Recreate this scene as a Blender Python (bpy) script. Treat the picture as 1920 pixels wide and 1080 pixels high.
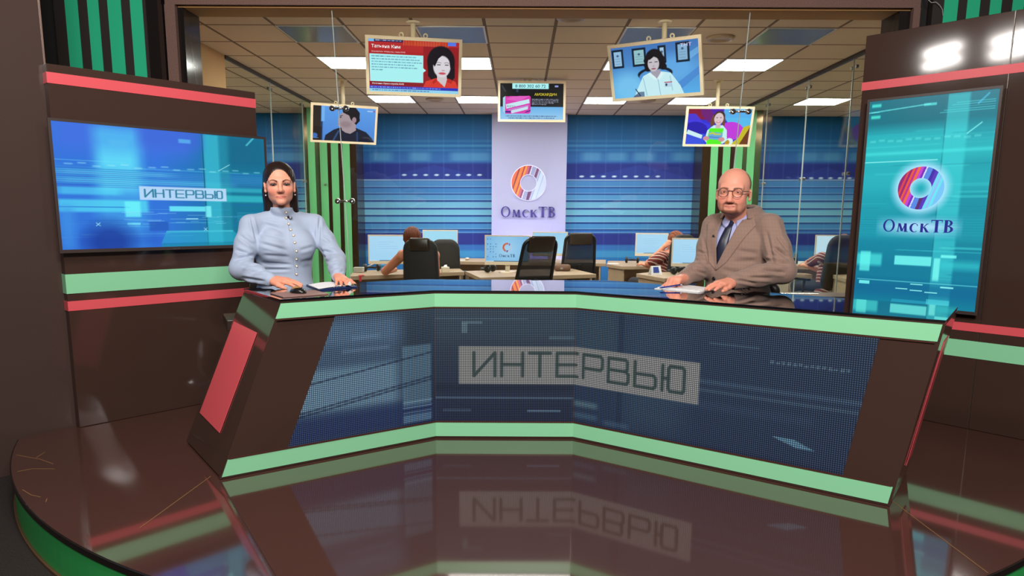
import bpy, bmesh, math, random
import numpy as np
from mathutils import Vector, Matrix

for _o in list(bpy.data.objects):
    bpy.data.objects.remove(_o)
SC = bpy.context.scene
COL = SC.collection
PI = math.pi

# ------------------------------------------------------------------ camera
CAM_F, CAM_CX, CAM_CY, CAM_H = 1311.0, 960.0, 609.3, 1.2
PITCH, ROLL, YAW = 0.1586, -0.00792, 0.0112


def _rot():
    cy, sy = math.cos(YAW), math.sin(YAW)
    cp, sp = math.cos(PITCH), math.sin(PITCH)
    cr, sr = math.cos(ROLL), math.sin(ROLL)
    rz = np.array([[cy, -sy, 0], [sy, cy, 0], [0, 0, 1]])
    rx = np.array([[1, 0, 0], [0, cp, sp], [0, -sp, cp]])
    ry = np.array([[cr, 0, sr], [0, 1, 0], [-sr, 0, cr]])
    return rz @ rx @ ry


RM = _rot()                       # columns: camera right, forward, up in the world
cam_data = bpy.data.cameras.new('camera')
cam = bpy.data.objects.new('camera', cam_data)
COL.objects.link(cam)
cam_data.sensor_width = 36.0
cam_data.lens = 36.0 * CAM_F / 1920.0
cam_data.shift_y = (CAM_CY - 540.0) / 1920.0
cam_data.clip_start = 0.05
cam_data.clip_end = 60
m = Matrix.Identity(4)
for r in range(3):
    m[r][0] = RM[r, 0]
    m[r][1] = RM[r, 2]
    m[r][2] = -RM[r, 1]
m.translation = Vector((0, 0, CAM_H))
cam.matrix_world = m
SC.camera = cam

# ------------------------------------------------------------------ view, world, big lights
SC.view_settings.view_transform = 'Standard'
SC.view_settings.look = 'None'
SC.view_settings.gamma = 1.0
SC.view_settings.use_curve_mapping = False
SC.view_settings.exposure = 0.0
SC.cycles.use_denoising = True
SC.cycles.max_bounces = 10
SC.cycles.diffuse_bounces = 4
SC.cycles.glossy_bounces = 5
SC.cycles.transmission_bounces = 8
SC.cycles.transparent_max_bounces = 16
SC.cycles.sample_clamp_indirect = 6.0
SC.cycles.caustics_reflective = False
SC.cycles.caustics_refractive = False

world = bpy.data.worlds.new('world')
SC.world = world
world.use_nodes = True
bg = world.node_tree.nodes['Background']
bg.inputs[0].default_value = (0.10, 0.085, 0.075, 1)
bg.inputs[1].default_value = 1.0


def area(name, loc, target, sx, sy, power, col=(1, 0.95, 0.9)):
    d = bpy.data.lights.new(name, 'AREA')
    d.shape = 'RECTANGLE'
    d.size, d.size_y = sx, sy
    d.energy = power
    d.color = col
    o = bpy.data.objects.new(name, d)
    COL.objects.link(o)
    o.location = loc
    v = Vector(target) - Vector(loc)
    o.rotation_euler = v.to_track_quat('-Z', 'Y').to_euler()
    return o


# soft studio lights hung over and in front of the set
for lx, ly, tx in ((-1.62, 2.22, -1.2), (-1.08, 1.80, -0.4), (1.2, -0.1, 1.4), (0.7, -0.2, 0.5)):
    for dz in (0.0, 0.13):                      # twin-tube fixtures
        area('studio_tube_light', (lx, ly, (2.84 if lx < 0 else 3.3) + dz), (tx, 3.9, 0.9 + dz), 0.5, 0.055, 12 if lx < 0 else 27)
area('studio_softlight', (0.1, -1.4, 3.3), (0.1, 3.6, 0.5), 1.6, 0.5, 175)
# two unseen fill lights added behind the portal head to brighten the hanging screens
for lx in (-0.95, 1.05):
    area('screen_fill_light', (lx, 5.2, 2.69), (lx * 0.95, 6.3, 2.45), 0.7, 0.05, 5.0, (1, 0.94, 0.86))
# violet strip at the foot of the logo wall
area('logo_wall_light', (0.11, 11.2, 0.3), (0.11, 11.55, 1.5), 1.0, 0.1, 12.0, (0.55, 0.45, 1.0))

# ------------------------------------------------------------------ unprojection


def ray(u, v):
    return RM @ np.array([(u - CAM_CX) / CAM_F, 1.0, -(v - CAM_CY) / CAM_F])


ORG = np.array([0.0, 0.0, CAM_H])


def atz(u, v, z):
    d = ray(u, v)
    return Vector(ORG + d * (z - CAM_H) / d[2])


def aty(u, v, y):
    d = ray(u, v)
    return Vector(ORG + d * y / d[1])


def atplane(u, v, p0, n):
    d = ray(u, v)
    p0 = np.array(p0, float)
    n = np.array(n, float)
    return Vector(ORG + d * np.dot(p0 - ORG, n) / np.dot(d, n))


# ------------------------------------------------------------------ colour and materials
def lin(c):
    c = np.asarray(c, float) / 255.0
    return np.where(c <= 0.04045, c / 12.92, ((c + 0.055) / 1.055) ** 2.4)


def L4(c):
    a = lin(c)
    return (float(a[0]), float(a[1]), float(a[2]), 1.0)


_M = {}


def mat(name, col=(128, 128, 128), rough=0.5, metal=0.0, spec=0.5, coat=0.0, coat_rough=0.05,
        noise=0.0, nscale=8.0, stretch=(1, 1, 1), bump=0.0, bscale=200.0, sheen=0.0, sss=0.0,
        emit=None, estr=1.0, rough_var=0.0):
    if name in _M:
        return _M[name]
    mt = bpy.data.materials.new(name)
    mt.use_nodes = True
    nt = mt.node_tree
    b = nt.nodes['Principled BSDF']
    b.inputs['Base Color'].default_value = L4(col)
    b.inputs['Roughness'].default_value = rough
    b.inputs['Metallic'].default_value = metal
    b.inputs['Specular IOR Level'].default_value = spec
    b.inputs['Coat Weight'].default_value = coat
    b.inputs['Coat Roughness'].default_value = coat_rough
    if sheen:
        b.inputs['Sheen Weight'].default_value = sheen
    if sss:
        b.inputs['Subsurface Weight'].default_value = sss
        b.inputs['Subsurface Radius'].default_value = (0.9, 0.35, 0.2)
        b.inputs['Subsurface Scale'].default_value = 0.01
    if emit is not None:
        b.inputs['Emission Color'].default_value = L4(emit)
        b.inputs['Emission Strength'].default_value = estr
    if noise or bump or rough_var:
        tc = nt.nodes.new('ShaderNodeTexCoord')
        mp = nt.nodes.new('ShaderNodeMapping')
        mp.inputs['Scale'].default_value = stretch
        nt.links.new(tc.outputs['Object'], mp.inputs['Vector'])
    if noise or rough_var:
        n = nt.nodes.new('ShaderNodeTexNoise')
        n.inputs['Scale'].default_value = nscale
        n.inputs['Detail'].default_value = 5
        nt.links.new(mp.outputs['Vector'], n.inputs['Vector'])
    if noise:
        mx = nt.nodes.new('ShaderNodeMix')
        mx.data_type = 'RGBA'
        c = np.array(L4(col)[:3])
        mx.inputs[6].default_value = tuple(np.clip(c * (1 - noise), 0, 1)) + (1,)
        mx.inputs[7].default_value = tuple(np.clip(c * (1 + noise), 0, 1)) + (1,)
        nt.links.new(n.outputs['Fac'], mx.inputs[0])
        nt.links.new(mx.outputs[2], b.inputs['Base Color'])
    if rough_var:
        mr = nt.nodes.new('ShaderNodeMapRange')
        mr.inputs['To Min'].default_value = max(0, rough - rough_var)
        mr.inputs['To Max'].default_value = rough + rough_var
        nt.links.new(n.outputs['Fac'], mr.inputs['Value'])
        nt.links.new(mr.outputs['Result'], b.inputs['Roughness'])
    if bump:
        n2 = nt.nodes.new('ShaderNodeTexNoise')
        n2.inputs['Scale'].default_value = bscale
        n2.inputs['Detail'].default_value = 3
        nt.links.new(mp.outputs['Vector'], n2.inputs['Vector'])
        bp = nt.nodes.new('ShaderNodeBump')
        bp.inputs['Strength'].default_value = bump
        bp.inputs['Distance'].default_value = 0.004
        nt.links.new(n2.outputs['Fac'], bp.inputs['Height'])
        nt.links.new(bp.outputs['Normal'], b.inputs['Normal'])
    _M[name] = mt
    return mt


def attr_mat(name, mode='diffuse', rough=0.5, spec=0.4, strength=1.0, dots=0.0, sss=0.0, bump=0.0, bscale=300, sheen=0.0, gain=1.0):
    """Material whose colour is the mesh's own 'Col' attribute: painted print, skin or a lit screen picture."""
    if name in _M:
        return _M[name]
    mt = bpy.data.materials.new(name)
    mt.use_nodes = True
    nt = mt.node_tree
    b = nt.nodes['Principled BSDF']
    a = nt.nodes.new('ShaderNodeAttribute')
    a.attribute_name = 'Col'
    b.inputs['Roughness'].default_value = rough
    b.inputs['Specular IOR Level'].default_value = spec
    if sheen:
        b.inputs['Sheen Weight'].default_value = sheen
    if mode == 'diffuse':
        nt.links.new(a.outputs['Color'], b.inputs['Base Color'])
        if sss:
            b.inputs['Subsurface Weight'].default_value = sss
            b.inputs['Subsurface Radius'].default_value = (0.9, 0.35, 0.2)
            b.inputs['Subsurface Scale'].default_value = 0.008
    else:
        b.inputs['Base Color'].default_value = (0.004, 0.004, 0.005, 1)
        nt.links.new(a.outputs['Color'], b.inputs['Emission Color'])
        b.inputs['Emission Strength'].default_value = strength
        if dots:
            uv = nt.nodes.new('ShaderNodeUVMap')
            sc = nt.nodes.new('ShaderNodeVectorMath')
            sc.operation = 'SCALE'
            sc.inputs['Scale'].default_value = 1.0 / dots
            fr = nt.nodes.new('ShaderNodeVectorMath')
            fr.operation = 'FRACTION'
            sb = nt.nodes.new('ShaderNodeVectorMath')
            sb.operation = 'SUBTRACT'
            sb.inputs[1].default_value = (0.5, 0.5, 0)
            ln = nt.nodes.new('ShaderNodeVectorMath')
            ln.operation = 'LENGTH'
            mr = nt.nodes.new('ShaderNodeMapRange')
            mr.inputs['From Min'].default_value = 0.23
            mr.inputs['From Max'].default_value = 0.37
            mr.inputs['To Min'].default_value = 2.25
            mr.inputs['To Max'].default_value = 0.38
            ml = nt.nodes.new('ShaderNodeMath')
            ml.operation = 'MULTIPLY'
            ml.inputs[1].default_value = strength
            nt.links.new(uv.outputs['UV'], sc.inputs[0])
            nt.links.new(sc.outputs['Vector'], fr.inputs[0])
            nt.links.new(fr.outputs['Vector'], sb.inputs[0])
            nt.links.new(sb.outputs['Vector'], ln.inputs[0])
            nt.links.new(ln.outputs['Value'], mr.inputs['Value'])
            nt.links.new(mr.outputs['Result'], ml.inputs[0])
            nt.links.new(ml.outputs['Value'], b.inputs['Emission Strength'])
    if bump:
        tc = nt.nodes.new('ShaderNodeTexCoord')
        n2 = nt.nodes.new('ShaderNodeTexNoise')
        n2.inputs['Scale'].default_value = bscale
        n2.inputs['Detail'].default_value = 3
        nt.links.new(tc.outputs['Object'], n2.inputs['Vector'])
        bp = nt.nodes.new('ShaderNodeBump')
        bp.inputs['Strength'].default_value = bump
        bp.inputs['Distance'].default_value = 0.003
        nt.links.new(n2.outputs['Fac'], bp.inputs['Height'])
        nt.links.new(bp.outputs['Normal'], b.inputs['Normal'])
    _M[name] = mt
    return mt


def glow(name, col, strength=1.0):
    return mat(name, (0, 0, 0), rough=0.4, spec=0.3, emit=col, estr=strength)


def glass_mat(name, tint=(0.97, 1.0, 0.98), refl=1.0):
    """Thin clear pane: straight-through light plus a Fresnel reflection."""
    if name in _M:
        return _M[name]
    mt = bpy.data.materials.new(name)
    mt.use_nodes = True
    nt = mt.node_tree
    nt.nodes.clear()
    out = nt.nodes.new('ShaderNodeOutputMaterial')
    tr = nt.nodes.new('ShaderNodeBsdfTransparent')
    tr.inputs[0].default_value = tint + (1,)
    gl = nt.nodes.new('ShaderNodeBsdfGlossy')
    gl.inputs['Roughness'].default_value = 0.0
    gl.inputs['Color'].default_value = (refl, refl, refl, 1)
    lw = nt.nodes.new('ShaderNodeLayerWeight')
    lw.inputs['Blend'].default_value = 0.5
    pw = nt.nodes.new('ShaderNodeMath')
    pw.operation = 'POWER'
    pw.inputs[1].default_value = 4.0
    ma = nt.nodes.new('ShaderNodeMath')
    ma.operation = 'MULTIPLY_ADD'
    ma.inputs[1].default_value = 0.13
    ma.inputs[2].default_value = 0.025
    nt.links.new(lw.outputs['Facing'], pw.inputs[0])
    nt.links.new(pw.outputs[0], ma.inputs[0])
    fr = ma
    mx = nt.nodes.new('ShaderNodeMixShader')
    nt.links.new(fr.outputs[0], mx.inputs[0])
    nt.links.new(tr.outputs[0], mx.inputs[1])
    nt.links.new(gl.outputs[0], mx.inputs[2])
    nt.links.new(mx.outputs[0], out.inputs['Surface'])
    _M[name] = mt
    return mt


# ------------------------------------------------------------------ mesh building
class MB:
    def __init__(self):
        self.v, self.f, self.mi = [], [], []

    def add(self, vs, fs, mi=0):
        k = len(self.v)
        self.v += [tuple(p) for p in vs]
        self.f += [tuple(i + k for i in f) for f in fs]
        self.mi += [mi] * len(fs)
        return self

    def box(self, c, s, rot=None, mi=0):
        hx, hy, hz = s[0] / 2, s[1] / 2, s[2] / 2
        vs = [Vector((x, y, z)) for x in (-hx, hx) for y in (-hy, hy) for z in (-hz, hz)]
        if rot is not None:
            vs = [rot @ p for p in vs]
        c = Vector(c)
        vs = [p + c for p in vs]
        return self.add(vs, [(0, 1, 3, 2), (4, 6, 7, 5), (0, 4, 5, 1), (2, 3, 7, 6), (0, 2, 6, 4), (1, 5, 7, 3)], mi)

    def prism(self, pts, ext, mi=0):
        """Polygon pts (3D) extruded by vector ext."""
        n = len(pts)
        e = Vector(ext)
        a = [Vector(p) for p in pts]
        vs = a + [p + e for p in a]
        nrm = Vector((0, 0, 0))
        for i in range(n):
            nrm += a[i].cross(a[(i + 1) % n])
        fs = [tuple(range(n)), tuple(range(2 * n - 1, n - 1, -1))]
        fs += [(i, i + n, (i + 1) % n + n, (i + 1) % n) for i in range(n)]
        if nrm.dot(e) > 0:
            fs = [tuple(reversed(f)) for f in fs]
        return self.add(vs, fs, mi)

    def tube(self, pts, r, n=12, caps=True, mi=0, squash=None, up=None):
        pts = [Vector(p) for p in pts]
        rs = r if isinstance(r, (list, tuple)) else [r] * len(pts)
        t0 = (pts[1] - pts[0]).normalized()
        ref = Vector(up) if up is not None else (Vector((0, 0, 1)) if abs(t0.z) < 0.9 else Vector((1, 0, 0)))
        vs = []
        for i, p in enumerate(pts):
            t = (pts[min(i + 1, len(pts) - 1)] - pts[max(i - 1, 0)]).normalized()
            x = ref.cross(t)
            if x.length < 1e-5:
                x = Vector((1, 0, 0)).cross(t)
            x.normalize()
            y = t.cross(x).normalized()
            ref = y if up is None else ref
            q = squash if squash else (1, 1)
            for k in range(n):
                a = 2 * PI * k / n
                vs.append(p + x * (math.cos(a) * rs[i] * q[0]) + y * (math.sin(a) * rs[i] * q[1]))
        fs = []
        for i in range(len(pts) - 1):
            for k in range(n):
                a, b = i * n + k, i * n + (k + 1) % n
                fs.append((a, b, b + n, a + n))
        if caps:
            fs.append(tuple(reversed(range(n))))
            fs.append(tuple(range((len(pts) - 1) * n, len(pts) * n)))
        return self.add(vs, fs, mi)

    def lathe(self, prof, c=(0, 0, 0), n=20, rot=None, mi=0):
        """prof: list of (r, z)."""
        vs = []
        c = Vector(c)
        for r, z in prof:
            for k in range(n):
                a = 2 * PI * k / n
                p = Vector((r * math.cos(a), r * math.sin(a), z))
                vs.append((rot @ p if rot is not None else p) + c)
        fs = []
        for i in range(len(prof) - 1):
            for k in range(n):
                a, b = i * n + k, i * n + (k + 1) % n
                fs.append((a, b, b + n, a + n))
        fs.append(tuple(reversed(range(n))))
        fs.append(tuple(range((len(prof) - 1) * n, len(prof) * n)))
        return self.add(vs, fs, mi)

    def ball(self, c, r, n=14, rot=None, mi=0):
        rr = r if isinstance(r, (tuple, list)) else (r, r, r)
        c = Vector(c)
        vs = []
        m_ = n // 2
        for i in range(m_ + 1):
            th = PI * i / m_
            for k in range(n):
                a = 2 * PI * k / n
                p = Vector((rr[0] * math.sin(th) * math.cos(a), rr[1] * math.sin(th) * math.sin(a), rr[2] * math.cos(th)))
                vs.append((rot @ p if rot is not None else p) + c)
        fs = []
        for i in range(m_):
            for k in range(n):
                a, b = i * n + k, i * n + (k + 1) % n
                fs.append((a, a + n, b + n, b))
        return self.add(vs, fs, mi)

    def build(self, name, mats, parent=None, smooth=False, bevel=0.0, loc=None, seg=2):
        me = bpy.data.meshes.new(name)
        vs = self.v
        me.from_pydata(vs, [], self.f)
        if not isinstance(mats, (list, tuple)):
            mats = [mats]
        for m_ in mats:
            me.materials.append(m_)
        if len(mats) > 1:
            me.polygons.foreach_set('material_index', self.mi)
        if smooth:
            me.polygons.foreach_set('use_smooth', [True] * len(me.polygons))
        me.update()
        return link_mesh(name, me, parent, bevel, loc, seg, smooth)


def link_mesh(name, me, parent=None, bevel=0.0, loc=None, seg=2, smooth=False):
    o = bpy.data.objects.new(name, me)
    COL.objects.link(o)
    if bevel:
        b = o.modifiers.new('bevel', 'BEVEL')
        b.width = bevel
        b.segments = seg
        b.limit_method = 'ANGLE'
        b.angle_limit = 0.6
        b.harden_normals = False
    if parent is not None:
        o.parent = parent
        # geometry is given in world space; the parent's own matrix is undone
        o.matrix_parent_inverse = world_of(parent).inverted()
    if loc is not None:
        o.location = loc
    return o


def world_of(o):
    m_ = Matrix.Translation(o.location) @ o.rotation_euler.to_matrix().to_4x4()
    if o.parent is not None:
        return world_of(o.parent) @ o.matrix_parent_inverse @ m_
    return m_


def local(o):
    """Let a part's geometry be read in its parent's own axes."""
    o.matrix_parent_inverse = Matrix.Identity(4)
    return o


def tag(o, label=None, cat=None, group=None, kind=None):
    if label:
        o['label'] = label
    if cat:
        o['category'] = cat
    if group:
        o['group'] = group
    if kind:
        o['kind'] = kind
    return o


def thing(name, label, cat, loc=(0, 0, 0), rz=0.0, group=None):
    o = bpy.data.objects.new(name, None)
    COL.objects.link(o)
    o.empty_display_size = 0.1
    o.location = loc
    o.rotation_euler = (0, 0, rz)
    return tag(o, label, cat, group)


def structure(o, label=None):
    o['kind'] = 'structure'
    if label:
        o['label'] = label
        o['category'] = 'setting'
    return o


def dup(root, loc=None, rz=None, label=None):
    r = root.copy()
    COL.objects.link(r)
    if loc is not None:
        r.location = loc
    if rz is not None:
        r.rotation_euler = (0, 0, rz)
    if label:
        r['label'] = label
    for ch in list(root.children):
        c = ch.copy()
        COL.objects.link(c)
        c.parent = r
        for g in list(ch.children):
            d = g.copy()
            COL.objects.link(d)
            d.parent = c
    return r


def yaw_mat(a):
    return Matrix.Rotation(a, 3, 'Z')


# ------------------------------------------------------------------ painter: colours computed at points
class Paint:
    def __init__(self, X, Y, base):
        self.X, self.Y = np.asarray(X, float), np.asarray(Y, float)
        self.C = np.zeros(self.X.shape + (3,)) + np.asarray(base, float)

    def mix(self, a, col):
        a = np.clip(a, 0, 1)[..., None]
        self.C = self.C * (1 - a) + np.asarray(col, float) * a
        return self

    def addl(self, a, col):
        self.C = np.clip(self.C + a[..., None] * np.asarray(col, float), 0, 255)
        return self

    def rect(self, x0, y0, x1, y1, col, a=1.0, s=0.0, sy=None):
        sy = s if sy is None else sy
        s = max(s, 1e-6)
        sy = max(sy, 1e-6)
        x0, x1 = min(x0, x1), max(x0, x1)
        y0, y1 = min(y0, y1), max(y0, y1)
        m_ = np.clip((self.X - x0) / s + .5, 0, 1) * np.clip((x1 - self.X) / s + .5, 0, 1) * \
            np.clip((self.Y - y0) / sy + .5, 0, 1) * np.clip((y1 - self.Y) / sy + .5, 0, 1)
        return self.mix(m_ * a, col)

    def ell(self, cx, cy, rx, ry, col, a=1.0, s=0.08, ang=0.0):
        dx, dy = self.X - cx, self.Y - cy
        if ang:
            c, sn = math.cos(ang), math.sin(ang)
            dx, dy = dx * c + dy * sn, -dx * sn + dy * c
        d = np.sqrt((dx / rx) ** 2 + (dy / ry) ** 2)
        return self.mix(np.clip((1 - d) / s + .5, 0, 1) * a, col)

    def poly(self, pts, col, a=1.0):
        X, Y = self.X, self.Y
        ins = np.zeros(X.shape, bool)
        n = len(pts)
        for i in range(n):
            (xa, ya), (xb, yb) = pts[i], pts[(i + 1) % n]
            if ya == yb:
                continue
            c = ((ya > Y) != (yb > Y)) & (X < (xb - xa) * (Y - ya) / (yb - ya) + xa)
            ins ^= c
        return self.mix(ins * a, col)

    def line(self, pts, w, col, a=1.0, s=None):
        s = w * .3 if s is None else s
        d = np.full(self.X.shape, 1e9)
        for (xa, ya), (xb, yb) in zip(pts[:-1], pts[1:]):
            dx, dy = xb - xa, yb - ya
            l2 = dx * dx + dy * dy + 1e-12
            t = np.clip(((self.X - xa) * dx + (self.Y - ya) * dy) / l2, 0, 1)
            d = np.minimum(d, np.hypot(self.X - xa - t * dx, self.Y - ya - t * dy))
        return self.mix(np.clip((w / 2 - d) / s + .5, 0, 1) * a, col)


TECH = {  # wide strokes of the block capitals, unit box, y up
    'И': [[(0, 1), (0, 0), (1, 1), (1, 0)]],
    'Н': [[(0, 0), (0, 1)], [(1, 0), (1, 1)], [(0, .5), (1, .5)]],
    'Т': [[(0, 1), (1, 1)], [(.5, 0), (.5, 1)]],
    'Е': [[(1, 1), (0, 1), (0, 0), (1, 0)], [(0, .5), (.92, .5)]],
    'Р': [[(0, 0), (0, 1), (.9, 1), (1, .9), (1, .52), (.9, .42), (0, .42)]],
    'В': [[(0, 0), (0, 1), (.86, 1), (.94, .92), (.94, .6), (.86, .52), (0, .52)], [(.86, .52), (1, .42), (1, .1), (.9, 0), (0, 0)]],
    'Ь': [[(0, 1), (0, 0), (.9, 0), (1, .1), (1, .42), (.9, .52), (0, .52)]],
    'Ю': [[(0, 0), (0, 1)], [(0, .5), (.28, .5)], [(.28, .1), (.36, 0), (.92, 0), (1, .1), (1, .9), (.92, 1), (.36, 1), (.28, .9), (.28, .1)]],
}


def tech_text(p, s, x0, y0, x1, y1, w, col, a=1.0, shear=0.0, gap=0.28):
    n = len(s)
    cw = (x1 - x0) / (n + gap * (n - 1))
    for i, ch in enumerate(s):
        ox = x0 + i * cw * (1 + gap)
        for st in TECH[ch]:
            p.line([(ox + q[0] * cw + shear * q[1] * (y1 - y0), y0 + q[1] * (y1 - y0)) for q in st], w, col, a)


def grid_mesh(name, P, C, m_, parent=None, uv=None):
    """P (h,w,3) points, C (h,w,3) sRGB 0..255 colours at the points."""
    h, w = P.shape[:2]
    me = bpy.data.meshes.new(name)
    nv = h * w
    me.vertices.add(nv)
    me.vertices.foreach_set('co', P.reshape(-1).astype(np.float32))
    i = np.arange(nv).reshape(h, w)
    q = np.stack([i[:-1, :-1], i[:-1, 1:], i[1:, 1:], i[1:, :-1]], -1).reshape(-1, 4)
    nf = len(q)
    me.loops.add(nf * 4)
    me.polygons.add(nf)
    me.loops.foreach_set('vertex_index', q.reshape(-1).astype(np.int32))
    me.polygons.foreach_set('loop_start', (np.arange(nf) * 4).astype(np.int32))
    me.update(calc_edges=True)
    at = me.color_attributes.new('Col', 'FLOAT_COLOR', 'POINT')
    rgba = np.ones((nv, 4), np.float32)
    rgba[:, :3] = lin(np.clip(C, 0, 255)).reshape(-1, 3)
    at.data.foreach_set('color', rgba.reshape(-1))
    if uv is not None:
        ul = me.uv_layers.new(name='UVMap')
        ul.data.foreach_set('uv', uv.reshape(-1, 2)[q.reshape(-1)].astype(np.float32).reshape(-1))
    me.materials.append(m_)
    me.validate()
    return link_mesh(name, me, parent)


def quad_points(tl, tr, bl, br, w, h):
    u = np.linspace(0, 1, w)[None, :, None]
    v = np.linspace(0, 1, h)[:, None, None]
    tl, tr, bl, br = [np.array(p, float) for p in (tl, tr, bl, br)]
    # rows run bottom to top so that faces look out of the picture side
    return (bl * (1 - u) + br * u) * (1 - v) + (tl * (1 - u) + tr * u) * v, u[..., 0] + 0 * v[..., 0], v[..., 0] + 0 * u[..., 0]


def text_mesh(name, s, origin, ex, ey, size, m_, parent=None, depth=0.0, align='LEFT', bold=0.0, width=None, spacing=1.0):
    """Lettering laid in the plane (ex, ey) at origin; size = capital height."""
    c = bpy.data.curves.new(name + '_curve', 'FONT')
    c.body = s
    c.size = 1.0
    c.align_x = align
    c.extrude = depth
    c.offset = bold
    c.space_character = spacing
    c.resolution_u = 3
    t = bpy.data.objects.new(name + '_curve', c)
    COL.objects.link(t)
    dg = bpy.context.evaluated_depsgraph_get()
    me = bpy.data.meshes.new_from_object(t.evaluated_get(dg))
    bpy.data.objects.remove(t)
    bpy.data.curves.remove(c)
    co = np.array([v.co[:] for v in me.vertices]) if len(me.vertices) else np.zeros((0, 3))
    if len(co):
        k = size / 0.73
        kx = k
        if width is not None:
            kx = width / max(1e-6, co[:, 0].max() - co[:, 0].min())
        ex, ey = Vector(ex).normalized(), Vector(ey).normalized()
        ez = ex.cross(ey)
        o = Vector(origin)
        for v in me.vertices:
            p = v.co
            v.co = o + ex * (p.x * kx) + ey * (p.y * k) + ez * (p.z)
    me.materials.clear()
    me.materials.append(m_)
    me.name = name
    return link_mesh(name, me, parent)
# ================================================================== materials of the place
BROWN = mat('brown_gloss_laminate', (64, 46, 40), rough=0.085, spec=0.5, noise=0.06, nscale=3, stretch=(1, 1, .15), rough_var=0.015)
BROWN_FLOOR = mat('brown_gloss_floor', (76, 49, 43), rough=0.07, spec=0.5, coat=0.5, coat_rough=.04, noise=0.06, nscale=2.5, rough_var=0.025)
BLACKGLOSS = mat('black_gloss_panel', (26, 22, 21), rough=0.12, spec=0.6)
DARKMAT = mat('dark_matt_paint', (20, 17, 16), rough=0.8)
GREEN = mat('green_film', (138, 208, 162), rough=0.32, spec=0.35)
GREEN_DEEP = mat('deep_green_film', (42, 172, 128), rough=0.35, spec=0.3)
GREEN_RISER = mat('riser_green_film', (50, 168, 88), rough=0.35, spec=0.3)
RED = mat('red_film', (216, 86, 94), rough=0.32, spec=0.35)
FELT = mat('brown_needle_felt', (108, 84, 77), rough=0.95, spec=0.1, noise=0.55, nscale=160, bump=0.6, bscale=220)
CARPET = mat('dark_grey_carpet', (52, 47, 45), rough=0.98, spec=0.05, noise=0.6, nscale=140, bump=0.8, bscale=160)
PARQUET = mat('office_floor', (160, 146, 132), rough=0.5, noise=0.1)
TANWALL = mat('tan_wall_paint', (196, 158, 112), rough=0.85, spec=0.2)
SOFFIT = mat('ochre_beam_paint', (196, 148, 92), rough=0.7, spec=0.2)
TVBLACK = mat('television_bezel', (60, 49, 46), rough=0.35, spec=0.5)
CHROME = mat('chrome_fitting', (190, 190, 190), rough=0.12, metal=1.0)
STEEL = mat('brushed_steel', (150, 145, 138), rough=0.35, metal=1.0)
SCREEN = attr_mat('screen_picture', 'emit', rough=0.25, spec=0.25, strength=1.0)
LED = attr_mat('led_wall_picture', 'emit', rough=0.55, spec=0.15, strength=0.66, dots=0.0094)
WALLPRINT = attr_mat('printed_wall', 'diffuse', rough=0.45, spec=0.12)
GLASS = glass_mat('clear_pane')
Z = Vector((0, 0, 1))
BROWN_FLOOR.node_tree.nodes['Principled BSDF'].inputs['IOR'].default_value = 2.0

FLOOR_Z = -0.2
CEIL = CAM_H + 1.571


def box_obj(name, lo, hi, m_, parent=None, bevel=0.0):
    lo, hi = Vector(lo), Vector(hi)
    return MB().box((lo + hi) / 2, hi - lo).build(name, m_, parent, bevel=bevel)


# ================================================================== the room shell
structure(box_obj('floor', (-7, -3, FLOOR_Z - 0.1), (7, 5.2, FLOOR_Z), CARPET))
structure(box_obj('floor_office', (-7, 5.2, FLOOR_Z - 0.1), (7, 12.2, FLOOR_Z), PARQUET))

# ceiling of the newsroom: 600 mm mineral tiles on a thin grid
ctm = bpy.data.materials.new('ceiling_tiles')
ctm.use_nodes = True
nt = ctm.node_tree
b = nt.nodes['Principled BSDF']
b.inputs['Roughness'].default_value = 0.9
b.inputs['Specular IOR Level'].default_value = 0.15
tc = nt.nodes.new('ShaderNodeTexCoord')
mp = nt.nodes.new('ShaderNodeMapping')
GX0, GY0 = -0.0218 - 0.3, 6.8757
mp.inputs['Location'].default_value = (-GX0 / 0.6, -GY0 / 0.6, 0)
mp.inputs['Scale'].default_value = (1 / 0.6, 1 / 0.6, 1)
sp = nt.nodes.new('ShaderNodeSeparateXYZ')
nt.links.new(tc.outputs['Object'], mp.inputs['Vector'])
nt.links.new(mp.outputs['Vector'], sp.inputs[0])
edge = []
for ax in (0, 1):
    fr = nt.nodes.new('ShaderNodeMath'); fr.operation = 'FRACT'
    nt.links.new(sp.outputs[ax], fr.inputs[0])
    pg = nt.nodes.new('ShaderNodeMath'); pg.operation = 'PINGPONG'; pg.inputs[1].default_value = 0.5
    nt.links.new(fr.outputs[0], pg.inputs[0])
    lt = nt.nodes.new('ShaderNodeMath'); lt.operation = 'LESS_THAN'; lt.inputs[1].default_value = 0.024
    nt.links.new(pg.outputs[0], lt.inputs[0])
    edge.append(lt)
mxm = nt.nodes.new('ShaderNodeMath'); mxm.operation = 'MAXIMUM'
nt.links.new(edge[0].outputs[0], mxm.inputs[0]); nt.links.new(edge[1].outputs[0], mxm.inputs[1])
nz = nt.nodes.new('ShaderNodeTexNoise'); nz.inputs['Scale'].default_value = 90
nt.links.new(tc.outputs['Object'], nz.inputs['Vector'])
c1 = nt.nodes.new('ShaderNodeMix'); c1.data_type = 'RGBA'
c1.inputs[6].default_value = L4((212, 192, 168)); c1.inputs[7].default_value = L4((222, 202, 176))
nt.links.new(nz.outputs['Fac'], c1.inputs[0])
c2 = nt.nodes.new('ShaderNodeMix'); c2.data_type = 'RGBA'
c2.inputs[7].default_value = L4((128, 108, 94))
nt.links.new(mxm.outputs[0], c2.inputs[0]); nt.links.new(c1.outputs[2], c2.inputs[6])
nt.links.new(c2.outputs[2], b.inputs['Base Color'])
structure(box_obj('ceiling', (-7, 4.95, CEIL), (7, 12.2, CEIL + 0.1), ctm))

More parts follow.
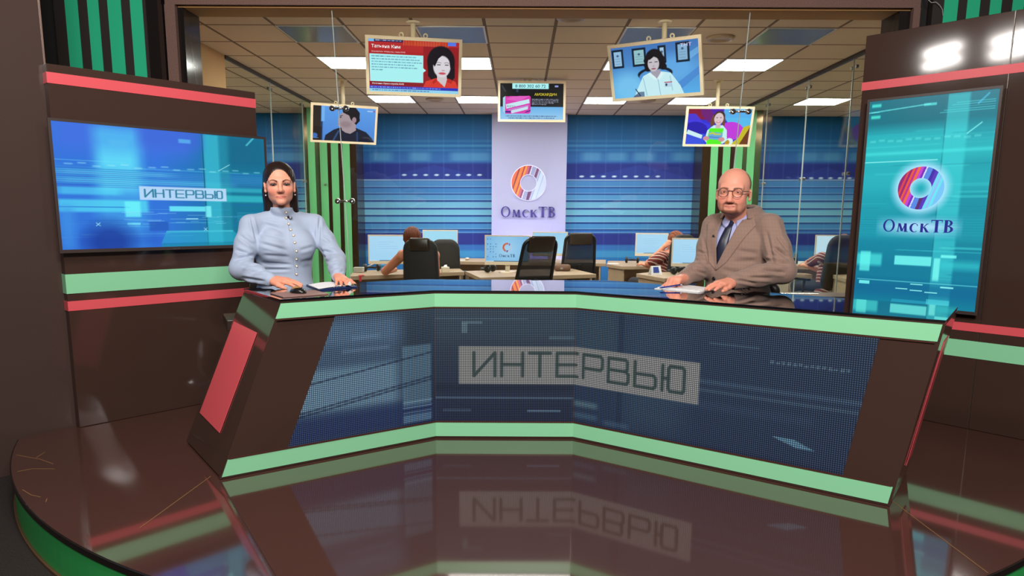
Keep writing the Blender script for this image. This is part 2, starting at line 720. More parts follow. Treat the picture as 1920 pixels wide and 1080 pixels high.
# printed blue back wall -------------------------------------------------
YB = 11.68
xs = np.linspace(-5.6, 6.2, 720)
zs = np.linspace(FLOOR_Z, CEIL, 330)
X, ZZ = np.meshgrid(xs, zs)
U = 974 + X * CAM_F / YB
V = 399.5 - (ZZ - CAM_H) * CAM_F / YB + (U - 960) * 0.007
p = Paint(U, V, (40, 110, 170))
kk = np.clip((V - 212) / 75, 0, 1)[..., None]
p.C = (1 - kk) * np.array([24, 104, 158.]) + kk * np.array([52, 104, 165.])
p.rect(0, 268, 2000, 272, (70, 135, 190), .5, sy=3)
p.rect(0, 276, 2000, 280, (105, 170, 215), .55, sy=3)
p.rect(0, 284, 2000, 288, (80, 140, 200), .5, sy=2)
p.rect(0, 292, 2000, 312, (66, 112, 178), .8, sy=6)
for bx in (700, 770, 845, 880, 1085, 1130, 1180, 1250, 505, 540, 1480, 1520, 1570):
    p.rect(bx, 290, bx + 36, 305, (120, 176, 215), .55, s=14, sy=5)
p.rect(0, 309, 2000, 340, (52, 58, 136), .95, sy=5)
p.poly([(700, 340), (815, 312), (925, 340)], (62, 74, 156), .6)
p.poly([(1070, 340), (1190, 312), (1300, 340)], (62, 74, 156), .6)
p.poly([(1440, 344), (1530, 316), (1610, 344)], (62, 74, 156), .6)
bands = [(341, 352, (92, 142, 200)), (354, 364, (80, 135, 198)), (366, 376, (105, 160, 210)), (379, 390, (132, 186, 218)),
         (393, 403, (138, 194, 222)), (406, 416, (120, 180, 218)), (419, 429, (92, 150, 205)), (431, 436, (72, 120, 190))]
p.rect(0, 340, 2000, 437, (38, 60, 130), 1)
for y0, y1, c in bands:
    p.rect(0, y0, 2000, y1, c, .95, sy=1.2)
    p.rect(0, y1 - 1.5, 2000, y1 - .2, (205, 222, 240), .45, sy=1)
p.rect(0, 338.4, 2000, 340.4, (205, 220, 240), .8, sy=1)
p.rect(0, 437, 2000, 458, (58, 60, 138), .95, sy=3)
p.rect(0, 458, 2000, 468, (74, 120, 190), .9, sy=3)
p.rect(0, 468, 2000, 482, (88, 158, 210), .9, sy=4)
p.rect(0, 482, 2000, 620, (62, 122, 190), 1, sy=4)
for gx in np.arange(480, 1640, 27.0):
    p.rect(gx, 212, gx + 1.4, 520, (150, 190, 230), .16, s=1.5)
for k in range(8):
    p.ell(759 + 19.8 * k, 330.3, 4.2, 1.7, (225, 235, 250), .95, s=.5)
    p.ell(1085 + 19.9 * k, 333, 4.2, 1.7, (225, 235, 250), .95, s=.5)
    p.ell(1487 + 17.3 * k, 336, 4.0, 1.7, (225, 235, 250), .95, s=.5)
    p.ell(345 + 19 * k, 328, 4.0, 1.7, (225, 235, 250), .95, s=.5)
gm_ = p.C.mean(-1, keepdims=True)
p.C = np.clip((gm_ + (p.C - gm_) * 1.08) * np.array([.84, .92, .93]), 0, 255)
P3 = np.stack([X, np.full_like(X, YB), ZZ], -1)
wb = grid_mesh('wall_back', P3, p.C, WALLPRINT)
structure(wb)
structure(box_obj('wall_back_core', (-6, YB + 0.02, FLOOR_Z), (6.6, YB + 0.2, CEIL), TANWALL))
# side glass partitions of the newsroom with their head rail; a short tan wall leads to the left one
structure(box_obj('wall_left_return', (-3.2, 5.14, FLOOR_Z), (-3.04, 7.443, CEIL), TANWALL))
structure(box_obj('wall_right_return', (3.3, 5.14, FLOOR_Z), (3.46, 6.3, CEIL), TANWALL))
structure(box_obj('trim_1', (-3.055, 7.443, CEIL - 0.035), (-3.025, 11.1, CEIL - 0.001), mat('dark_rail', (60, 46, 34), rough=.4)))
structure(box_obj('trim_2', (3.275, 6.3, CEIL - 0.035), (3.305, 11.1, CEIL - 0.001), _M['dark_rail']))
structure(box_obj('wall_far_left', (-5.75, 5.2, FLOOR_Z), (-5.6, YB, CEIL), TANWALL))
structure(box_obj('wall_far_right', (6.2, 5.2, FLOOR_Z), (6.35, YB, CEIL), TANWALL))
EDGE = mat('polished_glass_edge', (190, 200, 196), rough=.2, spec=.8)
wn = 0
for xg, ys, side in ((-3.04, (7.45, 8.75, 10.0, 11.1), 'left'), (3.29, (6.31, 7.3, 8.42, 9.75, 11.1), 'right')):
    for y0, y1 in zip(ys[:-1], ys[1:]):
        wn += 1
        w_ = structure(box_obj('window_%d' % wn, (xg - .005, y0 + .004, FLOOR_Z), (xg + .005, y1 - .004, CEIL - .036), GLASS))
        box_obj('glass_edge', (xg - .006, y1 - .007, FLOOR_Z), (xg + .006, y1 - .001, CEIL - .037), EDGE, w_)
        mb = MB()
        for zz in (CEIL - .12, 1.62):
            for dy in (-.06, -.13):
                mb.lathe([(0, -.012), (.018, -.012), (.018, .012), (0, .012)], (xg, y1 + dy + .06 + (0.03 if dy > -.1 else 0), zz), 12, Matrix.Rotation(PI / 2, 3, 'Y'))
        mb.build('glass_clamp', STEEL, w_)

# ---------------------------------------------------------------- portal between studio and newsroom
YF, YBK = 4.91, 5.14
PL, PR, PT = -2.30, 2.555, 2.55
structure(MB().box(((PL - 4) / 2 - 1.0, (YF + YBK) / 2, 1.5), (abs(PL + 6) , YBK - YF - .02, 3.4)).build('wall_portal_left', DARKMAT))
structure(MB().box(((PR + 6) / 2, (YF + YBK) / 2, 1.5), (6 - PR, YBK - YF - .02, 3.4)).build('wall_portal_right', DARKMAT))
structure(box_obj('wall_portal_head', (PL - .1, YF + .02, PT + .001), (PR + .1, YBK - .01, 3.2), DARKMAT))
structure(box_obj('trim_3', (PL, YF, PT - .012), (PR, YBK, PT), SOFFIT))
structure(box_obj('trim_4', (PL - .07, YF - .035, PT - .004), (PR + .045, YF + .015, PT + .34), FELT))
structure(box_obj('trim_5', (PL - .075, YF - .035, -.2), (PL - .005, YF + .015, PT - .004), FELT))
structure(box_obj('trim_6', (PR + .003, YF - .035, -.2), (PR + .048, YF + .015, PT - .004), FELT))
structure(box_obj('trim_7', (PL - .01, YF, -.2), (PL + .035, YBK + .004, PT - .013), BLACKGLOSS))
structure(box_obj('trim_8', (PR - .07, YF, -.2), (PR + .01, YBK + .004, PT - .013), BLACKGLOSS))
# brown parapet under the glass
structure(box_obj('wall_parapet', (PL + .036, 5.10, FLOOR_Z), (PR - .071, 5.36, .605), BROWN))
structure(box_obj('trim_9', (PL + .036, 5.085, .605), (PR - .071, 5.37, .618), mat('tan_edge_strip', (116, 86, 66), rough=.55)))

# leaning glass wall in the portal: three panes joined by steel clamps
GT, GB = Vector((0, 4.955, 2.537)), Vector((0, 5.272, .618))


def gpt(x, z):
    t = (GT.z - z) / (GT.z - GB.z)
    return Vector((x, GT.y + (GB.y - GT.y) * t, z))


gy = (GB - GT).normalized()
for k, (xa, xb) in enumerate(((PL + .04, -1.287), (-1.283, 1.514), (1.518, PR - .075))):
    pts = [gpt(xa, GB.z), gpt(xb, GB.z), gpt(xb, GT.z), gpt(xa, GT.z)]
    w_ = MB().prism(pts, (0, .010, .0016)).build('window_%d' % (wn + 1 + k), GLASS)
    structure(w_)
    if k < 2:
        MB().prism([gpt(xb + .002, GB.z) + Vector((0, -.001, 0)), gpt(xb + .0055, GB.z) + Vector((0, -.001, 0)), gpt(xb + .0055, GT.z) + Vector((0, -.001, 0)), gpt(xb + .002, GT.z) + Vector((0, -.001, 0))], (0, .012, .0016)).build('glass_edge', EDGE, w_)


def clamp(u1, u2, v, x_seam, label):
    a = atplane(u1, v, GT, (0, (GT.z - GB.z), (GB.y - GT.y)))
    bpt = atplane(u2, v, GT, (0, (GT.z - GB.z), (GB.y - GT.y)))
    t = thing('glass_clamp', label, 'clamp', (a + bpt) / 2, 0, 'steel clamps joining the leaning glass panes')
    n = Vector((0, -1, -.16)).normalized()
    q = n.to_track_quat('Z', 'Y').to_matrix()
    for c in (a, bpt):
        MB().lathe([(0, -.004), (.017, -.004), (.02, 0), (.02, .022), (.015, .03), (0, .031)], c, 18, q).build('disc', CHROME, t, smooth=True)
    MB().tube([a + n * .016, bpt + n * .016], .0075, 12).build('bar', CHROME, t, smooth=True)


clamp(624, 650, 203, -1.285, 'steel glass clamp crossing the small hanging screen with a man')
clamp(634, 661, 376.5, -1.285, 'steel glass clamp on the left glass seam beside the striped column')
clamp(1373, 1402, 209, 1.516, 'steel glass clamp crossing the small hanging screen with a girl')

# ---------------------------------------------------------------- striped wall panels beside the portal head


def striped(name, label, edges, z0, z1, y, body, gmat):
    x0, x1, greens = edges
    t = thing(name, label, 'striped panel', ((x0 + x1) / 2, y, z0))
    box_obj('panel', (x0, y, z0), (x1, y + .05, z1), body, t)
    for a, c in greens:
        box_obj('green_stripe', (a, y - .004, z0), (c, y - .0005, z1), gmat, t)
    return t


DARKPANEL = mat('dark_brown_panel', (36, 29, 27), rough=.5)
striped('striped_wall_panel', 'dark wall panel with green vertical stripes above the left television', (-3.09, -2.46, [(-3.013, -2.928), (-2.864, -2.79), (-2.73, -2.641), (-2.581, -2.50)]), 0.0, 3.1, 4.84, DARKPANEL, GREEN_DEEP)
striped('striped_wall_panel', 'dark wall panel with green vertical stripes above the right television', (2.66, 3.5, [(2.731, 2.82), (2.879, 2.961), (3.026, 3.099), (3.17, 3.243), (3.32, 3.39)]), 0.0, 3.1, 4.84, DARKPANEL, GREEN_DEEP)
t = thing('glossy_pilaster', 'narrow black glossy pilaster between green stripes and felt portal frame', 'pilaster', (-2.415, 4.84, -.2))
box_obj('shaft', (-2.458, 4.80, -.2), (-2.382, 4.90, 3.1), BLACKGLOSS, t)
cpts = [aty(1738, -12, 4.83), aty(1741, 0, 4.82), aty(1746, 5, 4.82), aty(1755, 4, 4.82), aty(1762, 10, 4.82), aty(1767, 18, 4.835), aty(1768, 30, 4.835)]
tag(MB().tube(cpts, .0022, 8).build('thin_cable', mat('pale_cable', (170, 165, 160), rough=.5), None, smooth=True), 'thin pale cable hanging beside the green stripes at upper right', 'cable')

# ---------------------------------------------------------------- big left wall and its set panel with television
DL = Vector((math.sin(math.radians(41.578)), math.cos(math.radians(41.578)), 0))
NL = Vector((DL.y, -DL.x, 0))                 # faces the studio
A0 = atz(160, 800, 0)


def LP(s, z, o=0.0):
    return A0 + DL * s + NL * o + Z * z


def slab(s0, s1, z0, z1, o0, o1, fn, d, n):
    """Box in panel coordinates."""
    mb = MB()
    pts = [fn(s0, z0, o0), fn(s1, z0, o0), fn(s1, z1, o0), fn(s0, z1, o0)]
    return mb.prism(pts, n * (o1 - o0))


LW = slab(-2.6, -.02, FLOOR_Z, 3.2, -.13, -.061, LP, DL, NL).build('wall_left', mat('dark_brown_gloss_wall', (70, 55, 51), rough=.14, spec=.5))
structure(LW)
slab(-.021, -.013, FLOOR_Z, 3.2, -.13, -.058, LP, DL, NL).build('edge_strip', mat('brown_edge_band', (120, 96, 86), rough=.3), LW)
setl = thing('set_panel', 'glossy brown set panel with red and green stripes carrying the left television', 'set panel', LP(.54, 0))
slab(-.028, 1.113, 0.001, 1.942, -.06, 0, LP, DL, NL).build('panel', BROWN, setl, bevel=.003)


def band(s0, s1, z0, z1, fn, d, n, th, name, m_, par, wrap_l=True, wrap_r=False):
    """Film stripe on a set panel, carried round its end."""
    mb = slab(s0 - (.003 if wrap_l else 0), s1 + (.003 if wrap_r else 0), z0, z1, .0005, .003, fn, d, n)
    if wrap_l:
        mb.prism([fn(s0 - .003, z0, -th), fn(s0 - .003, z0, .0005), fn(s0 - .003, z1, .0005), fn(s0 - .003, z1, -th)], d * .0025)
    if wrap_r:
        mb.prism([fn(s1 + .0005, z0, -th), fn(s1 + .0005, z0, .0005), fn(s1 + .0005, z1, .0005), fn(s1 + .0005, z1, -th)], d * .0025)
    return mb.build(name, m_, par)


band(-.028, 1.113, 1.845, 1.9, LP, DL, NL, .06, 'red_stripe', RED, setl)
band(-.028, 1.113, .75, .855, LP, DL, NL, .06, 'green_stripe', GREEN, setl)
band(-.028, 1.113, .656, .709, LP, DL, NL, .06, 'red_stripe', RED, setl)

# ---------------------------------------------------------------- right set panel
DR = Vector((math.sin(math.radians(-43.059)), math.cos(math.radians(-43.059)), 0))
NR = Vector((-DR.y, DR.x, 0))
if NR.y > 0:
    NR = -NR
B0 = atz(1733, 788, 0)


def RP(s, z, o=0.0):
    return B0 + DR * s + NR * o + Z * z


setr = thing('set_panel', 'glossy brown set panel with red and green stripes carrying the upright right television', 'set panel', RP(0, 0))
slab(-1.6, -.2275, .001, 2.265, -.06, 0, RP, DR, NR).build('panel', BROWN, setr, bevel=.003)
slab(-.2255, .521, 0.001, 2.265, -.06, 0, RP, DR, NR).build('panel', BROWN, setr, bevel=.003)
slab(-.2275, -.2255, 0.001, 2.264, -.05, .0012, RP, DR, NR).build('joint_strip', STEEL, setr)
for z0, z1, nm, m_ in ((1.948, 1.996, 'red_stripe', RED), (.562, .608, 'red_stripe', RED), (.411, .508, 'green_stripe', GREEN)):
    band(-1.6, .521, z0, z1, RP, DR, NR, .06, nm, m_, setr, False, True)

# ---------------------------------------------------------------- stage platform
PC, PRAD = Vector((.111, 4.95, 0)), 3.1
aL = math.atan2(3.506 - 4.95, -2.668 - .111)
arc = []
N_ARC = 96
a0, a1 = aL, math.radians(-22)
for i in range(N_ARC + 1):
    a = a0 + (a1 + 2 * PI - a0 if a1 < a0 else a1 - a0) * i / N_ARC
    arc.append(PC + Vector((math.cos(a), math.sin(a), 0)) * PRAD)
outline = arc + [RP(-.2, 0, -.07), RP(.62, 0, -.07), Vector((2.1, 4.87, 0)), Vector((-1.5, 4.87, 0)), LP(1.15, 0, -.058), LP(-.04, 0, -.055), ]
stage = thing('stage_platform', 'low curved stage platform with glossy brown top and green riser under the news desk', 'stage', (0.1, 4, FLOOR_Z))
MB().prism([p_ + Z * -.03 for p_ in outline], (0, 0, .03)).build('top', BROWN_FLOOR, stage)


def strip(pts, r_off, z0, z1, th):
    mb = MB()
    n = len(pts)
    vs = []
    for p_ in pts:
        d = (p_ - PC).normalized()
        for (o_, zz) in ((r_off, z0), (r_off, z1), (r_off - th, z1), (r_off - th, z0)):
            vs.append(p_ + d * o_ + Z * zz)
    fs = []
    for i in range(n - 1):
        for k in range(4):
            fs.append((i * 4 + k, i * 4 + (k + 1) % 4, (i + 1) * 4 + (k + 1) % 4, (i + 1) * 4 + k))
    return mb.add(vs, [tuple(reversed(f)) for f in fs])


strip(arc, -.004, FLOOR_Z, -.030, .03).build('riser', GREEN_RISER, stage, smooth=False)
strip(arc, .006, -.026, -.002, .02).build('nosing', mat('black_edge_band', (24, 19, 18), rough=.3), stage)
strip(arc, .006, FLOOR_Z + .002, FLOOR_Z + .014, .02).build('foot_strip', mat('brown_foot_band', (92, 66, 44), rough=.5), stage)
SEAM = mat('worn_seam', (150, 112, 66), rough=.5)
for pa, pb in (((395, 893), (262, 990)), ((1674, 940), (1852, 1074)), ((412, 902), (520, 1085))):
    a_, b_ = atz(*pa, .0006), atz(*pb, .0006)
    sd = (b_ - a_).cross(Z).normalized() * .0013
    MB().prism([a_ - sd, a_ + sd, b_ + sd, b_ - sd], (0, 0, .0005)).build('floor_joint', SEAM if pa[0] != 412 else mat('dark_seam', (48, 30, 28), rough=.4), stage)
for line in ([(30, 853), (75, 861), (100, 870)], [(68, 858), (84, 848)], [(33, 884), (60, 879), (102, 879)], [(42, 918), (58, 928), (76, 932)], [(88, 935), (86, 941)]):
    mb = MB()
    for pa, pb in zip(line[:-1], line[1:]):
        a_, b_ = atz(*pa, .0006), atz(*pb, .0006)
        sd = (b_ - a_).cross(Z).normalized() * .0012
        mb.prism([a_ - sd, a_ + sd, b_ + sd, b_ - sd], (0, 0, .0005))
    mb.build('scratch', SEAM, stage)
# ================================================================== news desk
DT = 0.80                                         # desk top height
FL, F1, F2, FR = Vector((-1.102, 3.178, 0)), Vector((-.446, 3.62, 0)), Vector((.294, 3.635, 0)), Vector((1.662, 2.716, 0))
BL_, B1, B2, BR_ = Vector((-1.444, 3.62, 0)), Vector((-.60, 4.225, 0)), Vector((.545, 4.25, 0)), Vector((1.971, 3.145, 0))
GL, GR = Vector((-1.347, 2.99, 0)), Vector((1.554, 2.787, 0))       # feet of the slanted ends
GBL, GBR = Vector((-1.743, 3.496, 0)), Vector((1.83, 3.17, 0))
desk = thing('news_desk', 'angular glossy brown news desk with LED front and green edge bands', 'desk', (0, 3.7, 0))
TOPG = mat('black_glass_top', (14, 16, 22), rough=.03, spec=1.0, coat=1.0, coat_rough=.02)
out = [FL, F1, F2, FR, BR_, B2, B1, BL_]
MB().prism([p_ + Z * (DT - .008) for p_ in out], (0, 0, .008)).build('glass_top', TOPG, desk)
MB().prism([p_ + Z * (DT - .018) + (Vector((0, .004, 0))) for p_ in out], (0, 0, .0095)).build('top_board', BROWN, desk)
# carcass: front walls, sloped ends
th = .03


def wall3(a, bq, c, d, n_):
    return MB().prism([a, bq, c, d], n_ * th)


def inward(a, bq):
    d = (bq - a).normalized()
    return Vector((-d.y, d.x, 0))


zt = DT - .0185
FRl = FL + (FR - FL) * 0
segs = []
mb = MB()
for a, bq, at_, bt in ((GL, F1, FL, F1), (F1, F2, F1, F2), (F2, GR, F2, FR)):
    mb.prism([a + Z * .002, bq + Z * .002, bt + Z * zt, at_ + Z * zt], inward(a, bq) * th)
mb.build('front_board', BROWN, desk)
dl_ = (FL + Z * zt)
side_n = (GBL - GL).cross(dl_ - GL).normalized()
if side_n.x > 0:
    side_n = -side_n
BLz = BL_ + Z * zt
eL_ = lambda lo_, hi_: lo_ + (hi_ - lo_) * .014
MB().prism([eL_(GL, FL + Z * zt), eL_(GBL, BLz), BLz, FL + Z * zt], side_n * -.025).build('end_board', BROWN, desk)
side_r = (GBR - GR).cross(FR + Z * zt - GR).normalized()
if side_r.x < 0:
    side_r = -side_r
MB().prism([GR + Z * .003, FR + Z * zt, BR_ + Z * zt, GBR + Z * .003], side_r * -.025).build('end_board', BROWN, desk)


def on_left_end(u, v):
    return atplane(u, v, GL, side_n)


q4 = [on_left_end(*p_) for p_ in ((440, 603), (483, 624), (413, 812), (376, 774))]
MB().prism([p_ + side_n * .002 for p_ in q4], side_n * .003).build('red_panel', RED, desk)
# red strip down the right end
q4 = [FR + (BR_ - FR) * f + Z * zz + (GR - FR) * g + ((GBR - BR_) - (GR - FR)) * f * g for f, zz, g in ((.45, zt - .1, .13), (.8, zt - .1, .13), (.8, .12, .84), (.45, .12, .84))]
MB().prism([p_ + side_r * .0005 for p_ in q4], side_r * .002).build('red_panel', RED, desk)

# green bands and LED tiles on the three facets
lw = (F1 - GL).normalized()
rw = (GR - F2).normalized()
nLw, nRw, nC = -inward(GL, F1), -inward(F2, GR), Vector((0.0203, -1, 0)).normalized()
cw = (F2 - F1).normalized()
s_left_top = lambda z: (FL - GL).dot(lw) * (z / DT)          # slanted left end
s_right_end = lambda z: 1.513 + (1.645 - 1.513) * (z / DT)


def facet(name, m_, org, d, n_, pts, off=.0006, th_=.003, mb=None):
    q = [org + d * s_ + Z * z_ + n_ * off for s_, z_ in pts]
    mm = mb or MB()
    mm.prism(q, n_ * th_)
    return mm if mb is not None else mm.build(name, m_, desk)


WL, WC, WR = (F1 - GL).length, (F2 - F1).length, 1.0
for z0, z1 in ((.714, .783), (.012, .088)):
    facet('green_band', GREEN, GL, lw, nLw, [(s_left_top(z0) + .004, z0), (WL, z0), (WL, z1), (s_left_top(z1) + .004, z1)])
    facet('green_band', GREEN, F1, cw, nC, [(0, z0), (WC, z0), (WC, z1), (0, z1)])
    facet('green_band', GREEN, F2, rw, nRw, [(0, z0), (s_right_end(z0) - .004, z0), (s_right_end(z1) - .004, z1), (0, z1)])
# thin dark beads above and below the screens
BEAD = mat('brown_bead', (70, 42, 34), rough=.3)
for z0, z1 in ((.706, .713), (.089, .096)):
    facet('bead', BEAD, GL, lw, nLw, [(s_left_top(z0) + .01, z0), (WL, z0), (WL, z1), (s_left_top(z1) + .01, z1)], th_=.005)
    facet('bead', BEAD, F1, cw, nC, [(0, z0), (WC, z0), (WC, z1), (0, z1)], th_=.005)
    facet('bead', BEAD, F2, rw, nRw, [(0, z0), (s_right_end(z0) - .01, z0), (s_right_end(z1) - .01, z1), (0, z1)], th_=.005)


def led_paint(U, Zc):
    """Picture that runs across the three LED facets. U: metres along the front from the right-hand fold, Zc: height."""
    p = Paint(U, Zc, (40, 55, 84))
    t = np.clip((Zc - .1) / .6, 0, 1)[..., None]
    p.C = (1 - t) * np.array([36, 46, 72.]) + t * np.array([62, 80, 96.])
    # left wing: lit blue panels
    p.rect(-2, .10, -.93, .70, (88, 118, 148), .65, s=.1)
    p.rect(-2, .56, -.95, .68, (104, 136, 168), .5, s=.1, sy=.05)
    p.rect(-2, .24, -.95, .45, (124, 160, 182), .7, s=.08, sy=.04)
    p.rect(-2, .10, -.75, .22, (40, 56, 100), .8, s=.1, sy=.05)
    p.rect(-.93, .2, -.765, .52, (112, 150, 172), .62, s=.01)
    p.rect(-.93, .11, -.765, .155, (120, 160, 186), .6, s=.01)
    p.rect(-.93, .155, -.765, .2, (44, 60, 100), .7, s=.01)
    for z in (.475, .345, .33):
        p.line([(-1.9, z - .16), (-.765, z)], .008, (26, 34, 60), .6)
    p.rect(-1.25, .52, -1.0, .535, (130, 160, 190), .5, s=.02)
    p.rect(-1.2, .58, -1.05, .6, (130, 165, 195), .4, s=.02)
    for z, a in ((.215, .5), (.185, .5), (.16, .35)):
        p.rect(-.93, z, -.765, z + .01, (140, 175, 195), a)
    # middle
    p.rect(-.74, .55, 0, .70, (64, 84, 102), .5, s=.05, sy=.05)
    p.rect(-.60, .575, -.57, .63, (120, 150, 165), .6)
    p.rect(-.60, .625, -.49, .638, (120, 150, 165), .6)
    p.rect(-.74, .65, -.25, .655, (110, 140, 160), .5)
    p.rect(-.14, .545, 0, .56, (96, 124, 140), .6)
    p.rect(-.74, .26, 0, .30, (34, 46, 66), .7, sy=.02)
    p.rect(-.74, .222, 0, .228, (120, 150, 175), .6)
    p.rect(-.25, .148, -.07, .162, (120, 150, 175), .6)
    p.rect(-.70, .15, -.55, .165, (84, 104, 130), .5)
    p.rect(-.62, .31, .0, .34, (70, 92, 112), .5, sy=.03)
    # right wing
    p.rect(0, .1, 1.6, .7, (50, 68, 96), .75, s=.04)
    p.rect(0, .45, .25, .7, (66, 90, 104), .6, s=.08)
    p.rect(.25, .1, .28, .7, (30, 42, 66), .5, s=.01)
    p.rect(.28, .12, .6, .68, (62, 88, 110), .5, s=.15)
    p.rect(0, .19, .14, .212, (120, 160, 165), .7, s=.03)
    p.rect(0, .13, .14, .145, (96, 136, 160), .7, s=.03)
    p.rect(.18, .115, .32, .13, (96, 136, 160), .6, s=.03)
    p.rect(.6, .41, 1.5, .43, (84, 112, 138), .5, s=.05, sy=.015)
    p.rect(.62, .37, 1.5, .385, (90, 118, 140), .45, s=.05, sy=.01)
    p.rect(.55, .3, 1.2, .312, (76, 110, 140), .4, s=.05)
    for k in range(14):
        p.rect(1.0 + .024 * k, .545 + .002 * math.sin(3 * k), 1.0 + .024 * k + .016, .56 + .002 * math.sin(5 * k), (120, 150, 172), .5)
    p.rect(.72, .6, .95, .612, (90, 120, 140), .4)
    p.poly([(1.02, .215), (1.12, .215), (1.22, .175), (1.14, .175)], (110, 158, 182), .75)
    # the plate with the word
    p.rect(-.615, .3, .68, .505, (150, 150, 148), .96, s=.006)
    tech_text(p, 'ИНТЕРВЬЮ', -.535, .345, .605, .47, .017, (58, 76, 76), .92, gap=.32)
    return p.C


def led(org, d, n_, pts, u_of, w, h):
    P, uu, vv = quad_points(*[org + d * s_ + Z * z_ + n_ * .0012 for s_, z_ in pts], w, h)
    S = ((P[..., 0] - org.x) * d.x + (P[..., 1] - org.y) * d.y)
    Zc = P[..., 2]
    uvs = np.stack([S, Zc], -1)
    return grid_mesh('led_screen', P, led_paint(u_of(S), Zc), LED, desk, uvs)


led(GL, lw, nLw, [(.561, .705), (WL - .002, .705), (.311, .097), (WL - .002, .097)], lambda s: s - WL - WC, 160, 120)
led(F1, cw, nC, [(.002, .705), (WC - .002, .705), (.002, .097), (WC - .002, .097)], lambda s: s - WC, 190, 150)
led(F2, rw, nRw, [(.002, .705), (1.424, .705), (.002, .097), (1.331, .097)], lambda s: s, 330, 150)

# ================================================================== televisions on the set panels


def serif_glyph(ch):
    """Outlines of the station's high-contrast capitals. Returns (advance, [polygons])."""
    polys = []

    def ring(cx, cy, ro, ri, a0=0, a1=2 * PI, n=40, shift=0.0):
        vs = []
        for i in range(n):
            a, b_ = a0 + (a1 - a0) * i / n, a0 + (a1 - a0) * (i + 1) / n
            vs.append([(cx + ro[0] * math.cos(a), cy + ro[1] * math.sin(a)), (cx + ro[0] * math.cos(b_), cy + ro[1] * math.sin(b_)),
                       (cx + shift + ri[0] * math.cos(b_), cy + ri[1] * math.sin(b_)), (cx + shift + ri[0] * math.cos(a), cy + ri[1] * math.sin(a))])
        return vs

    def bar(x0, y0, x1, y1, w0, w1=None):
        w1 = w0 if w1 is None else w1
        return [[(x0 - w0 / 2, y0), (x0 + w0 / 2, y0), (x1 + w1 / 2, y1), (x1 - w1 / 2, y1)]]

    def serif(x, y, w, h=.045):
        return [[(x - w / 2, y), (x + w / 2, y), (x + w / 2, y + h), (x - w / 2, y + h)]]

    if ch == 'О':
        polys += ring(.46, .5, (.46, .52), (.29, .455))
        return 1.0, polys
    if ch == 'м':
        polys += bar(.12, 0, .17, .7, .08) + serif(.12, 0, .22, .05) + bar(.2, .7, .44, .05, .19) + bar(.44, .05, .66, .7, .08)
        polys += bar(.71, 0, .66, .7, .20) + serif(.74, 0, .30, .05) + serif(.18, .66, .16, .04)
        return .92, polys
    if ch == 'с':
        polys += ring(.36, .35, (.35, .37), (.21, .315), math.radians(48), math.radians(312), 30, .05)
        polys += bar(.6, .5, .58, .62, .07, .05)
        return .72, polys
    if ch == 'к':
        polys += bar(.15, 0, .15, .7, .20) + serif(.15, 0, .26, .04) + serif(.13, .66, .22, .04)
        polys += bar(.24, .34, .52, .68, .09) + serif(.56, .65, .16, .05) + bar(.58, .0, .34, .40, .22, .17) + serif(.64, 0, .2, .04)
        return .76, polys
    if ch == 'Т':
        polys += bar(.4, 0, .4, 1, .22) + serif(.4, 0, .36, .045) + serif(.4, .93, .8, .075)
        polys += bar(.03, .8, .0, 1, .05, .05) + bar(.77, .8, .8, 1, .05, .05)
        return .84, polys
    if ch == 'В':
        polys += bar(.18, 0, .18, 1, .22) + serif(.12, 0, .24, .045) + serif(.12, .955, .24, .045)
        polys += ring(.3, .755, (.32, .245), (.14, .185), -PI / 2, PI / 2, 20) + ring(.3, .265, (.39, .265), (.19, .205), -PI / 2, PI / 2, 20)
        polys += serif(.26, .94, .2, .06) + serif(.26, .50, .2, .06) + serif(.26, 0, .2, .06)
        return .72, polys
    return .5, polys


def station_word(name, org, ex, ey, width, m_, parent, depth=0.0):
    """The word of the logo as raised lettering, centred under org (top middle)."""
    word, x = [], 0.0
    for ch in 'ОмскТВ':
        adv, pol = serif_glyph(ch)
        word.append((x, pol))
        x += adv + .06
    k = width / x
    mb = MB()
    ex, ey = Vector(ex).normalized(), Vector(ey).normalized()
    ez = ex.cross(ey)
    for ox, pol in word:
        for q in pol:
            pts = [Vector(org) + ex * ((ox + a - x / 2) * k) + ey * ((b_ - 1) * k) for a, b_ in q]
            if depth:
                mb.prism(pts, ez * depth)
            else:
                mb.add(pts, [tuple(range(len(pts)))])
    return mb.build(name, m_, parent), k


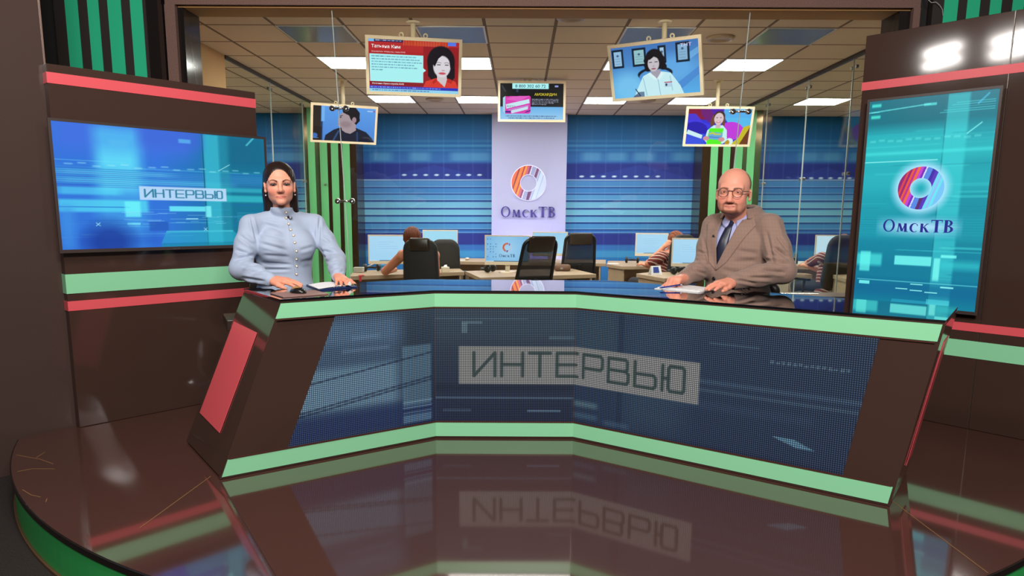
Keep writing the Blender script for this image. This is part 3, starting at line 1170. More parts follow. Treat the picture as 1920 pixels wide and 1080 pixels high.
def logo_ring(name, org, ex, ey, ro, ri, m_, parent, vivid=1.0, pale=1.0):
    """Ring of slanting coloured ribbons."""
    nr, na = 44, 260
    a = np.linspace(0, 2 * PI, na + 1)[None, :]
    r = np.linspace(ri, ro, nr)[:, None]
    x, y = r * np.cos(a), r * np.sin(a)
    p = Paint(x / ro, y / ro, (196, 204, 232) if pale > .5 else (120, 200, 240))
    sx = lambda x0, x1, col, al=1.0: p.poly([(x0 - .35, -1.05), (x1 - .35, -1.05), (x1 + .35, 1.05), (x0 + .35, 1.05)], col, al)
    big = [(-2.0, -.30, (226, 104, 72)), (-.86, -.78, (120, 60, 70)), (-.74, -.62, (240, 130, 70)), (-.58, -.5, (160, 60, 80)), (-.5, -.40, (244, 150, 60)),
           (-.38, -.24, (196, 96, 120)), (-.24, -.13, (120, 66, 120)), (-.13, -.08, (235, 225, 240)), (-.08, .14, (150, 158, 205)), (.14, .2, (190, 180, 215)),
           (.2, .36, (112, 66, 110)), (.36, .46, (170, 180, 220)), (.46, .5, (140, 150, 200)), (.5, .72, (190, 205, 238)), (.72, .76, (150, 165, 215)), (.76, 2, (186, 200, 232))]
    if pale < .5:
        big = [(-2.0, -.62, (150, 40, 120)), (-.9, -.8, (220, 70, 80)), (-.7, -.6, (235, 90, 60)), (-.6, -.5, (190, 50, 150)), (-.5, -.38, (240, 110, 60)), (-.38, -.25, (200, 70, 210)),
               (-.25, -.14, (120, 50, 190)), (-.14, -.08, (220, 230, 255)), (-.08, .16, (90, 140, 230)), (.16, .3, (70, 50, 170)), (.3, .46, (90, 60, 190)), (.46, .6, (120, 220, 245)),
               (.6, .68, (150, 190, 250)), (.68, .8, (110, 230, 245)), (.8, 2, (120, 200, 250))]
    for x0, x1, c in big:
        sx(x0, x1, c)
    # streak of the lower half leans the other way
    low = (y / ro < -.45) & (x / ro > -.25) & (x / ro < .3)
    p.mix(low * (np.abs(x / ro + .02 - (y / ro + .75) * .25) < .07) * 1.0, (96, 50, 110))
    ex, ey = Vector(ex).normalized(), Vector(ey).normalized()
    P = np.array(Vector(org))[None, None] + x[..., None] * np.array(ex) + y[..., None] * np.array(ey)
    P = P[:, ::-1]
    return grid_mesh(name, P, p.C[:, ::-1], m_, parent)


def tech_picture(X, Y, mode):
    """Stream-of-data studio picture; X 0..1 left to right, Y 0..1 bottom to top."""
    rnd = random.Random(11 if mode == 'wide' else 23)
    if mode == 'wide':
        p = Paint(X, Y, (40, 100, 200))
        t = np.clip((X - .45) / .35, 0, 1)[..., None]
        p.C = (1 - t) * np.array([48, 116, 218.]) + t * np.array([18, 116, 150.])
        p.rect(0, .78, .62, 1.1, (66, 112, 226), .8, s=.1, sy=.15)
        p.rect(.17, .45, .36, .98, (86, 205, 248), .55, s=.06, sy=.1)
        p.rect(.18, .5, .34, .8, (110, 238, 252), .7, s=.05, sy=.12)
        p.rect(0, .55, 1, .66, (60, 160, 225), .45, sy=.06)
        p.rect(.0, .60, .5, .64, (92, 200, 240), .6, s=.1, sy=.02)
        p.rect(.16, .0, .37, 1, (84, 206, 246), .35, s=.07)
        p.rect(0, .53, .8, .575, (90, 210, 244), .55, s=.1, sy=.02)
        for k in range(26):
            y = rnd.uniform(.08, .72)
            x = rnd.uniform(-.2, .8)
            p.rect(x, y, x + rnd.uniform(.15, .6), y + rnd.uniform(.002, .012), rnd.choice([(120, 226, 250), (40, 110, 210), (80, 190, 240), (30, 90, 190)]), rnd.uniform(.2, .55), s=.03, sy=.003)
        for k in range(10):
            y = .5 + .016 * k
            p.rect(0, y, 1, y + .006, (30 + rnd.randint(0, 30), 84, 180), .5, sy=.004)
        p.rect(.665, 0, .75, 1, (60, 196, 214), .72, s=.02)
        p.rect(.75, 0, .80, 1, (36, 150, 170), .6, s=.02)
        p.rect(.66, .0, .666, 1, (12, 84, 112), .7)
        p.rect(.36, .86, .66, 1.1, (62, 104, 216), .7, s=.06, sy=.1)
        p.rect(.80, .72, 1, 1, (18, 98, 134), .6, s=.05, sy=.1)
        p.rect(.23, .84, .31, .89, (86, 190, 240), .6, s=.02)
        p.rect(.545, .905, .605, .94, (96, 190, 245), .7, s=.01)
        p.rect(0, .44, .26, .50, (86, 220, 248), .6, s=.05, sy=.02)
        p.rect(0, .3, .38, .4, (84, 220, 246), .75, s=.02, sy=.02)
        p.rect(0, .335, .3, .345, (40, 120, 210), .8)
        p.rect(.275, .26, .345, .39, (110, 246, 252), .8, s=.012)
        p.rect(.48, .31, .66, .355, (110, 240, 250), .85, s=.008)
        p.rect(.66, .26, .69, .36, (130, 246, 250), .8, s=.008)
        p.rect(.7, .40, 1, .46, (56, 200, 208), .7, s=.05, sy=.02)
        p.rect(.7, .49, 1, .53, (60, 206, 214), .55, s=.05, sy=.02)
        for k in range(16):
            x = .03 + .06 * k + rnd.uniform(0, .01)
            p.rect(x, .675 + .012 * math.sin(k * 2.1), x + .035, .684 + .012 * math.sin(k * 2.1), (160, 235, 250), .6, s=.01)
        for k in range(20):
            x, y, w = rnd.uniform(.25, .75), rnd.uniform(.17, .3), rnd.uniform(.04, .14)
            p.rect(x, y, x + w, y + .005, (150, 220, 250), .45)
        p.rect(.56, .24, .62, .25, (170, 240, 252), .8)
        p.rect(.28, .195, .34, .21, (120, 230, 250), .8)
        p.rect(.38, .14, .47, .22, (30, 84, 176), .6, s=.01)
        p.rect(0, 0, .45, .13, (38, 92, 200), .6, s=.1, sy=.1)
        p.ell(.2, .05, .1, .16, (22, 56, 150), .8, s=.9)
        p.rect(.0, .0, .06, .35, (64, 150, 230), .6, s=.04, sy=.1)
        p.poly([(.46, .14), (.80, .14), (.86, .03), (.43, .03)], (44, 176, 206), .55)
        p.poly([(.46, .14), (.80, .14), (.80, .125), (.455, .125)], (90, 216, 230), .4)
        p.rect(.43, -.1, 1, .03, (24, 140, 170), .8, sy=.02)
        for k in range(12):
            p.rect(.83, .2 + .01 * k, .98, .203 + .01 * k, (80, 190, 205), .35)
        for sx_, sy_ in ((.155, .2), (.655, .15)):
            p.line([(sx_ - .008, sy_ - .012), (sx_ + .008, sy_ + .012)], .004, (160, 235, 250), .8)
            p.line([(sx_ - .008, sy_ + .012), (sx_ + .008, sy_ - .012)], .004, (160, 235, 250), .8)
        p.line([(.74, .68), (.80, .74)], .006, (170, 240, 245), .7)
        p.line([(.90, .93), (.94, 1.0)], .012, (90, 210, 220), .7)
        p.rect(.345, .405, .775, .52, (188, 220, 250), .93, s=.004)
        tech_text(p, 'ИНТЕРВЬЮ', .37, .43, .752, .495, .0085, (44, 124, 158), .95, gap=.3)
    else:
        p = Paint(X, Y, (28, 140, 156))
        t = np.clip((Y - .2) / .5, 0, 1)[..., None]
        p.C = (1 - t) * np.array([16, 112, 142.]) + t * np.array([32, 158, 172.])
        p.rect(0, .86, 1, 1.1, (12, 92, 112), .85, sy=.06)
        p.rect(.02, .97, .1, .985, (70, 220, 210), .8, s=.01)
        p.rect(.02, .915, .1, .93, (70, 220, 205), .8, s=.01)
        p.rect(.02, .942, .09, .948, (60, 200, 200), .7)
        p.line([(0, .945), (.5, .963)], .006, (110, 226, 226), .6)
        p.rect(.45, .955, .55, .967, (90, 220, 220), .7, s=.005)
        p.rect(.63, 0, .80, 1, (64, 196, 206), .55, s=.02)
        p.rect(.625, 0, .635, 1, (10, 90, 108), .6, s=.004)
        p.rect(.80, .3, 1, 1, (20, 120, 140), .4, s=.03)
        for k in range(40):
            y = rnd.uniform(.05, .85)
            x = rnd.uniform(-.3, .8)
            p.rect(x, y, x + rnd.uniform(.2, .8), y + rnd.uniform(.002, .012), rnd.choice([(80, 214, 216), (20, 110, 136), (60, 190, 200), (24, 130, 150)]), rnd.uniform(.15, .4), s=.04, sy=.003)
        p.rect(0, .70, 1, .80, (44, 178, 188), .5, sy=.05)
        p.rect(0, .735, 1, .75, (70, 214, 216), .5, sy=.012)
        p.rect(0, .7, .6, .704, (160, 240, 240), .6)
        for k in range(12):
            x = .03 + .075 * k
            p.rect(x, .80 + .004 * math.sin(k * 1.7), x + .05, .807 + .004 * math.sin(k * 1.7), (120, 225, 225), .45, s=.01)
        p.line([(.8, .815), (.9, .86)], .007, (120, 225, 225), .7)
        for k in range(5):
            p.rect(.7 - .03 * k, .955 - .01 * k, .98, .959 - .01 * k, (70, 190, 200), .5)
        p.line([(.86, .945), (.93, .985)], .01, (70, 180, 220), .6)
        p.rect(.0, .55, 1, .66, (44, 176, 186), .35, sy=.06)
        p.rect(0, .46, .3, .56, (24, 150, 168), .4, s=.05)
        p.rect(0, .33, 1, .44, (30, 150, 168), .5, sy=.04)
        for k in range(8):
            y = .345 + .012 * k
            p.rect(0, y, 1, y + .004, (20, 120, 150), .4)
        p.rect(0, .19, .22, .25, (70, 208, 210), .7, s=.02)
        p.rect(.03, .16, .12, .26, (96, 226, 224), .7, s=.01)
        p.rect(.33, .2, .63, .245, (110, 232, 230), .8, s=.006)
        p.rect(.65, .13, .7, .24, (120, 236, 232), .7, s=.008)
        p.rect(.7, .19, 1, .23, (50, 186, 196), .6, s=.03)
        p.rect(.7, .243, .82, .257, (110, 230, 228), .8, s=.005)
        p.rect(0, .04, 1, .12, (14, 92, 136), .75, sy=.05)
        p.rect(.04, .095, .13, .11, (110, 226, 228), .85)
        p.rect(.02, .115, 1, .119, (110, 220, 226), .5)
        for x, y, w in ((.36, .08, .1), (.48, .105, .1), (.48, .075, .1), (.6, .07, .1), (.72, .1, .1)):
            p.rect(x, y, x + w, y + .006, (140, 236, 234), .8)
        p.poly([(.34, .03), (.64, .03), (.6, -.1), (.26, -.1)], (40, 150, 180), .6)
        p.rect(.62, -.02, .8, .04, (80, 200, 214), .5)
        p.C = np.clip(p.C * np.array([1.15, 1.13, 1.10]), 0, 255)
        # bright haloes of the logo, part of the picture
        asp = 1.81
        d = np.hypot((X - .488), (Y - .572) * asp)
        h = np.clip(1 - (np.abs(d - .137) - .05) / .075, 0, 1)
        p.mix(h ** 1.2 * .95, (176, 230, 255))
        g = np.clip(1 - np.abs(X - .495) / .35, 0, 1) ** .5 * np.clip(1 - np.abs(Y - .387) / .058, 0, 1)
        p.mix(np.clip(g * 1.3, 0, 1) * .9, (180, 226, 255))
    return p.C


def television(label, fn, d, n, s0, s1, z0, z1, mode, group):
    o = .055
    t = thing('television', label, 'television', fn((s0 + s1) / 2, z0, 0), 0, group)
    slab(s0 + .012, s1 - .012, z0 + .012, z1 - .012, .012, o - .012, fn, d, n).build('back_shell', TVBLACK, t, bevel=.006)
    slab((s0 + s1) / 2 - .2, (s0 + s1) / 2 + .2, (z0 + z1) / 2 - .2, (z0 + z1) / 2 + .2, .001, .013, fn, d, n).build('wall_bracket', STEEL, t)
    bz = .014
    mb = MB()
    for q in ((s0, s1, z1 - bz, z1), (s0, s1, z0, z0 + bz * 1.3), (s0, s0 + bz, z0 + bz * 1.3, z1 - bz), (s1 - bz, s1, z0 + bz * 1.3, z1 - bz)):
        mb2 = slab(*q, o - .013, o, fn, d, n)
        mb.add(mb2.v, mb2.f)
    mb.build('bezel', TVBLACK, t)
    ia, ib, ja, jb = s0 + bz, s1 - bz, z0 + bz * 1.3, z1 - bz
    left, right = (ia, ib) if (fn(ib, 0, 0) - fn(ia, 0, 0)).x > 0 else (ib, ia)
    oo = o - .004
    w, h = (420, 240) if mode == 'wide' else (250, 430)
    P, u_, v_ = quad_points(fn(left, jb, oo), fn(right, jb, oo), fn(left, ja, oo), fn(right, ja, oo), w, h)
    sc = grid_mesh('screen', P, tech_picture(u_, v_, mode), SCREEN, t)
    slab((s0 + s1) / 2 - .02, (s0 + s1) / 2 + .02, z0 + .004, z0 + .009, o, o + .0006, fn, d, n).build('badge', STEEL, t) if mode == 'wide' else None
    ex = (fn(right, 0, 0) - fn(left, 0, 0)).normalized()
    at = lambda a, c: fn(left, ja, oo + .0015) + ex * (a * abs(ib - ia)) + Z * (c * (jb - ja))
    return t, sc, ex, at, abs(ib - ia), jb - ja


def s_of(pt, org, d):
    return (pt - org).dot(d)


o_ = .055
qa = atplane(88.5, 220, A0 + NL * o_, NL); qb = atplane(498.3, 257, A0 + NL * o_, NL); qc = atplane(117, 475, A0 + NL * o_, NL)
television('wide wall television showing a blue picture with a white caption plate', LP, DL, NL, s_of(qa, A0, DL), s_of(qb, A0, DL), qc.z, qa.z, 'wide', 'set televisions')
qa = atplane(1627, 187, B0 + NR * o_, NR); qb = atplane(1882, 155, B0 + NR * o_, NR); qc = atplane(1833, 592, B0 + NR * o_, NR)
s0_, s1_ = s_of(qb, B0, DR), s_of(qa, B0, DR)
tvr, scr, exr, at_r, wr, hr = television('tall upright television with teal picture and ring logo over the right set panel', RP, DR, NR, s0_, s1_, qc.z, qa.z, 'tall', 'set televisions')
BLUEINK = glow('logo_blue_ink', (36, 40, 140))
lr = logo_ring('ring_logo', at_r(.488, .572), exr, Z, .185 * wr, .086 * wr, SCREEN, scr, pale=0)
sw, _k = station_word('station_name', at_r(.495, .421), exr, Z, .575 * wr, BLUEINK, scr)
tag(slab(s0_ - .001, s0_ + .0, 1.2, 1.24, .03, .04, RP, DR, NR).build('side_badge', STEEL, tvr))
# ================================================================== newsroom: ceiling fittings
LAMPW = mat('lit_diffuser', (255, 255, 255), rough=.5, emit=(255, 252, 246), estr=34.0)
WHITEMETAL = mat('white_metal', (214, 208, 198), rough=.4)
SHINYDIFF = mat('unlit_glossy_diffuser', (128, 118, 108), rough=.22, spec=.4)


def ceil_light(k, j, lit, label, group):
    cx, cy = -0.0218 + (k - 5.5) * .6 + .3, GY0 + .6 * j + .3
    t = thing('ceiling_light', label, 'ceiling light', (cx, cy, CEIL), 0, group)
    mb = MB()
    for dx, dy, sx, sy in ((0, .29, .596, .016), (0, -.29, .596, .016), (.29, 0, .016, .564), (-.29, 0, .016, .564)):
        mb.box((cx + dx, cy + dy, CEIL - .004), (sx, sy, .008))
    mb.build('frame', WHITEMETAL, t)
    box_obj('diffuser', (cx - .281, cy - .281, CEIL - .006), (cx + .281, cy + .281, CEIL - .0015), LAMPW if lit else SHINYDIFF, t)


names = {2: 'far left', 4: 'left of centre', 7: 'right of centre', 9: 'far right', 12: 'beyond the right glass partition'}
for k in (2, 4, 7, 9):
    ceil_light(k, 1, True, 'lit square ceiling panel of the nearer row, %s' % names[k], 'lit ceiling panels')
    ceil_light(k, 5, True, 'lit square ceiling panel of the farther row, %s' % names[k], 'lit ceiling panels')
    ceil_light(k, -1, False, 'unlit glossy ceiling panel next to the portal beam, %s' % names[k], 'unlit ceiling panels')
ceil_light(12, 5, True, 'lit square ceiling panel beyond the right glass partition', 'lit ceiling panels')
for k_, j_ in ((-2, 1), (-2, 5), (13, 1)):  # out-of-view lit panels added to brighten the space behind the partitions
    ceil_light(k_, j_, True, 'added unseen ceiling panel brightening the space beyond the glass partitions', 'added unseen ceiling panels beyond the partitions')
RINGM = mat('aged_white_ring', (176, 150, 120), rough=.4)
for (u, v, lab) in ((1351, 72, 'round ceiling downlight right of the tilted screen'), (815, 187, 'round ceiling downlight below the large red screen'),
                    (1213, 189, 'round ceiling downlight below the tilted screen of a doctor'), (1071, 33, 'round ceiling downlight at the top centre of the ceiling')):
    c = atz(u, v, CEIL - .01)
    t = thing('downlight', lab, 'downlight', c, 0, 'round downlights')
    MB().lathe([(.075, .008), (.125, .008), (.115, -.012), (.085, -.016), (.075, -.004)], c, 28).build('ring', RINGM, t, smooth=True)
    MB().lathe([(0, .002), (.074, .002), (.074, -.002), (0, -.004)], c, 24).build('glass', mat('dim_lens', (70, 60, 52), rough=.15), t)

# ================================================================== logo wall and striped columns
LILAC = mat('lilac_wall_board', (172, 173, 212), rough=.55, spec=.2)
YL = 11.5
l0, l1 = aty(922, 330, YL).x, aty(1062, 330, YL).x
lw_ = thing('logo_board', 'tall pale lilac board with the station logo in the middle of the blue wall', 'wall board', ((l0 + l1) / 2, YL, FLOOR_Z))
box_obj('board', (l0, YL, FLOOR_Z), (l1, YL + .15, CEIL - .002), LILAC, lw_)
rc = aty(991, 343, YL - .03)
kpx = YL / CAM_F
tg = thing('wall_logo', 'backlit ring logo with station name on the pale lilac board', 'sign', rc, 0)
HALO = glow('backlight_halo', (232, 222, 255), 1.15)
ringm = logo_ring('ring', rc, (1, 0, 0), Z, 31 * kpx, 15.6 * kpx, attr_mat('printed_logo', 'diffuse', rough=.3, spec=.4), tg)


def annulus(c, ro, ri, th_, m_, name, par, n=64):
    mb = MB()
    vs, fs = [], []
    for k in range(n):
        a = 2 * PI * k / n
        for r_, yy in ((ro, 0), (ro, th_), (ri, th_), (ri, 0)):
            vs.append(Vector((c.x + r_ * math.cos(a), c.y + yy, c.z + r_ * math.sin(a))))
    for k in range(n):
        for q in range(4):
            fs.append((k * 4 + q, ((k + 1) % n) * 4 + q, ((k + 1) % n) * 4 + (q + 1) % 4, k * 4 + (q + 1) % 4))
    return mb.add(vs, fs).build(name, m_, par)


annulus(rc + Vector((0, .002, 0)), 31 * kpx, 15.6 * kpx, .012, mat('ring_edge', (180, 176, 200), rough=.4), 'ring_body', tg)
annulus(rc + Vector((0, .018, 0)), 32.6 * kpx, 14.4 * kpx, .006, HALO, 'halo', tg)
INK = mat('violet_letter_paint', (62, 48, 136), rough=.4)
station_word('station_name', aty(991, 387.5, YL - .02), (1, 0, 0), Z, 102 * kpx, INK, tg, depth=.012)

BRONZE = mat('bronze_mirror_panel', (92, 70, 50), rough=.14, metal=.75, noise=.1, nscale=3, stretch=(1, 1, .2))
YC = 11.05
GREENCOL = mat('dimmed_green_film', (106, 184, 126), rough=.3, spec=.35)  # darker copy of the green film, dimmer light put into its colour


def column(label, u0, u1, greens, v):
    x0, x1 = aty(u0, v, YC).x, aty(u1, v, YC).x
    t = thing('striped_column', label, 'column', ((x0 + x1) / 2, YC, FLOOR_Z))
    box_obj('shaft', (x0, YC, FLOOR_Z), (x1, YC + .5, CEIL - .002), BRONZE, t)
    for a, c in greens:
        a, c = aty(a, v, YC).x, aty(c, v, YC).x
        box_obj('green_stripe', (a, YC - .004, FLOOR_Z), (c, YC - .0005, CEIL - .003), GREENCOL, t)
    return t


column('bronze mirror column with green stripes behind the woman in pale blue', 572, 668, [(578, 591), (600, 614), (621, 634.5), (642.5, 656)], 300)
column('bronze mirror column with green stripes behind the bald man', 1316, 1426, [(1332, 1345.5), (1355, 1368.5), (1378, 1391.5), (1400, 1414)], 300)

# ================================================================== hanging screens
CREAM = mat('cream_screen_frame', (248, 226, 194), rough=.45)
CREAMPOLE = mat('cream_pole', (226, 210, 176), rough=.4)


def dashes(p, x0, x1, y, h, col, a=.8, seed=1):
    r_ = random.Random(seed)
    x = x0
    while x < x1:
        w = r_.uniform(.012, .05)
        p.rect(x, y, min(x + w, x1), y + h, col, a * r_.uniform(.6, 1), s=.006)
        x += w + .008


def pic_red(X, Y):
    p = Paint(X, Y, (178, 34, 40))
    p.rect(0, .78, 1, .95, (186, 40, 42), .9)
    for k in range(34):
        p.rect(.38 + .015 * k, .90, .386 + .015 * k, 1, (236, 120, 60), .75)
    p.rect(0, .955, .062, 1.1, (120, 190, 246), 1)
    p.rect(.062, .955, .375, 1.1, (22, 16, 70), 1)
    dashes(p, .075, .36, .97, .018, (200, 210, 250), .9, 2)
    p.rect(.875, .93, .965, 1, (84, 120, 235), 1)
    p.rect(.60, .1, 1, .90, (150, 26, 34), .9)
    p.rect(.01, .2, .60, .725, (176, 244, 250), 1)
    p.poly([(.60, .485), (.632, .44), (.60, .40)], (200, 248, 252))
    for k, x1 in enumerate((.52, .56, .585, .50, .54, .15)):
        dashes(p, .03, x1, .672 - .052 * k, .018, (70, 110, 150), .75, 5 + k)
    p.rect(0, .118, .6, .2, (140, 22, 34), .9)
    p.rect(0, .06, 1, .112, (42, 50, 190), 1)
    dashes(p, .01, .8, .077, .02, (170, 190, 250), .9, 12)
    p.rect(0, -.1, 1, .06, (150, 214, 246), 1)
    dashes(p, .03, .67, .02, .02, (70, 90, 150), .8, 13)
    # portrait
    hair, skin = (22, 16, 26), (226, 214, 226)
    p.ell(.80, .62, .155, .30, hair, s=.1)
    p.poly([(.65, .55), (.655, .34), (.70, .25), (.92, .24), (.96, .33), (.955, .56)], hair)
    p.poly([(.60, .112), (.63, .23), (.74, .30), (.89, .30), (.97, .24), (1, .112)], (222, 58, 44))
    p.poly([(.755, .36), (.865, .36), (.87, .28), (.845, .13), (.76, .26)], (214, 196, 204))
    p.ell(.81, .53, .098, .21, skin, s=.12)
    p.poly([(.70, .60), (.72, .80), (.81, .83), (.83, .77), (.77, .68), (.73, .52)], hair)
    p.poly([(.82, .80), (.90, .76), (.925, .60), (.905, .50), (.89, .68)], hair)
    p.rect(.755, .555, .795, .572, (50, 34, 44), .85, s=.01); p.rect(.845, .555, .885, .572, (50, 34, 44), .85, s=.01)
    p.line([(.75, .60), (.775, .612), (.80, .60)], .01, (90, 66, 76), .7)
    p.line([(.84, .60), (.865, .612), (.89, .60)], .01, (90, 66, 76), .7)
    p.ell(.825, .455, .02, .014, (190, 160, 170), .8, s=.5)
    p.ell(.815, .397, .04, .022, (206, 70, 84), .95, s=.4)
    p.poly([(.74, .30), (.70, .22), (.72, .18), (.76, .25)], (190, 40, 34)); p.poly([(.88, .30), (.94, .26), (.92, .2), (.865, .24)], (190, 40, 34))
    return p.C


def pic_doctor(X, Y):
    p = Paint(X, Y, (84, 140, 214))
    t = np.clip(1 - Y, 0, 1)[..., None]
    p.C = t * np.array([92, 176, 240.]) + (1 - t) * np.array([70, 118, 190.])
    p.ell(.18, .2, .2, .3, (130, 204, 250), .8, s=.9); p.ell(.72, .5, .25, .25, (110, 180, 244), .7, s=.9)
    p.poly([(.74, .2), (1, .5), (1, .35), (.8, .1)], (64, 118, 206), .5); p.poly([(.8, .68), (1, .86), (1, .74), (.86, .6)], (130, 190, 240), .6)
    for x0, y0, x1, y1, c in ((.01, .6, .145, .96, (150, 190, 226)), (.25, .60, .41, .95, (150, 196, 206)), (.55, .62, .64, .95, (170, 204, 232)), (.75, .6, .90, .97, (140, 180, 216))):
        p.rect(x0, y0, x1, y1, (14, 30, 50), 1, s=.008)
        p.rect(x0 + .022, y0 + .04, x1 - .022, y1 - .04, c, 1, s=.008)
        for k in range(4):
            p.rect(x0 + .04, y0 + .08 + .05 * k, x1 - .04, y0 + .09 + .05 * k, (90, 120, 160), .5)
        p.ell((x0 + x1) / 2, y1 - .12, .014, .022, (40, 60, 100), .7, s=.3)
    p.ell(.5, .43, .2, .13, (14, 26, 40), 1, s=.08); p.ell(.5, .38, .185, .14, (84, 150, 220), 1, s=.08)
    sh = (206, 240, 250)
    p.poly([(.22, -.1), (.27, .12), (.36, .40), (.44, .46), (.58, .46), (.68, .42), (.78, .16), (.84, -.1)], sh)
    p.poly([(.22, 0), (.30, .10), (.36, .1), (.36, 0)], (40, 60, 100), .6)
    p.line([(.36, .36), (.39, .02)], .012, (150, 196, 220), .7); p.line([(.67, .36), (.69, .08)], .012, (150, 196, 220), .7)
    p.line([(.53, .32), (.55, 0)], .006, (120, 160, 200), .8)
    p.poly([(.455, .50), (.56, .50), (.57, .42), (.52, .33), (.455, .44)], (170, 160, 180))
    hair = (20, 16, 22)
    p.ell(.505, .70, .105, .20, hair, s=.12)
    for q in ((.42, .60), (.425, .54), (.59, .62), (.60, .55), (.585, .70), (.42, .69), (.54, .80), (.46, .80)):
        p.ell(q[0], q[1], .04, .06, hair, s=.25)
    p.ell(.49, .62, .066, .145, (206, 194, 204), s=.12)
    p.poly([(.42, .72), (.46, .80), (.55, .79), (.565, .70), (.5, .755), (.45, .70)], hair)
    p.rect(.44, .645, .475, .66, (40, 36, 50), .85, s=.008); p.rect(.505, .645, .54, .66, (40, 36, 50), .85, s=.008)
    p.ell(.49, .575, .012, .02, (180, 160, 172), .7, s=.5); p.ell(.488, .525, .027, .014, (150, 70, 90), .9, s=.4)
    p.poly([(.45, .45), (.52, .33), (.50, .30), (.42, .42)], (225, 246, 252)); p.poly([(.57, .45), (.52, .33), (.55, .30), (.61, .42)], (225, 246, 252))
    p.rect(.60, .15, .68, .25, (190, 214, 236), 1, s=.006); p.rect(.60, .235, .69, .25, (190, 70, 90), 1); p.ell(.622, .195, .012, .026, (40, 60, 90), 1, s=.2)
    p.line([(.26, .16), (.31, .02)], .012, (26, 40, 70), 1)
    p.ell(.27, .0, .04, .04, (90, 90, 120), .8, s=.3)
    return p.C


def pic_advert(X, Y):
    p = Paint(X, Y, (10, 12, 18))
    p.rect(-1, -1, 2, .36, (110, 180, 240), 1, sy=.02)
    t = np.clip(Y / .36, 0, 1)
    p.mix((Y < .36) * (1 - t) * .8, (176, 216, 250))
    p.line([(.03, .93), (.08, .78)], .03, (70, 84, 100), .6); p.ell(.27, .80, .02, .05, (60, 80, 130), .7, s=.4)
    p.rect(.19, .85, .765, 1.05, (178, 246, 252), 1, s=.01)
    p.rect(.86, .90, .915, .95, (170, 180, 250), .9)
    for k, x1 in enumerate((.93, .92, .92, .85, .74)):
        dashes(p, .50, x1, .555 - .036 * k, .02, (190, 190, 220), .85, 20 + k)
    p.poly([(.045, .60), (.08, .65), (.08, .16), (.045, .22)], (170, 216, 240))
    p.poly([(.08, .64), (.46, .66), (.48, .63), (.48, .2), (.46, .17), (.08, .16)], (226, 60, 180))
    p.poly([(.09, .56), (.2, .64), (.46, .655), (.30, .5)], (240, 120, 215), .6)
    p.poly([(.09, .42), (.455, .57), (.465, .46), (.10, .30)], (206, 236, 250))
    p.poly([(.17, .25), (.44, .37), (.44, .29), (.18, .17)], (206, 230, 250))
    p.line([(.14, .27), (.44, .39)], .025, (190, 170, 240), .8)
    p.rect(.08, .19, .17, .24, (40, 30, 140), .9)
    p.poly([(.40, .22), (.48, .27), (.48, .24), (.40, .19)], (50, 30, 150), .9)
    dashes(p, .09, .9, .085, .025, (60, 80, 120), .8, 31); dashes(p, .13, .86, .03, .025, (60, 80, 120), .8, 32)
    return p.C


def pic_profile(X, Y):
    p = Paint(X, Y, (96, 160, 240))
    p.mix(np.clip(1 - Y, 0, 1) * .5, (60, 110, 200))
    p.rect(-1, -1, .125, 2, (44, 36, 34), 1, s=.01); p.rect(-1, -1, .14, .4, (36, 28, 24), 1, s=.01)
    p.rect(.135, .56, .18, .98, (130, 190, 250), .8, s=.01); p.rect(.125, -1, .15, .55, (24, 36, 70), .9, s=.02)
    p.ell(.03, .14, .045, .07, (60, 110, 190), 1, s=.2); p.ell(.035, .07, .06, .015, (80, 130, 210), .9, s=.3)
    sk = (172, 150, 160)
    p.poly([(.18, 0), (.2, .16), (.33, .33), (.43, .40), (.68, .42), (.86, .30), (.96, .12), (1, 0)], (22, 28, 50))
    p.poly([(.45, .50), (.68, .56), (.69, .34), (.60, .23), (.52, .26), (.46, .33)], sk)
    p.ell(.55, .66, .135, .24, sk, s=.08)
    p.poly([(.43, .78), (.385, .62), (.405, .57), (.385, .53), (.40, .50), (.39, .46), (.44, .40), (.6, .5), (.58, .82)], sk)
    p.poly([(.45, .98), (.47, .84), (.57, .76), (.60, .64), (.69, .50), (.745, .62), (.74, .86), (.66, 1.02), (.52, 1.05)], (24, 22, 30))
    p.ell(.655, .64, .035, .085, (168, 136, 146), s=.2)
    p.line([(.425, .735), (.46, .75)], .018, (40, 30, 36), .9); p.ell(.435, .70, .014, .018, (40, 34, 44), .9, s=.3)
    p.line([(.40, .505), (.43, .505)], .012, (120, 70, 84), .8)
    p.ell(.52, .5, .09, .09, (140, 116, 126), .6, s=.8)
    p.line([(.33, .02), (.41, .30)], .03, (50, 90, 150), .8); p.line([(.72, .0), (.71, .28)], .03, (40, 70, 120), .8)
    p.rect(.86, .90, .95, .935, (190, 210, 250), .9); p.rect(.96, .90, .985, .94, (200, 60, 80), .9)
    return p.C


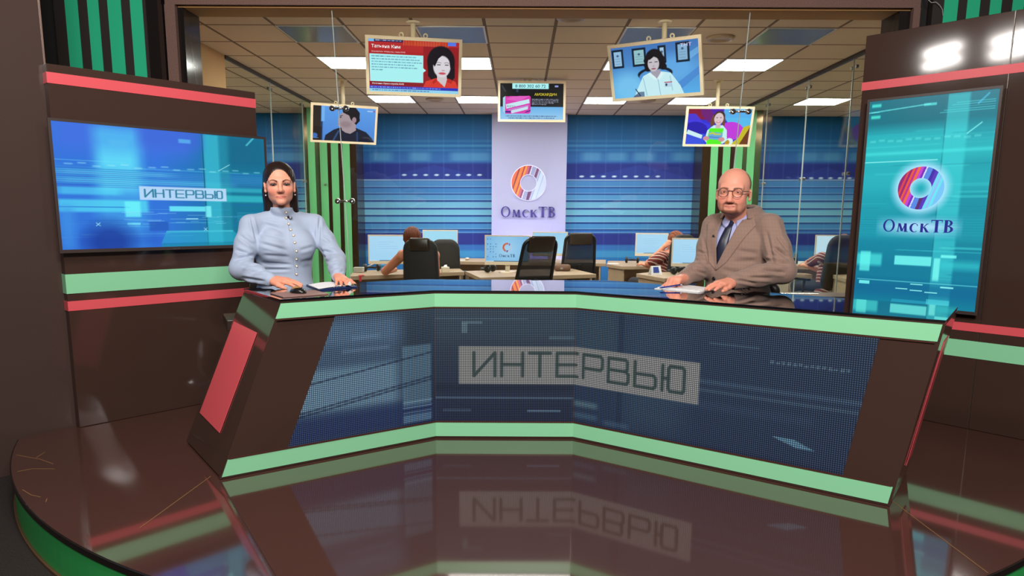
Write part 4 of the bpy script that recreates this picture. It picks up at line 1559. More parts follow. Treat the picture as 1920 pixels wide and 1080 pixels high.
def pic_girl(X, Y):
    p = Paint(X, Y, (48, 52, 220))
    p.rect(-1, .70, .55, 2, (140, 24, 60), 1, s=.05)
    p.poly([(.18, 1), (.55, 1), (.55, .6), (.33, .62), (.22, .82)], (110, 30, 130), .9)
    p.poly([(.34, 1), (.56, 1), (.56, .72), (.42, .8)], (80, 30, 190), .9)
    p.poly([(-.1, .86), (.12, .86), (.25, .62), (.36, .56), (.4, .46), (-.1, .46)], (70, 60, 235), .9)
    p.ell(.13, .40, .2, .24, (40, 30, 180), 1, s=.1); p.rect(-1, -1, .3, .3, (64, 90, 235), .9, s=.03)
    p.ell(.86, .92, .30, .44, (92, 190, 246), 1, s=.05); p.rect(.55, .75, 1, 1.2, (88, 160, 246), .4)
    p.ell(.70, .38, .2, .26, (200, 60, 226), 1, s=.05); p.poly([(.72, 0), (.84, .2), (.9, .5), (1, .56), (1, 0)], (206, 190, 40), 1)
    p.poly([(.86, 0), (1, .5), (1, 0)], (110, 54, 30), .95)
    p.poly([(.02, .42), (.26, .26), (.25, .16), (0, .30)], (214, 244, 252), 1)
    p.ell(.70, .08, .06, .1, (225, 246, 250), 1, s=.1); p.ell(.665, .05, .04, .08, (190, 150, 40), 1, s=.1)
    hair = (112, 70, 44)
    p.poly([(.395, .84), (.36, .60), (.38, .50), (.43, .56), (.44, .80)], hair); p.poly([(.58, .86), (.60, .62), (.585, .48), (.55, .54), (.545, .80)], hair)
    p.ell(.495, .82, .085, .12, (70, 44, 34), s=.15)
    p.poly([(.30, .12), (.33, .40), (.42, .54), (.57, .54), (.64, .40), (.66, .12), (.6, .02), (.35, .02)], (206, 244, 250))
    p.rect(.455, .46, .53, .58, (220, 180, 190), 1, s=.02)
    p.ell(.492, .725, .074, .165, (230, 200, 208), s=.1)
    p.rect(.45, .745, .472, .765, (50, 40, 60), .9, s=.01); p.rect(.51, .745, .532, .765, (50, 40, 60), .9, s=.01)
    p.ell(.49, .635, .036, .026, (206, 90, 106), .95, s=.2); p.ell(.49, .64, .026, .012, (250, 240, 244), .95, s=.2)
    p.poly([(.36, .46), (.585, .46), (.57, -.1), (.33, -.1)], (92, 246, 40))
    p.poly([(.36, .36), (.58, .33), (.575, .12), (.36, .15)], (110, 170, 230), .95)
    p.line([(.38, .3), (.42, .33), (.46, .29), (.54, .29)], .04, (220, 210, 60), .9); p.line([(.38, .21), (.56, .19)], .03, (70, 120, 220), .8)
    for q in ((.325, .17), (.57, .14)):
        p.ell(q[0], q[1], .05, .065, (216, 150, 160), s=.15)
    return p.C


def hung(label, pos, yaw, pit, pic, res, pole_u, words_):
    w, h = .8, .465
    pos = Vector(pos)
    Mr = Matrix.Rotation(yaw, 3, 'Z') @ Matrix.Rotation(pit, 3, 'X')
    ex, ez, ny = Mr @ Vector((1, 0, 0)), Mr @ Vector((0, 0, 1)), Mr @ Vector((0, -1, 0))
    t = thing('hanging_screen', label, 'screen', pos, 0, 'screens hung from the newsroom ceiling')
    fr_ = .026
    mb = MB()
    q = lambda x, z, y: pos + ex * x + ez * z + ny * y
    for x0, x1, z0, z1 in ((-w / 2, w / 2, h / 2 - fr_, h / 2), (-w / 2, w / 2, -h / 2, -h / 2 + fr_), (-w / 2, -w / 2 + fr_, -h / 2 + fr_, h / 2 - fr_), (w / 2 - fr_, w / 2, -h / 2 + fr_, h / 2 - fr_)):
        mb.prism([q(x0, z0, -.025), q(x1, z0, -.025), q(x1, z1, -.025), q(x0, z1, -.025)], ny * .03)
    mb.build('frame', CREAM, t)
    MB().prism([q(-w / 2 + .03, -h / 2 + .03, -.075), q(w / 2 - .03, -h / 2 + .03, -.075), q(w / 2 - .03, h / 2 - .03, -.075), q(-w / 2 + .03, h / 2 - .03, -.075)], ny * .05).build('back_shell', CREAM, t)
    a, b_ = w / 2 - fr_, h / 2 - fr_
    P, u_, v_ = quad_points(q(-a, b_, .001), q(a, b_, .001), q(-a, -b_, .001), q(a, -b_, .001), res[0], res[1])
    sc = grid_mesh('screen', P, pic(u_, v_), SCREEN, t)
    for (s_, x, y, hh, col, al, wd) in words_:
        text_mesh('lettering', s_, q(-a + 2 * a * x, -b_ + 2 * b_ * y, .0035), ex, ez, hh * 2 * b_, glow('screen_ink_%d_%d_%d' % col, col), sc, align=al, width=wd * 2 * a if wd else None, bold=.008)
    # pole up to the ceiling
    top = pos + ez * (h / 2 - .05) - ny * .05
    uu = aty(pole_u, 140, top.y)
    px = uu.x
    base = Vector((px, top.y + .02, top.z - .1))
    MB().tube([base, Vector((px, base.y, CEIL - .003))], .022, 14).build('pole', CREAMPOLE, t, smooth=True)
    MB().lathe([(0, 0), (.06, 0), (.05, -.012), (0, -.014)], (px, base.y, CEIL - .001), 20).build('ceiling_plate', CREAMPOLE, t)
    xo = (Vector((px, base.y, 0)) - Vector((pos.x, pos.y, 0))).dot(Vector((ex.x, ex.y, 0)))
    for dx in (-.1, .1):
        c = q(xo + dx + .0, h / 2 + .012, -.03)
        mb = MB()
        mb.tube([c + ex * (.016 * math.cos(a_)) + ez * (.016 * math.sin(a_)) for a_ in np.linspace(0, 2 * PI, 17)], .006, 8, caps=False)
        mb.build('eyelet', CREAMPOLE, t, smooth=True)


D2R = math.radians
WHT, NAVY = (246, 246, 250), (44, 66, 100)
hung('large hanging screen with red news picture of a dark-haired woman', (-.909, 6.144, 2.408), D2R(10.784), D2R(17.418), pic_red, (300, 180), 775,
     [('Татьяна Ким', .03, .84, .062, WHT, 'LEFT', .315), ('Основатель Wildberries, глава RWB', .03, .757, .026, (236, 190, 196), 'LEFT', .37), ('Источник: Пресс-служба RWB', .03, .145, .028, WHT, 'LEFT', .35)])
hung('large tilted hanging screen with a woman in white shirt at a desk', (1.103, 6.096, 2.386), D2R(-30.19), D2R(19.524), pic_doctor, (280, 170), 1243.5,
     [('ТНТ', .80, .885, .06, (220, 200, 246), 'LEFT', .125)])
hung('centre hanging screen with a phone number above a pink medicine box', (.117, 8.588, 2.504), D2R(1.3), 0, pic_advert, (220, 130), 994,
     [('8 800 302 60 72', .235, .885, .085, NAVY, 'LEFT', .48), ('АМОКАРДИН', .54, .665, .07, (230, 206, 50), 'LEFT', .35), ('ВСЕГО 3', .105, .345, .045, NAVY, 'LEFT', .13)])
hung('small hanging screen on the left with a man in profile', (-2.16, 8.776, 2.253), D2R(24.794), D2R(19.976), pic_profile, (200, 120), 641, [])
hung('small hanging screen on the right with a girl holding a green book', (2.351, 8.653, 2.238), D2R(-.5), D2R(16.434), pic_girl, (200, 120), 1349, [])

# ================================================================== newsroom desks
WOOD = mat('pale_birch_board', (164, 140, 115), rough=.45, noise=.06, nscale=4, stretch=(1, 8, 1))
DZ = .53


def office_desk(label, pix, panels, drawers=None, th_=.042):
    pts = [atz(u, v, DZ) for u, v in pix]
    c = sum(pts, Vector()) / len(pts)
    t = thing('office_desk', label, 'desk', (c.x, c.y, FLOOR_Z), 0, 'birch desks of the newsroom')
    MB().prism([p_ - Z * th_ for p_ in pts], (0, 0, th_)).build('desktop', WOOD, t, bevel=.003)
    for i, j in panels:
        a, b_ = pts[i].copy(), pts[j].copy()
        a = a + (c - a) * .06
        b_ = b_ + (c - b_) * .06
        d = (b_ - a).normalized()
        n_ = Vector((-d.y, d.x, 0))
        a.z = b_.z = FLOOR_Z
        MB().prism([a, b_, b_ + n_ * .022, a + n_ * .022], (0, 0, DZ - th_ - FLOOR_Z - .001)).build('side_panel', WOOD, t)
    if drawers:
        a, b_ = [atz(u, v, DZ) for u, v in drawers]
        a.z = b_.z = FLOOR_Z
        d = (b_ - a).normalized()
        n_ = Vector((-d.y, d.x, 0))
        H_ = DZ - th_ - FLOOR_Z - .05
        MB().prism([a, b_, b_ + n_ * .45, a + n_ * .45], (0, 0, H_)).build('drawer_cabinet', WOOD, t)
        L_ = (b_ - a).length
        for k in range(3):
            z0, z1 = FLOOR_Z + .02 + k * (H_ - .03) / 3, FLOOR_Z + .02 + (k + 1) * (H_ - .03) / 3 - .01
            dr = MB().prism([a + d * .008 + Z * (z0 - FLOOR_Z) - n_ * .0005, b_ - d * .008 + Z * (z0 - FLOOR_Z) - n_ * .0005, b_ - d * .008 + Z * (z1 - FLOOR_Z) - n_ * .0005, a + d * .008 + Z * (z1 - FLOOR_Z) - n_ * .0005], -n_ * .016).build('drawer', WOOD, t)
            m0 = a + d * (L_ / 2) + Z * (z1 - FLOOR_Z - .04) - n_ * .017
            MB().tube([m0 - d * .05, m0 - d * .04 - n_ * .018, m0 + d * .04 - n_ * .018, m0 + d * .05], .005, 8).build('handle', STEEL, dr, smooth=True)
    return t


office_desk('birch office desk on the left, behind the woman in pale blue', [(655, 518), (871, 509.5), (862, 503.5), (664, 507)], [(0, 3), (1, 2), (2, 3)])
office_desk('birch office desk in the centre under the desktop monitor', [(900, 520.5), (1118, 514), (1072, 503.5), (872, 508)], [(1, 2), (2, 3)])
office_desk('long birch office desk along the back wall behind the centre desk', [(835, 490), (1136, 494), (1136, 487), (835, 483.5)], [(1, 2), (0, 3), (2, 3)])
office_desk('birch office desk at the right by the blue wall, with closed end panel', [(1137, 495), (1166, 499.5), (1262, 498.5), (1262, 489.5), (1140, 489)], [(0, 1), (3, 4)], drawers=None)
office_desk('nearer birch office desk at the right with a desk calendar on it', [(1193, 513), (1246, 522), (1345, 517), (1330, 509.5), (1215, 510.5)], [(0, 1), (2, 3)])
office_desk('birch office desk with drawers seen right of the bald man', [(1475, 498.5), (1556, 500.5), (1562, 491), (1475, 489)], [(2, 3)], drawers=((1481, 501), (1524, 501.5)))
office_desk('birch office desk corner next to the upright television', [(1556, 513.5), (1586, 523), (1650, 520), (1650, 512), (1574, 511)], [(0, 1), (2, 3)])

# ------------------------------------------------------------------ monitors on the desks
MWHITE = mat('monitor_white_plastic', (222, 208, 186), rough=.4)


def pic_plain(seed):
    def f(X, Y):
        p = Paint(X, Y, (168, 214, 248))
        p.mix(np.clip(Y, 0, 1) * .35, (196, 226, 252))
        r_ = random.Random(seed)
        p.rect(.18, .35, .95, .9, (176, 220, 252), .8); p.rect(.2, .3, .95, .305, (130, 180, 226), .8)
        p.rect(0, 0, .2, .035, (210, 232, 250), .9); p.rect(.25, 0, 1, .035, (26, 50, 80), .9)
        for k in range(5):
            p.rect(.22, .4 + .09 * k, .22 + r_.uniform(.2, .6), .405 + .09 * k, (140, 186, 228), .5)
        return p.C
    return f


def pic_desktop(X, Y):
    p = Paint(X, Y, (120, 180, 232))
    d = np.hypot((X - .5) * 1.6, Y - .5)
    p.mix(np.clip(1 - d, 0, 1) * .8, (178, 220, 248))
    r_ = random.Random(3)
    for i in range(4):
        for j in range(8):
            if r_.random() < .75:
                p.rect(.03 + .065 * i, .88 - .1 * j, .05 + .065 * i, .91 - .1 * j, r_.choice([(40, 70, 120), (70, 110, 150), (60, 60, 70), (170, 200, 230)]), .9, s=.006)
                p.rect(.022 + .065 * i, .855 - .1 * j, .06 + .065 * i, .862 - .1 * j, (60, 90, 140), .5)
    p.rect(0, 0, .18, .035, (214, 234, 250), .9); p.rect(.18, 0, 1, .035, (22, 44, 72), .95)
    return p.C


def office_monitor(label, u0, u1, v0, v1, y, yaw, pic, logo=False, word=False):
    um, vm = (u0 + u1) / 2, (v0 + v1) / 2
    c = aty(um, vm, y)
    k = y / CAM_F
    w, h = (u1 - u0) * k / math.cos(yaw), (v1 - v0) * k
    c = Vector((c.x, y, c.z))
    ex, ny = Vector((math.cos(yaw), math.sin(yaw), 0)), Vector((math.sin(yaw), -math.cos(yaw), 0))
    t = thing('computer_monitor', label, 'monitor', (c.x, c.y, DZ), 0, 'white monitors on the newsroom desks')
    q = lambda x, z, o: c + ex * x + Z * z + ny * o
    f_ = .014
    mb = MB()
    bl = .036
    for x0, x1, z0, z1 in ((-w / 2, w / 2, h / 2 - f_, h / 2), (-w / 2, w / 2, -h / 2, -h / 2 + bl), (-w / 2, -w / 2 + f_, -h / 2 + bl, h / 2 - f_), (w / 2 - f_, w / 2, -h / 2 + bl, h / 2 - f_)):
        mb.prism([q(x0, z0, -.02), q(x1, z0, -.02), q(x1, z1, -.02), q(x0, z1, -.02)], ny * .024)
    mb.build('frame', MWHITE, t)
    MB().prism([q(-w / 2 + .01, -h / 2 + .01, -.05), q(w / 2 - .01, -h / 2 + .01, -.05), q(w / 2 - .01, h / 2 - .01, -.05), q(-w / 2 + .01, h / 2 - .01, -.05)], ny * .045).build('back_shell', MWHITE, t)
    a = w / 2 - f_
    P, u_, v_ = quad_points(q(-a, h / 2 - f_, .0005), q(a, h / 2 - f_, .0005), q(-a, -h / 2 + bl, .0005), q(a, -h / 2 + bl, .0005), 90, 56)
    sc = grid_mesh('screen', P, pic(u_, v_), SCREEN, t)
    if logo:
        logo_ring('ring_logo', q(.0, .03 if word else .02, .002), ex, Z, .105 * w, .062 * w, SCREEN, sc)
    if word:
        station_word('station_name', q(0, -.045, .002), ex, Z, .36 * w, glow('screen_ink_40_60_110', (40, 60, 110)), sc)
    foot = DZ + .0005
    MB().box(q(0, 0, -.075) * 1 + Vector((0, 0, (foot - c.z) + ((c.z - foot)) / 2 * 1.0)), (.05, .03, (c.z - foot)), yaw_mat(yaw)).build('stand', MWHITE, t)
    MB().lathe([(0, 0), (.1, 0), (.1, .008), (.09, .012), (0, .014)], Vector((q(0, 0, -.07).x, q(0, 0, -.07).y, foot)), 24).build('base', MWHITE, t)
    return t


office_monitor('white monitor with blank pale screen at the far left desk', 691, 767, 440.5, 495, 7.85, D2R(6), pic_plain(1))
office_monitor('white monitor with ring logo behind the low-backed black chair', 793, 858, 431.5, 487, 9.75, D2R(4), lambda X, Y: Paint(X, Y, (168, 222, 250)).C, logo=True)
office_monitor('white monitor showing desktop icons and the station logo', 909, 993, 441.5, 496.5, 7.9, D2R(-3), pic_desktop, logo=True, word=True)
office_monitor('white monitor with blank screen behind the centre mesh chair', 998, 1064, 435, 480, 9.75, D2R(0), lambda X, Y: Paint(X, Y, (176, 222, 248)).mix(np.clip(Y, 0, 1) * .5, (140, 194, 240)).C)
office_monitor('white monitor with blank screen left of the red-haired woman in stripes', 1192, 1252, 437.5, 480, 9.35, D2R(-4), pic_plain(5))
office_monitor('white monitor with blank screen between the striped woman and the bald man', 1261, 1336, 447, 500, 7.75, D2R(-10), pic_plain(6))
office_monitor('white monitor partly behind the chair beside the upright television', 1530, 1590, 441, 486, 9.5, D2R(-6), lambda X, Y: Paint(X, Y, (200, 226, 244)).C)

# ------------------------------------------------------------------ office chairs
CHFAB = mat('black_chair_fabric', (24, 21, 19), rough=.7, noise=.2, nscale=30)
CHLEA = mat('black_chair_leather', (46, 36, 28), rough=.35)
CHPLA = mat('black_chair_plastic', (18, 17, 17), rough=.4)
MESHM = bpy.data.materials.new('open_chair_mesh'); MESHM.use_nodes = True
nt = MESHM.node_tree
b = nt.nodes['Principled BSDF']; b.inputs['Base Color'].default_value = L4((22, 20, 22)); b.inputs['Roughness'].default_value = .6
tr = nt.nodes.new('ShaderNodeBsdfTransparent'); mx = nt.nodes.new('ShaderNodeMixShader'); mx.inputs[0].default_value = .92
nt.links.new(tr.outputs[0], mx.inputs[1]); nt.links.new(b.outputs[0], mx.inputs[2]); nt.links.new(mx.outputs[0], nt.nodes['Material Output'].inputs['Surface'])


def rounded_slab(w, h, d, r, zc, yf, n=8, taper=1.0, curve=0.0):
    """Upright cushion outline: rounded rectangle w x h, thickness d, centred at zc, yf(z) gives its plane."""
    pts = []
    for (sx, sz, a0) in ((1, 1, 0), (-1, 1, PI / 2), (-1, -1, PI), (1, -1, 1.5 * PI)):
        for k in range(n + 1):
            a = a0 + PI / 2 * k / n
            pts.append((sx * (w / 2 - r) + r * math.cos(a), sz * (h / 2 - r) + r * math.sin(a)))
    mb = MB()
    N_ = len(pts)
    vs = []
    for f_, inset in ((-.5, .82), (-.38, .97), (0, 1), (.38, .97), (.5, .82)):
        for x, z in pts:
            tp = 1 + (taper - 1) * (z / h + .5)
            X_, Z_ = x * tp * inset, z * inset
            vs.append((X_, yf(zc + Z_) + f_ * d + curve * (X_ / (w / 2)) ** 2, zc + Z_))
    fs = []
    for i in range(4):
        for k in range(N_):
            fs.append((i * N_ + k, i * N_ + (k + 1) % N_, (i + 1) * N_ + (k + 1) % N_, (i + 1) * N_ + k))
    fs.append(tuple(reversed(range(N_)))); fs.append(tuple(range(4 * N_, 5 * N_)))
    mb.add(vs, [tuple(reversed(f)) for f in fs])
    return mb


def office_chair(label, u, v_top, y, w, yaw=0.0, kind='fabric', lean=.12, head=True, arms=True):
    """Back turned to the studio; origin on the floor under the seat."""
    c = aty(u, v_top, y)
    top = c.z - FLOOR_Z
    t = thing('office_chair', label, 'chair', (c.x, y, FLOOR_Z), 0, 'black swivel chairs of the newsroom')
    seat_z = .46
    P_ = []
    yb = -.21
    lf = lambda z: yb - lean * (z - seat_z)
    hh = top - (.03 if head else 0)
    zc = (seat_z + .08 + hh) / 2
    bh = hh - seat_z - .08
    if kind == 'mesh':
        mb = MB()
        r = .07
        loop = []
        for (sx, sz, a0) in ((1, 1, 0), (-1, 1, PI / 2), (-1, -1, PI), (1, -1, 1.5 * PI)):
            for k in range(7):
                a = a0 + PI / 2 * k / 6
                x, z = sx * (w / 2 - r) + r * math.cos(a), zc + sz * (bh / 2 - r) + r * math.sin(a)
                x *= 1 + .18 * (zc - z) / bh
                loop.append(Vector((x, lf(z), z)))
        loop.append(loop[0])
        mb.tube(loop, .017, 8, caps=False)
        P_.append(mb.build('back_frame', CHPLA, t, smooth=True))
        mb = MB()
        mb.add([p_ + Vector((0, .004, 0)) for p_ in loop[:-1]], [tuple(range(len(loop) - 1))])
        P_.append(mb.build('mesh_panel', MESHM, t))
        mb = MB()
        mb.box((0, lf(zc - .06) - .012, zc - .06), (w * .9, .02, .035)); mb.tube([(0, -.1, .42), (0, lf(zc - .25) - .035, zc - .25), (0, lf(zc) - .03, zc - .06)], .022, 10)
        P_.append(mb.build('back_brace', CHPLA, t))
    else:
        P_.append(rounded_slab(w, bh, .085, .09 if head else .13, zc, lf, taper=.9, curve=.02).build('backrest', CHFAB, t, smooth=True))
    if head:
        P_.append(rounded_slab(w * .56 if kind != 'mesh' else w * .72, .125 if kind != 'mesh' else .15, .075, .025, top - .075, lambda z: lf(z) - .02).build('headrest', CHLEA, t, smooth=True))
    s_ = rounded_slab(w * 1.1, .44, .08, .09, 0, lambda z: 0)
    s_.v = [(x, z, seat_z - yy) for x, yy, z in s_.v]
    P_.append(s_.build('seat', CHFAB, t, smooth=True))
    if arms:
        for sg in (-1, 1):
            mb = MB()
            xx = sg * (w * .55 + .035)
            mb.tube([(xx - sg * .05, 0, seat_z - .03), (xx, 0, seat_z), (xx, -.02, seat_z + .19)], .014, 8)
            mb.box((xx, .02, seat_z + .2), (.05, .22, .025))
            P_.append(mb.build('armrest', CHPLA, t))
    P_.append(MB().lathe([(.028, .09), (.028, .3), (.02, .3), (.02, seat_z - .03)], (0, 0, 0), 12).build('gas_column', CHPLA, t))
    mb = MB()
    for k in range(5):
        a = 2 * PI * k / 5 + .3
        d = Vector((math.cos(a), math.sin(a), 0))
        mb.tube([Vector((0, 0, .1)), d * .15 + Z * .095, d * .27 + Z * .065], [.024, .02, .014], 8)
    P_.append(mb.build('base', CHPLA, t))
    for k in range(5):
        a = 2 * PI * k / 5 + .3
        P_.append(MB().ball((.27 * math.cos(a), .27 * math.sin(a), .028), .027, 10).build('castor', CHPLA, t, smooth=True))
    for o in P_:
        local(o)
    t.rotation_euler = (0, 0, yaw)
    # the given spot is the top of the backrest
    bo = yaw_mat(yaw) @ Vector((0, lf(top), 0))
    t.location = (c.x - bo.x, y - bo.y, FLOOR_Z)
    return t


office_chair('black chair with leather headrest, a bare-armed woman sitting in it', 787, 443.5, 6.70, .365, D2R(-3), 'fabric', .1)
office_chair('low-backed black chair in front of the ring logo monitor', 834, 448.5, 8.50, .39, D2R(8), 'fabric', .06, head=False)
office_chair('black mesh chair turned askew at the centre desk', 1016, 442.5, 6.35, .345, D2R(22), 'mesh', .42)
office_chair('black mesh chair standing right of the centre desk', 1089, 436.5, 8.62, .40, D2R(10), 'mesh', .20)
office_chair('black chair behind the red-haired woman in stripes', 1284, 439.5, 8.40, .43, D2R(40), 'fabric', .08, head=False)
office_chair('black chair beside the upright television, a woman in stripes sitting in it', 1588, 440.5, 8.10, .50, D2R(24), 'fabric', .12, head=False)

# ------------------------------------------------------------------ small things on the newsroom desks
BLK = mat('black_plastic', (20, 19, 19), rough=.35)
PAPERW = mat('white_paper', (236, 236, 238), rough=.8)


def headphones(label, u, v, rz):
    c = atz(u, v, DZ + .001)
    t = thing('headphones', label, 'headphones', c, 0, 'black headphones on the newsroom desks')
    P_ = []
    P_.append(MB().tube([(.075 * math.cos(a), .09 * math.sin(a) + .02, .03 + .008 * math.sin(a)) for a in np.linspace(-.1, PI + .1, 20)], .009, 8, squash=(1, 1.4)).build('headband', BLK, t, smooth=True))
    for sg in (-1, 1):
        P_.append(MB().lathe([(.01, 0), (.04, 0), (.044, .012), (.04, .03), (.015, .034)], (sg * .062, 0, .043), 16, Matrix.Rotation(sg * PI / 2, 3, 'Y')).build('ear_cup', BLK, t, smooth=True))
    for o in P_:
        local(o)
    t.rotation_euler = (0, 0, rz)


headphones('black headphones on the left desk below the blank monitor', 697, 508.5, .5)
headphones('black headphones on the centre desk left of the icon monitor', 919, 510, 1.2)
headphones('black headphones on the right rear desk by the blue wall', 1185, 493, -.2)
headphones('black headphones on the nearer right desk behind the hand', 1270, 514, .8)


def simple(name, label, cat, mb, m_, smooth=False, bevel=0.0, group=None):
    return tag(mb.build(name, m_, None, smooth=smooth, bevel=bevel), label, cat, group)


c = atz(876, 487, DZ + .001)
simple('computer_mouse', 'white computer mouse on the long back desk', 'mouse', MB().ball(c + Z * .016, (.034, .055, .018), 14), MWHITE, True)
c = atz(858, 488, DZ + .001)
simple('paper_sheet', 'white sheet of paper on the long back desk', 'paper', MB().box(c + Z * .002, (.2, .12, .003)), PAPERW)
c = atz(835, 510, DZ)
t = thing('tissue_box', 'small white box on the left desk beside the black chair', 'box', c)
MB().box(c + Z * .03, (.085, .07, .058), yaw_mat(.3)).build('box', MWHITE, t, bevel=.004)
MB().prism([c + Vector(q_) for q_ in ((-.02, 0, .06), (.02, 0, .06), (.015, .01, .078), (-.012, .01, .074))], (0, .008, .004)).build('tissue', PAPERW, t)
c = atz(1054, 508, DZ)
t = thing('handbag', 'brown flat handbag lying on the centre desk', 'bag', c)
rounded_slab(.2, .075, .12, .03, c.z + .04, lambda z: c.y).build('bag_body', mat('brown_bag', (104, 74, 58), rough=.6), t, smooth=True)
for o in t.children:
    o.data.transform(Matrix.Translation((c.x, 0, 0)))
MB().box(c + Vector((-.01, -.061, .035)), (.03, .004, .02)).build('clasp', STEEL, t)
# desk calendar: folded card
c = atz(1229, 515, DZ)
t = thing('desk_calendar', 'folded desk calendar with a blue picture on the nearer right desk', 'calendar', c)
Mz = yaw_mat(.35)
for sg in (-1, 1):
    pts = [Mz @ Vector(q_) + c for q_ in ((-.075, sg * .035, .001), (.065, sg * .035, .001), (.058, sg * .003, .098), (-.062, sg * .003, .098))]
    MB().prism(pts, Mz @ Vector((0, .002, 0))).build('card', PAPERW, t)
pts = [Mz @ Vector(q_) + c for q_ in ((-.045, -.0315, .025), (.03, -.0315, .025), (.026, -.0115, .088), (-.04, -.0115, .088))]
MB().prism(pts, Mz @ Vector((0, -.001, 0))).build('picture', mat('blue_print', (44, 70, 160), rough=.5), t)
# pen cup
c = atz(1491, 488.5 + 6, DZ)
t = thing('pen_cup', 'black pen cup full of pens right of the bald man', 'pen holder', c)
MB().lathe([(.03, 0), (.034, .08), (.031, .08), (.027, .005)], c, 18).build('cup', BLK, t)
for k, col in enumerate(((40, 60, 150), (20, 20, 24), (190, 180, 150), (24, 24, 30))):
    a = k * 1.7
    MB().tube([c + Vector((.01 * math.cos(a), .01 * math.sin(a), .01)), c + Vector((.03 * math.cos(a), .03 * math.sin(a), .125 + .012 * k))], .004, 6).build('pen', mat('pen_%d' % k, col, rough=.4), t)
c = atz(1503, 496, DZ)
simple('note_block', 'white note block beside the black pen cup', 'notepad', MB().box(c + Z * .02, (.075, .075, .04)), PAPERW)
c = atz(673, 511, DZ)
simple('acrylic_tray', 'small pale translucent tray at the left end of the left desk', 'tray', MB().box(c + Z * .035, (.11, .08, .05)), mat('frosted_acrylic', (180, 176, 168), rough=.3), bevel=.004)
c = atz(721, 508, DZ)
simple('blue_carton', 'small blue carton standing in front of the far left monitor', 'box', MB().box(c + Z * .035, (.09, .03, .07)), mat('sky_blue_carton', (70, 150, 210), rough=.5), bevel=.002)
c = atz(677, 517.2, DZ)
t = thing('red_ribbon', 'red ribbon hanging over the front edge of the left desk', 'ribbon', c)
MB().box(c + Vector((0, .01, .004)), (.06, .05, .005), yaw_mat(.2)).build('bow', mat('red_ribbon', (206, 40, 60), rough=.5), t)
MB().box(c + Vector((0, -.034, -.026)), (.025, .004, .055)).build('tail', _M['red_ribbon'], t)
c = atz(694, 503, DZ)
simple('white_pen', 'white pen lying at a slant on the left desk', 'pen', MB().tube([c + Vector((-.05, 0, .012)), c + Vector((.05, .01, .06))], .006, 8), MWHITE, True)
c = atz(1150, 494.5, DZ)
simple('paper_sheet', 'white papers on the right rear desk', 'paper', MB().box(c + Z * .002, (.14, .1, .004)), PAPERW)
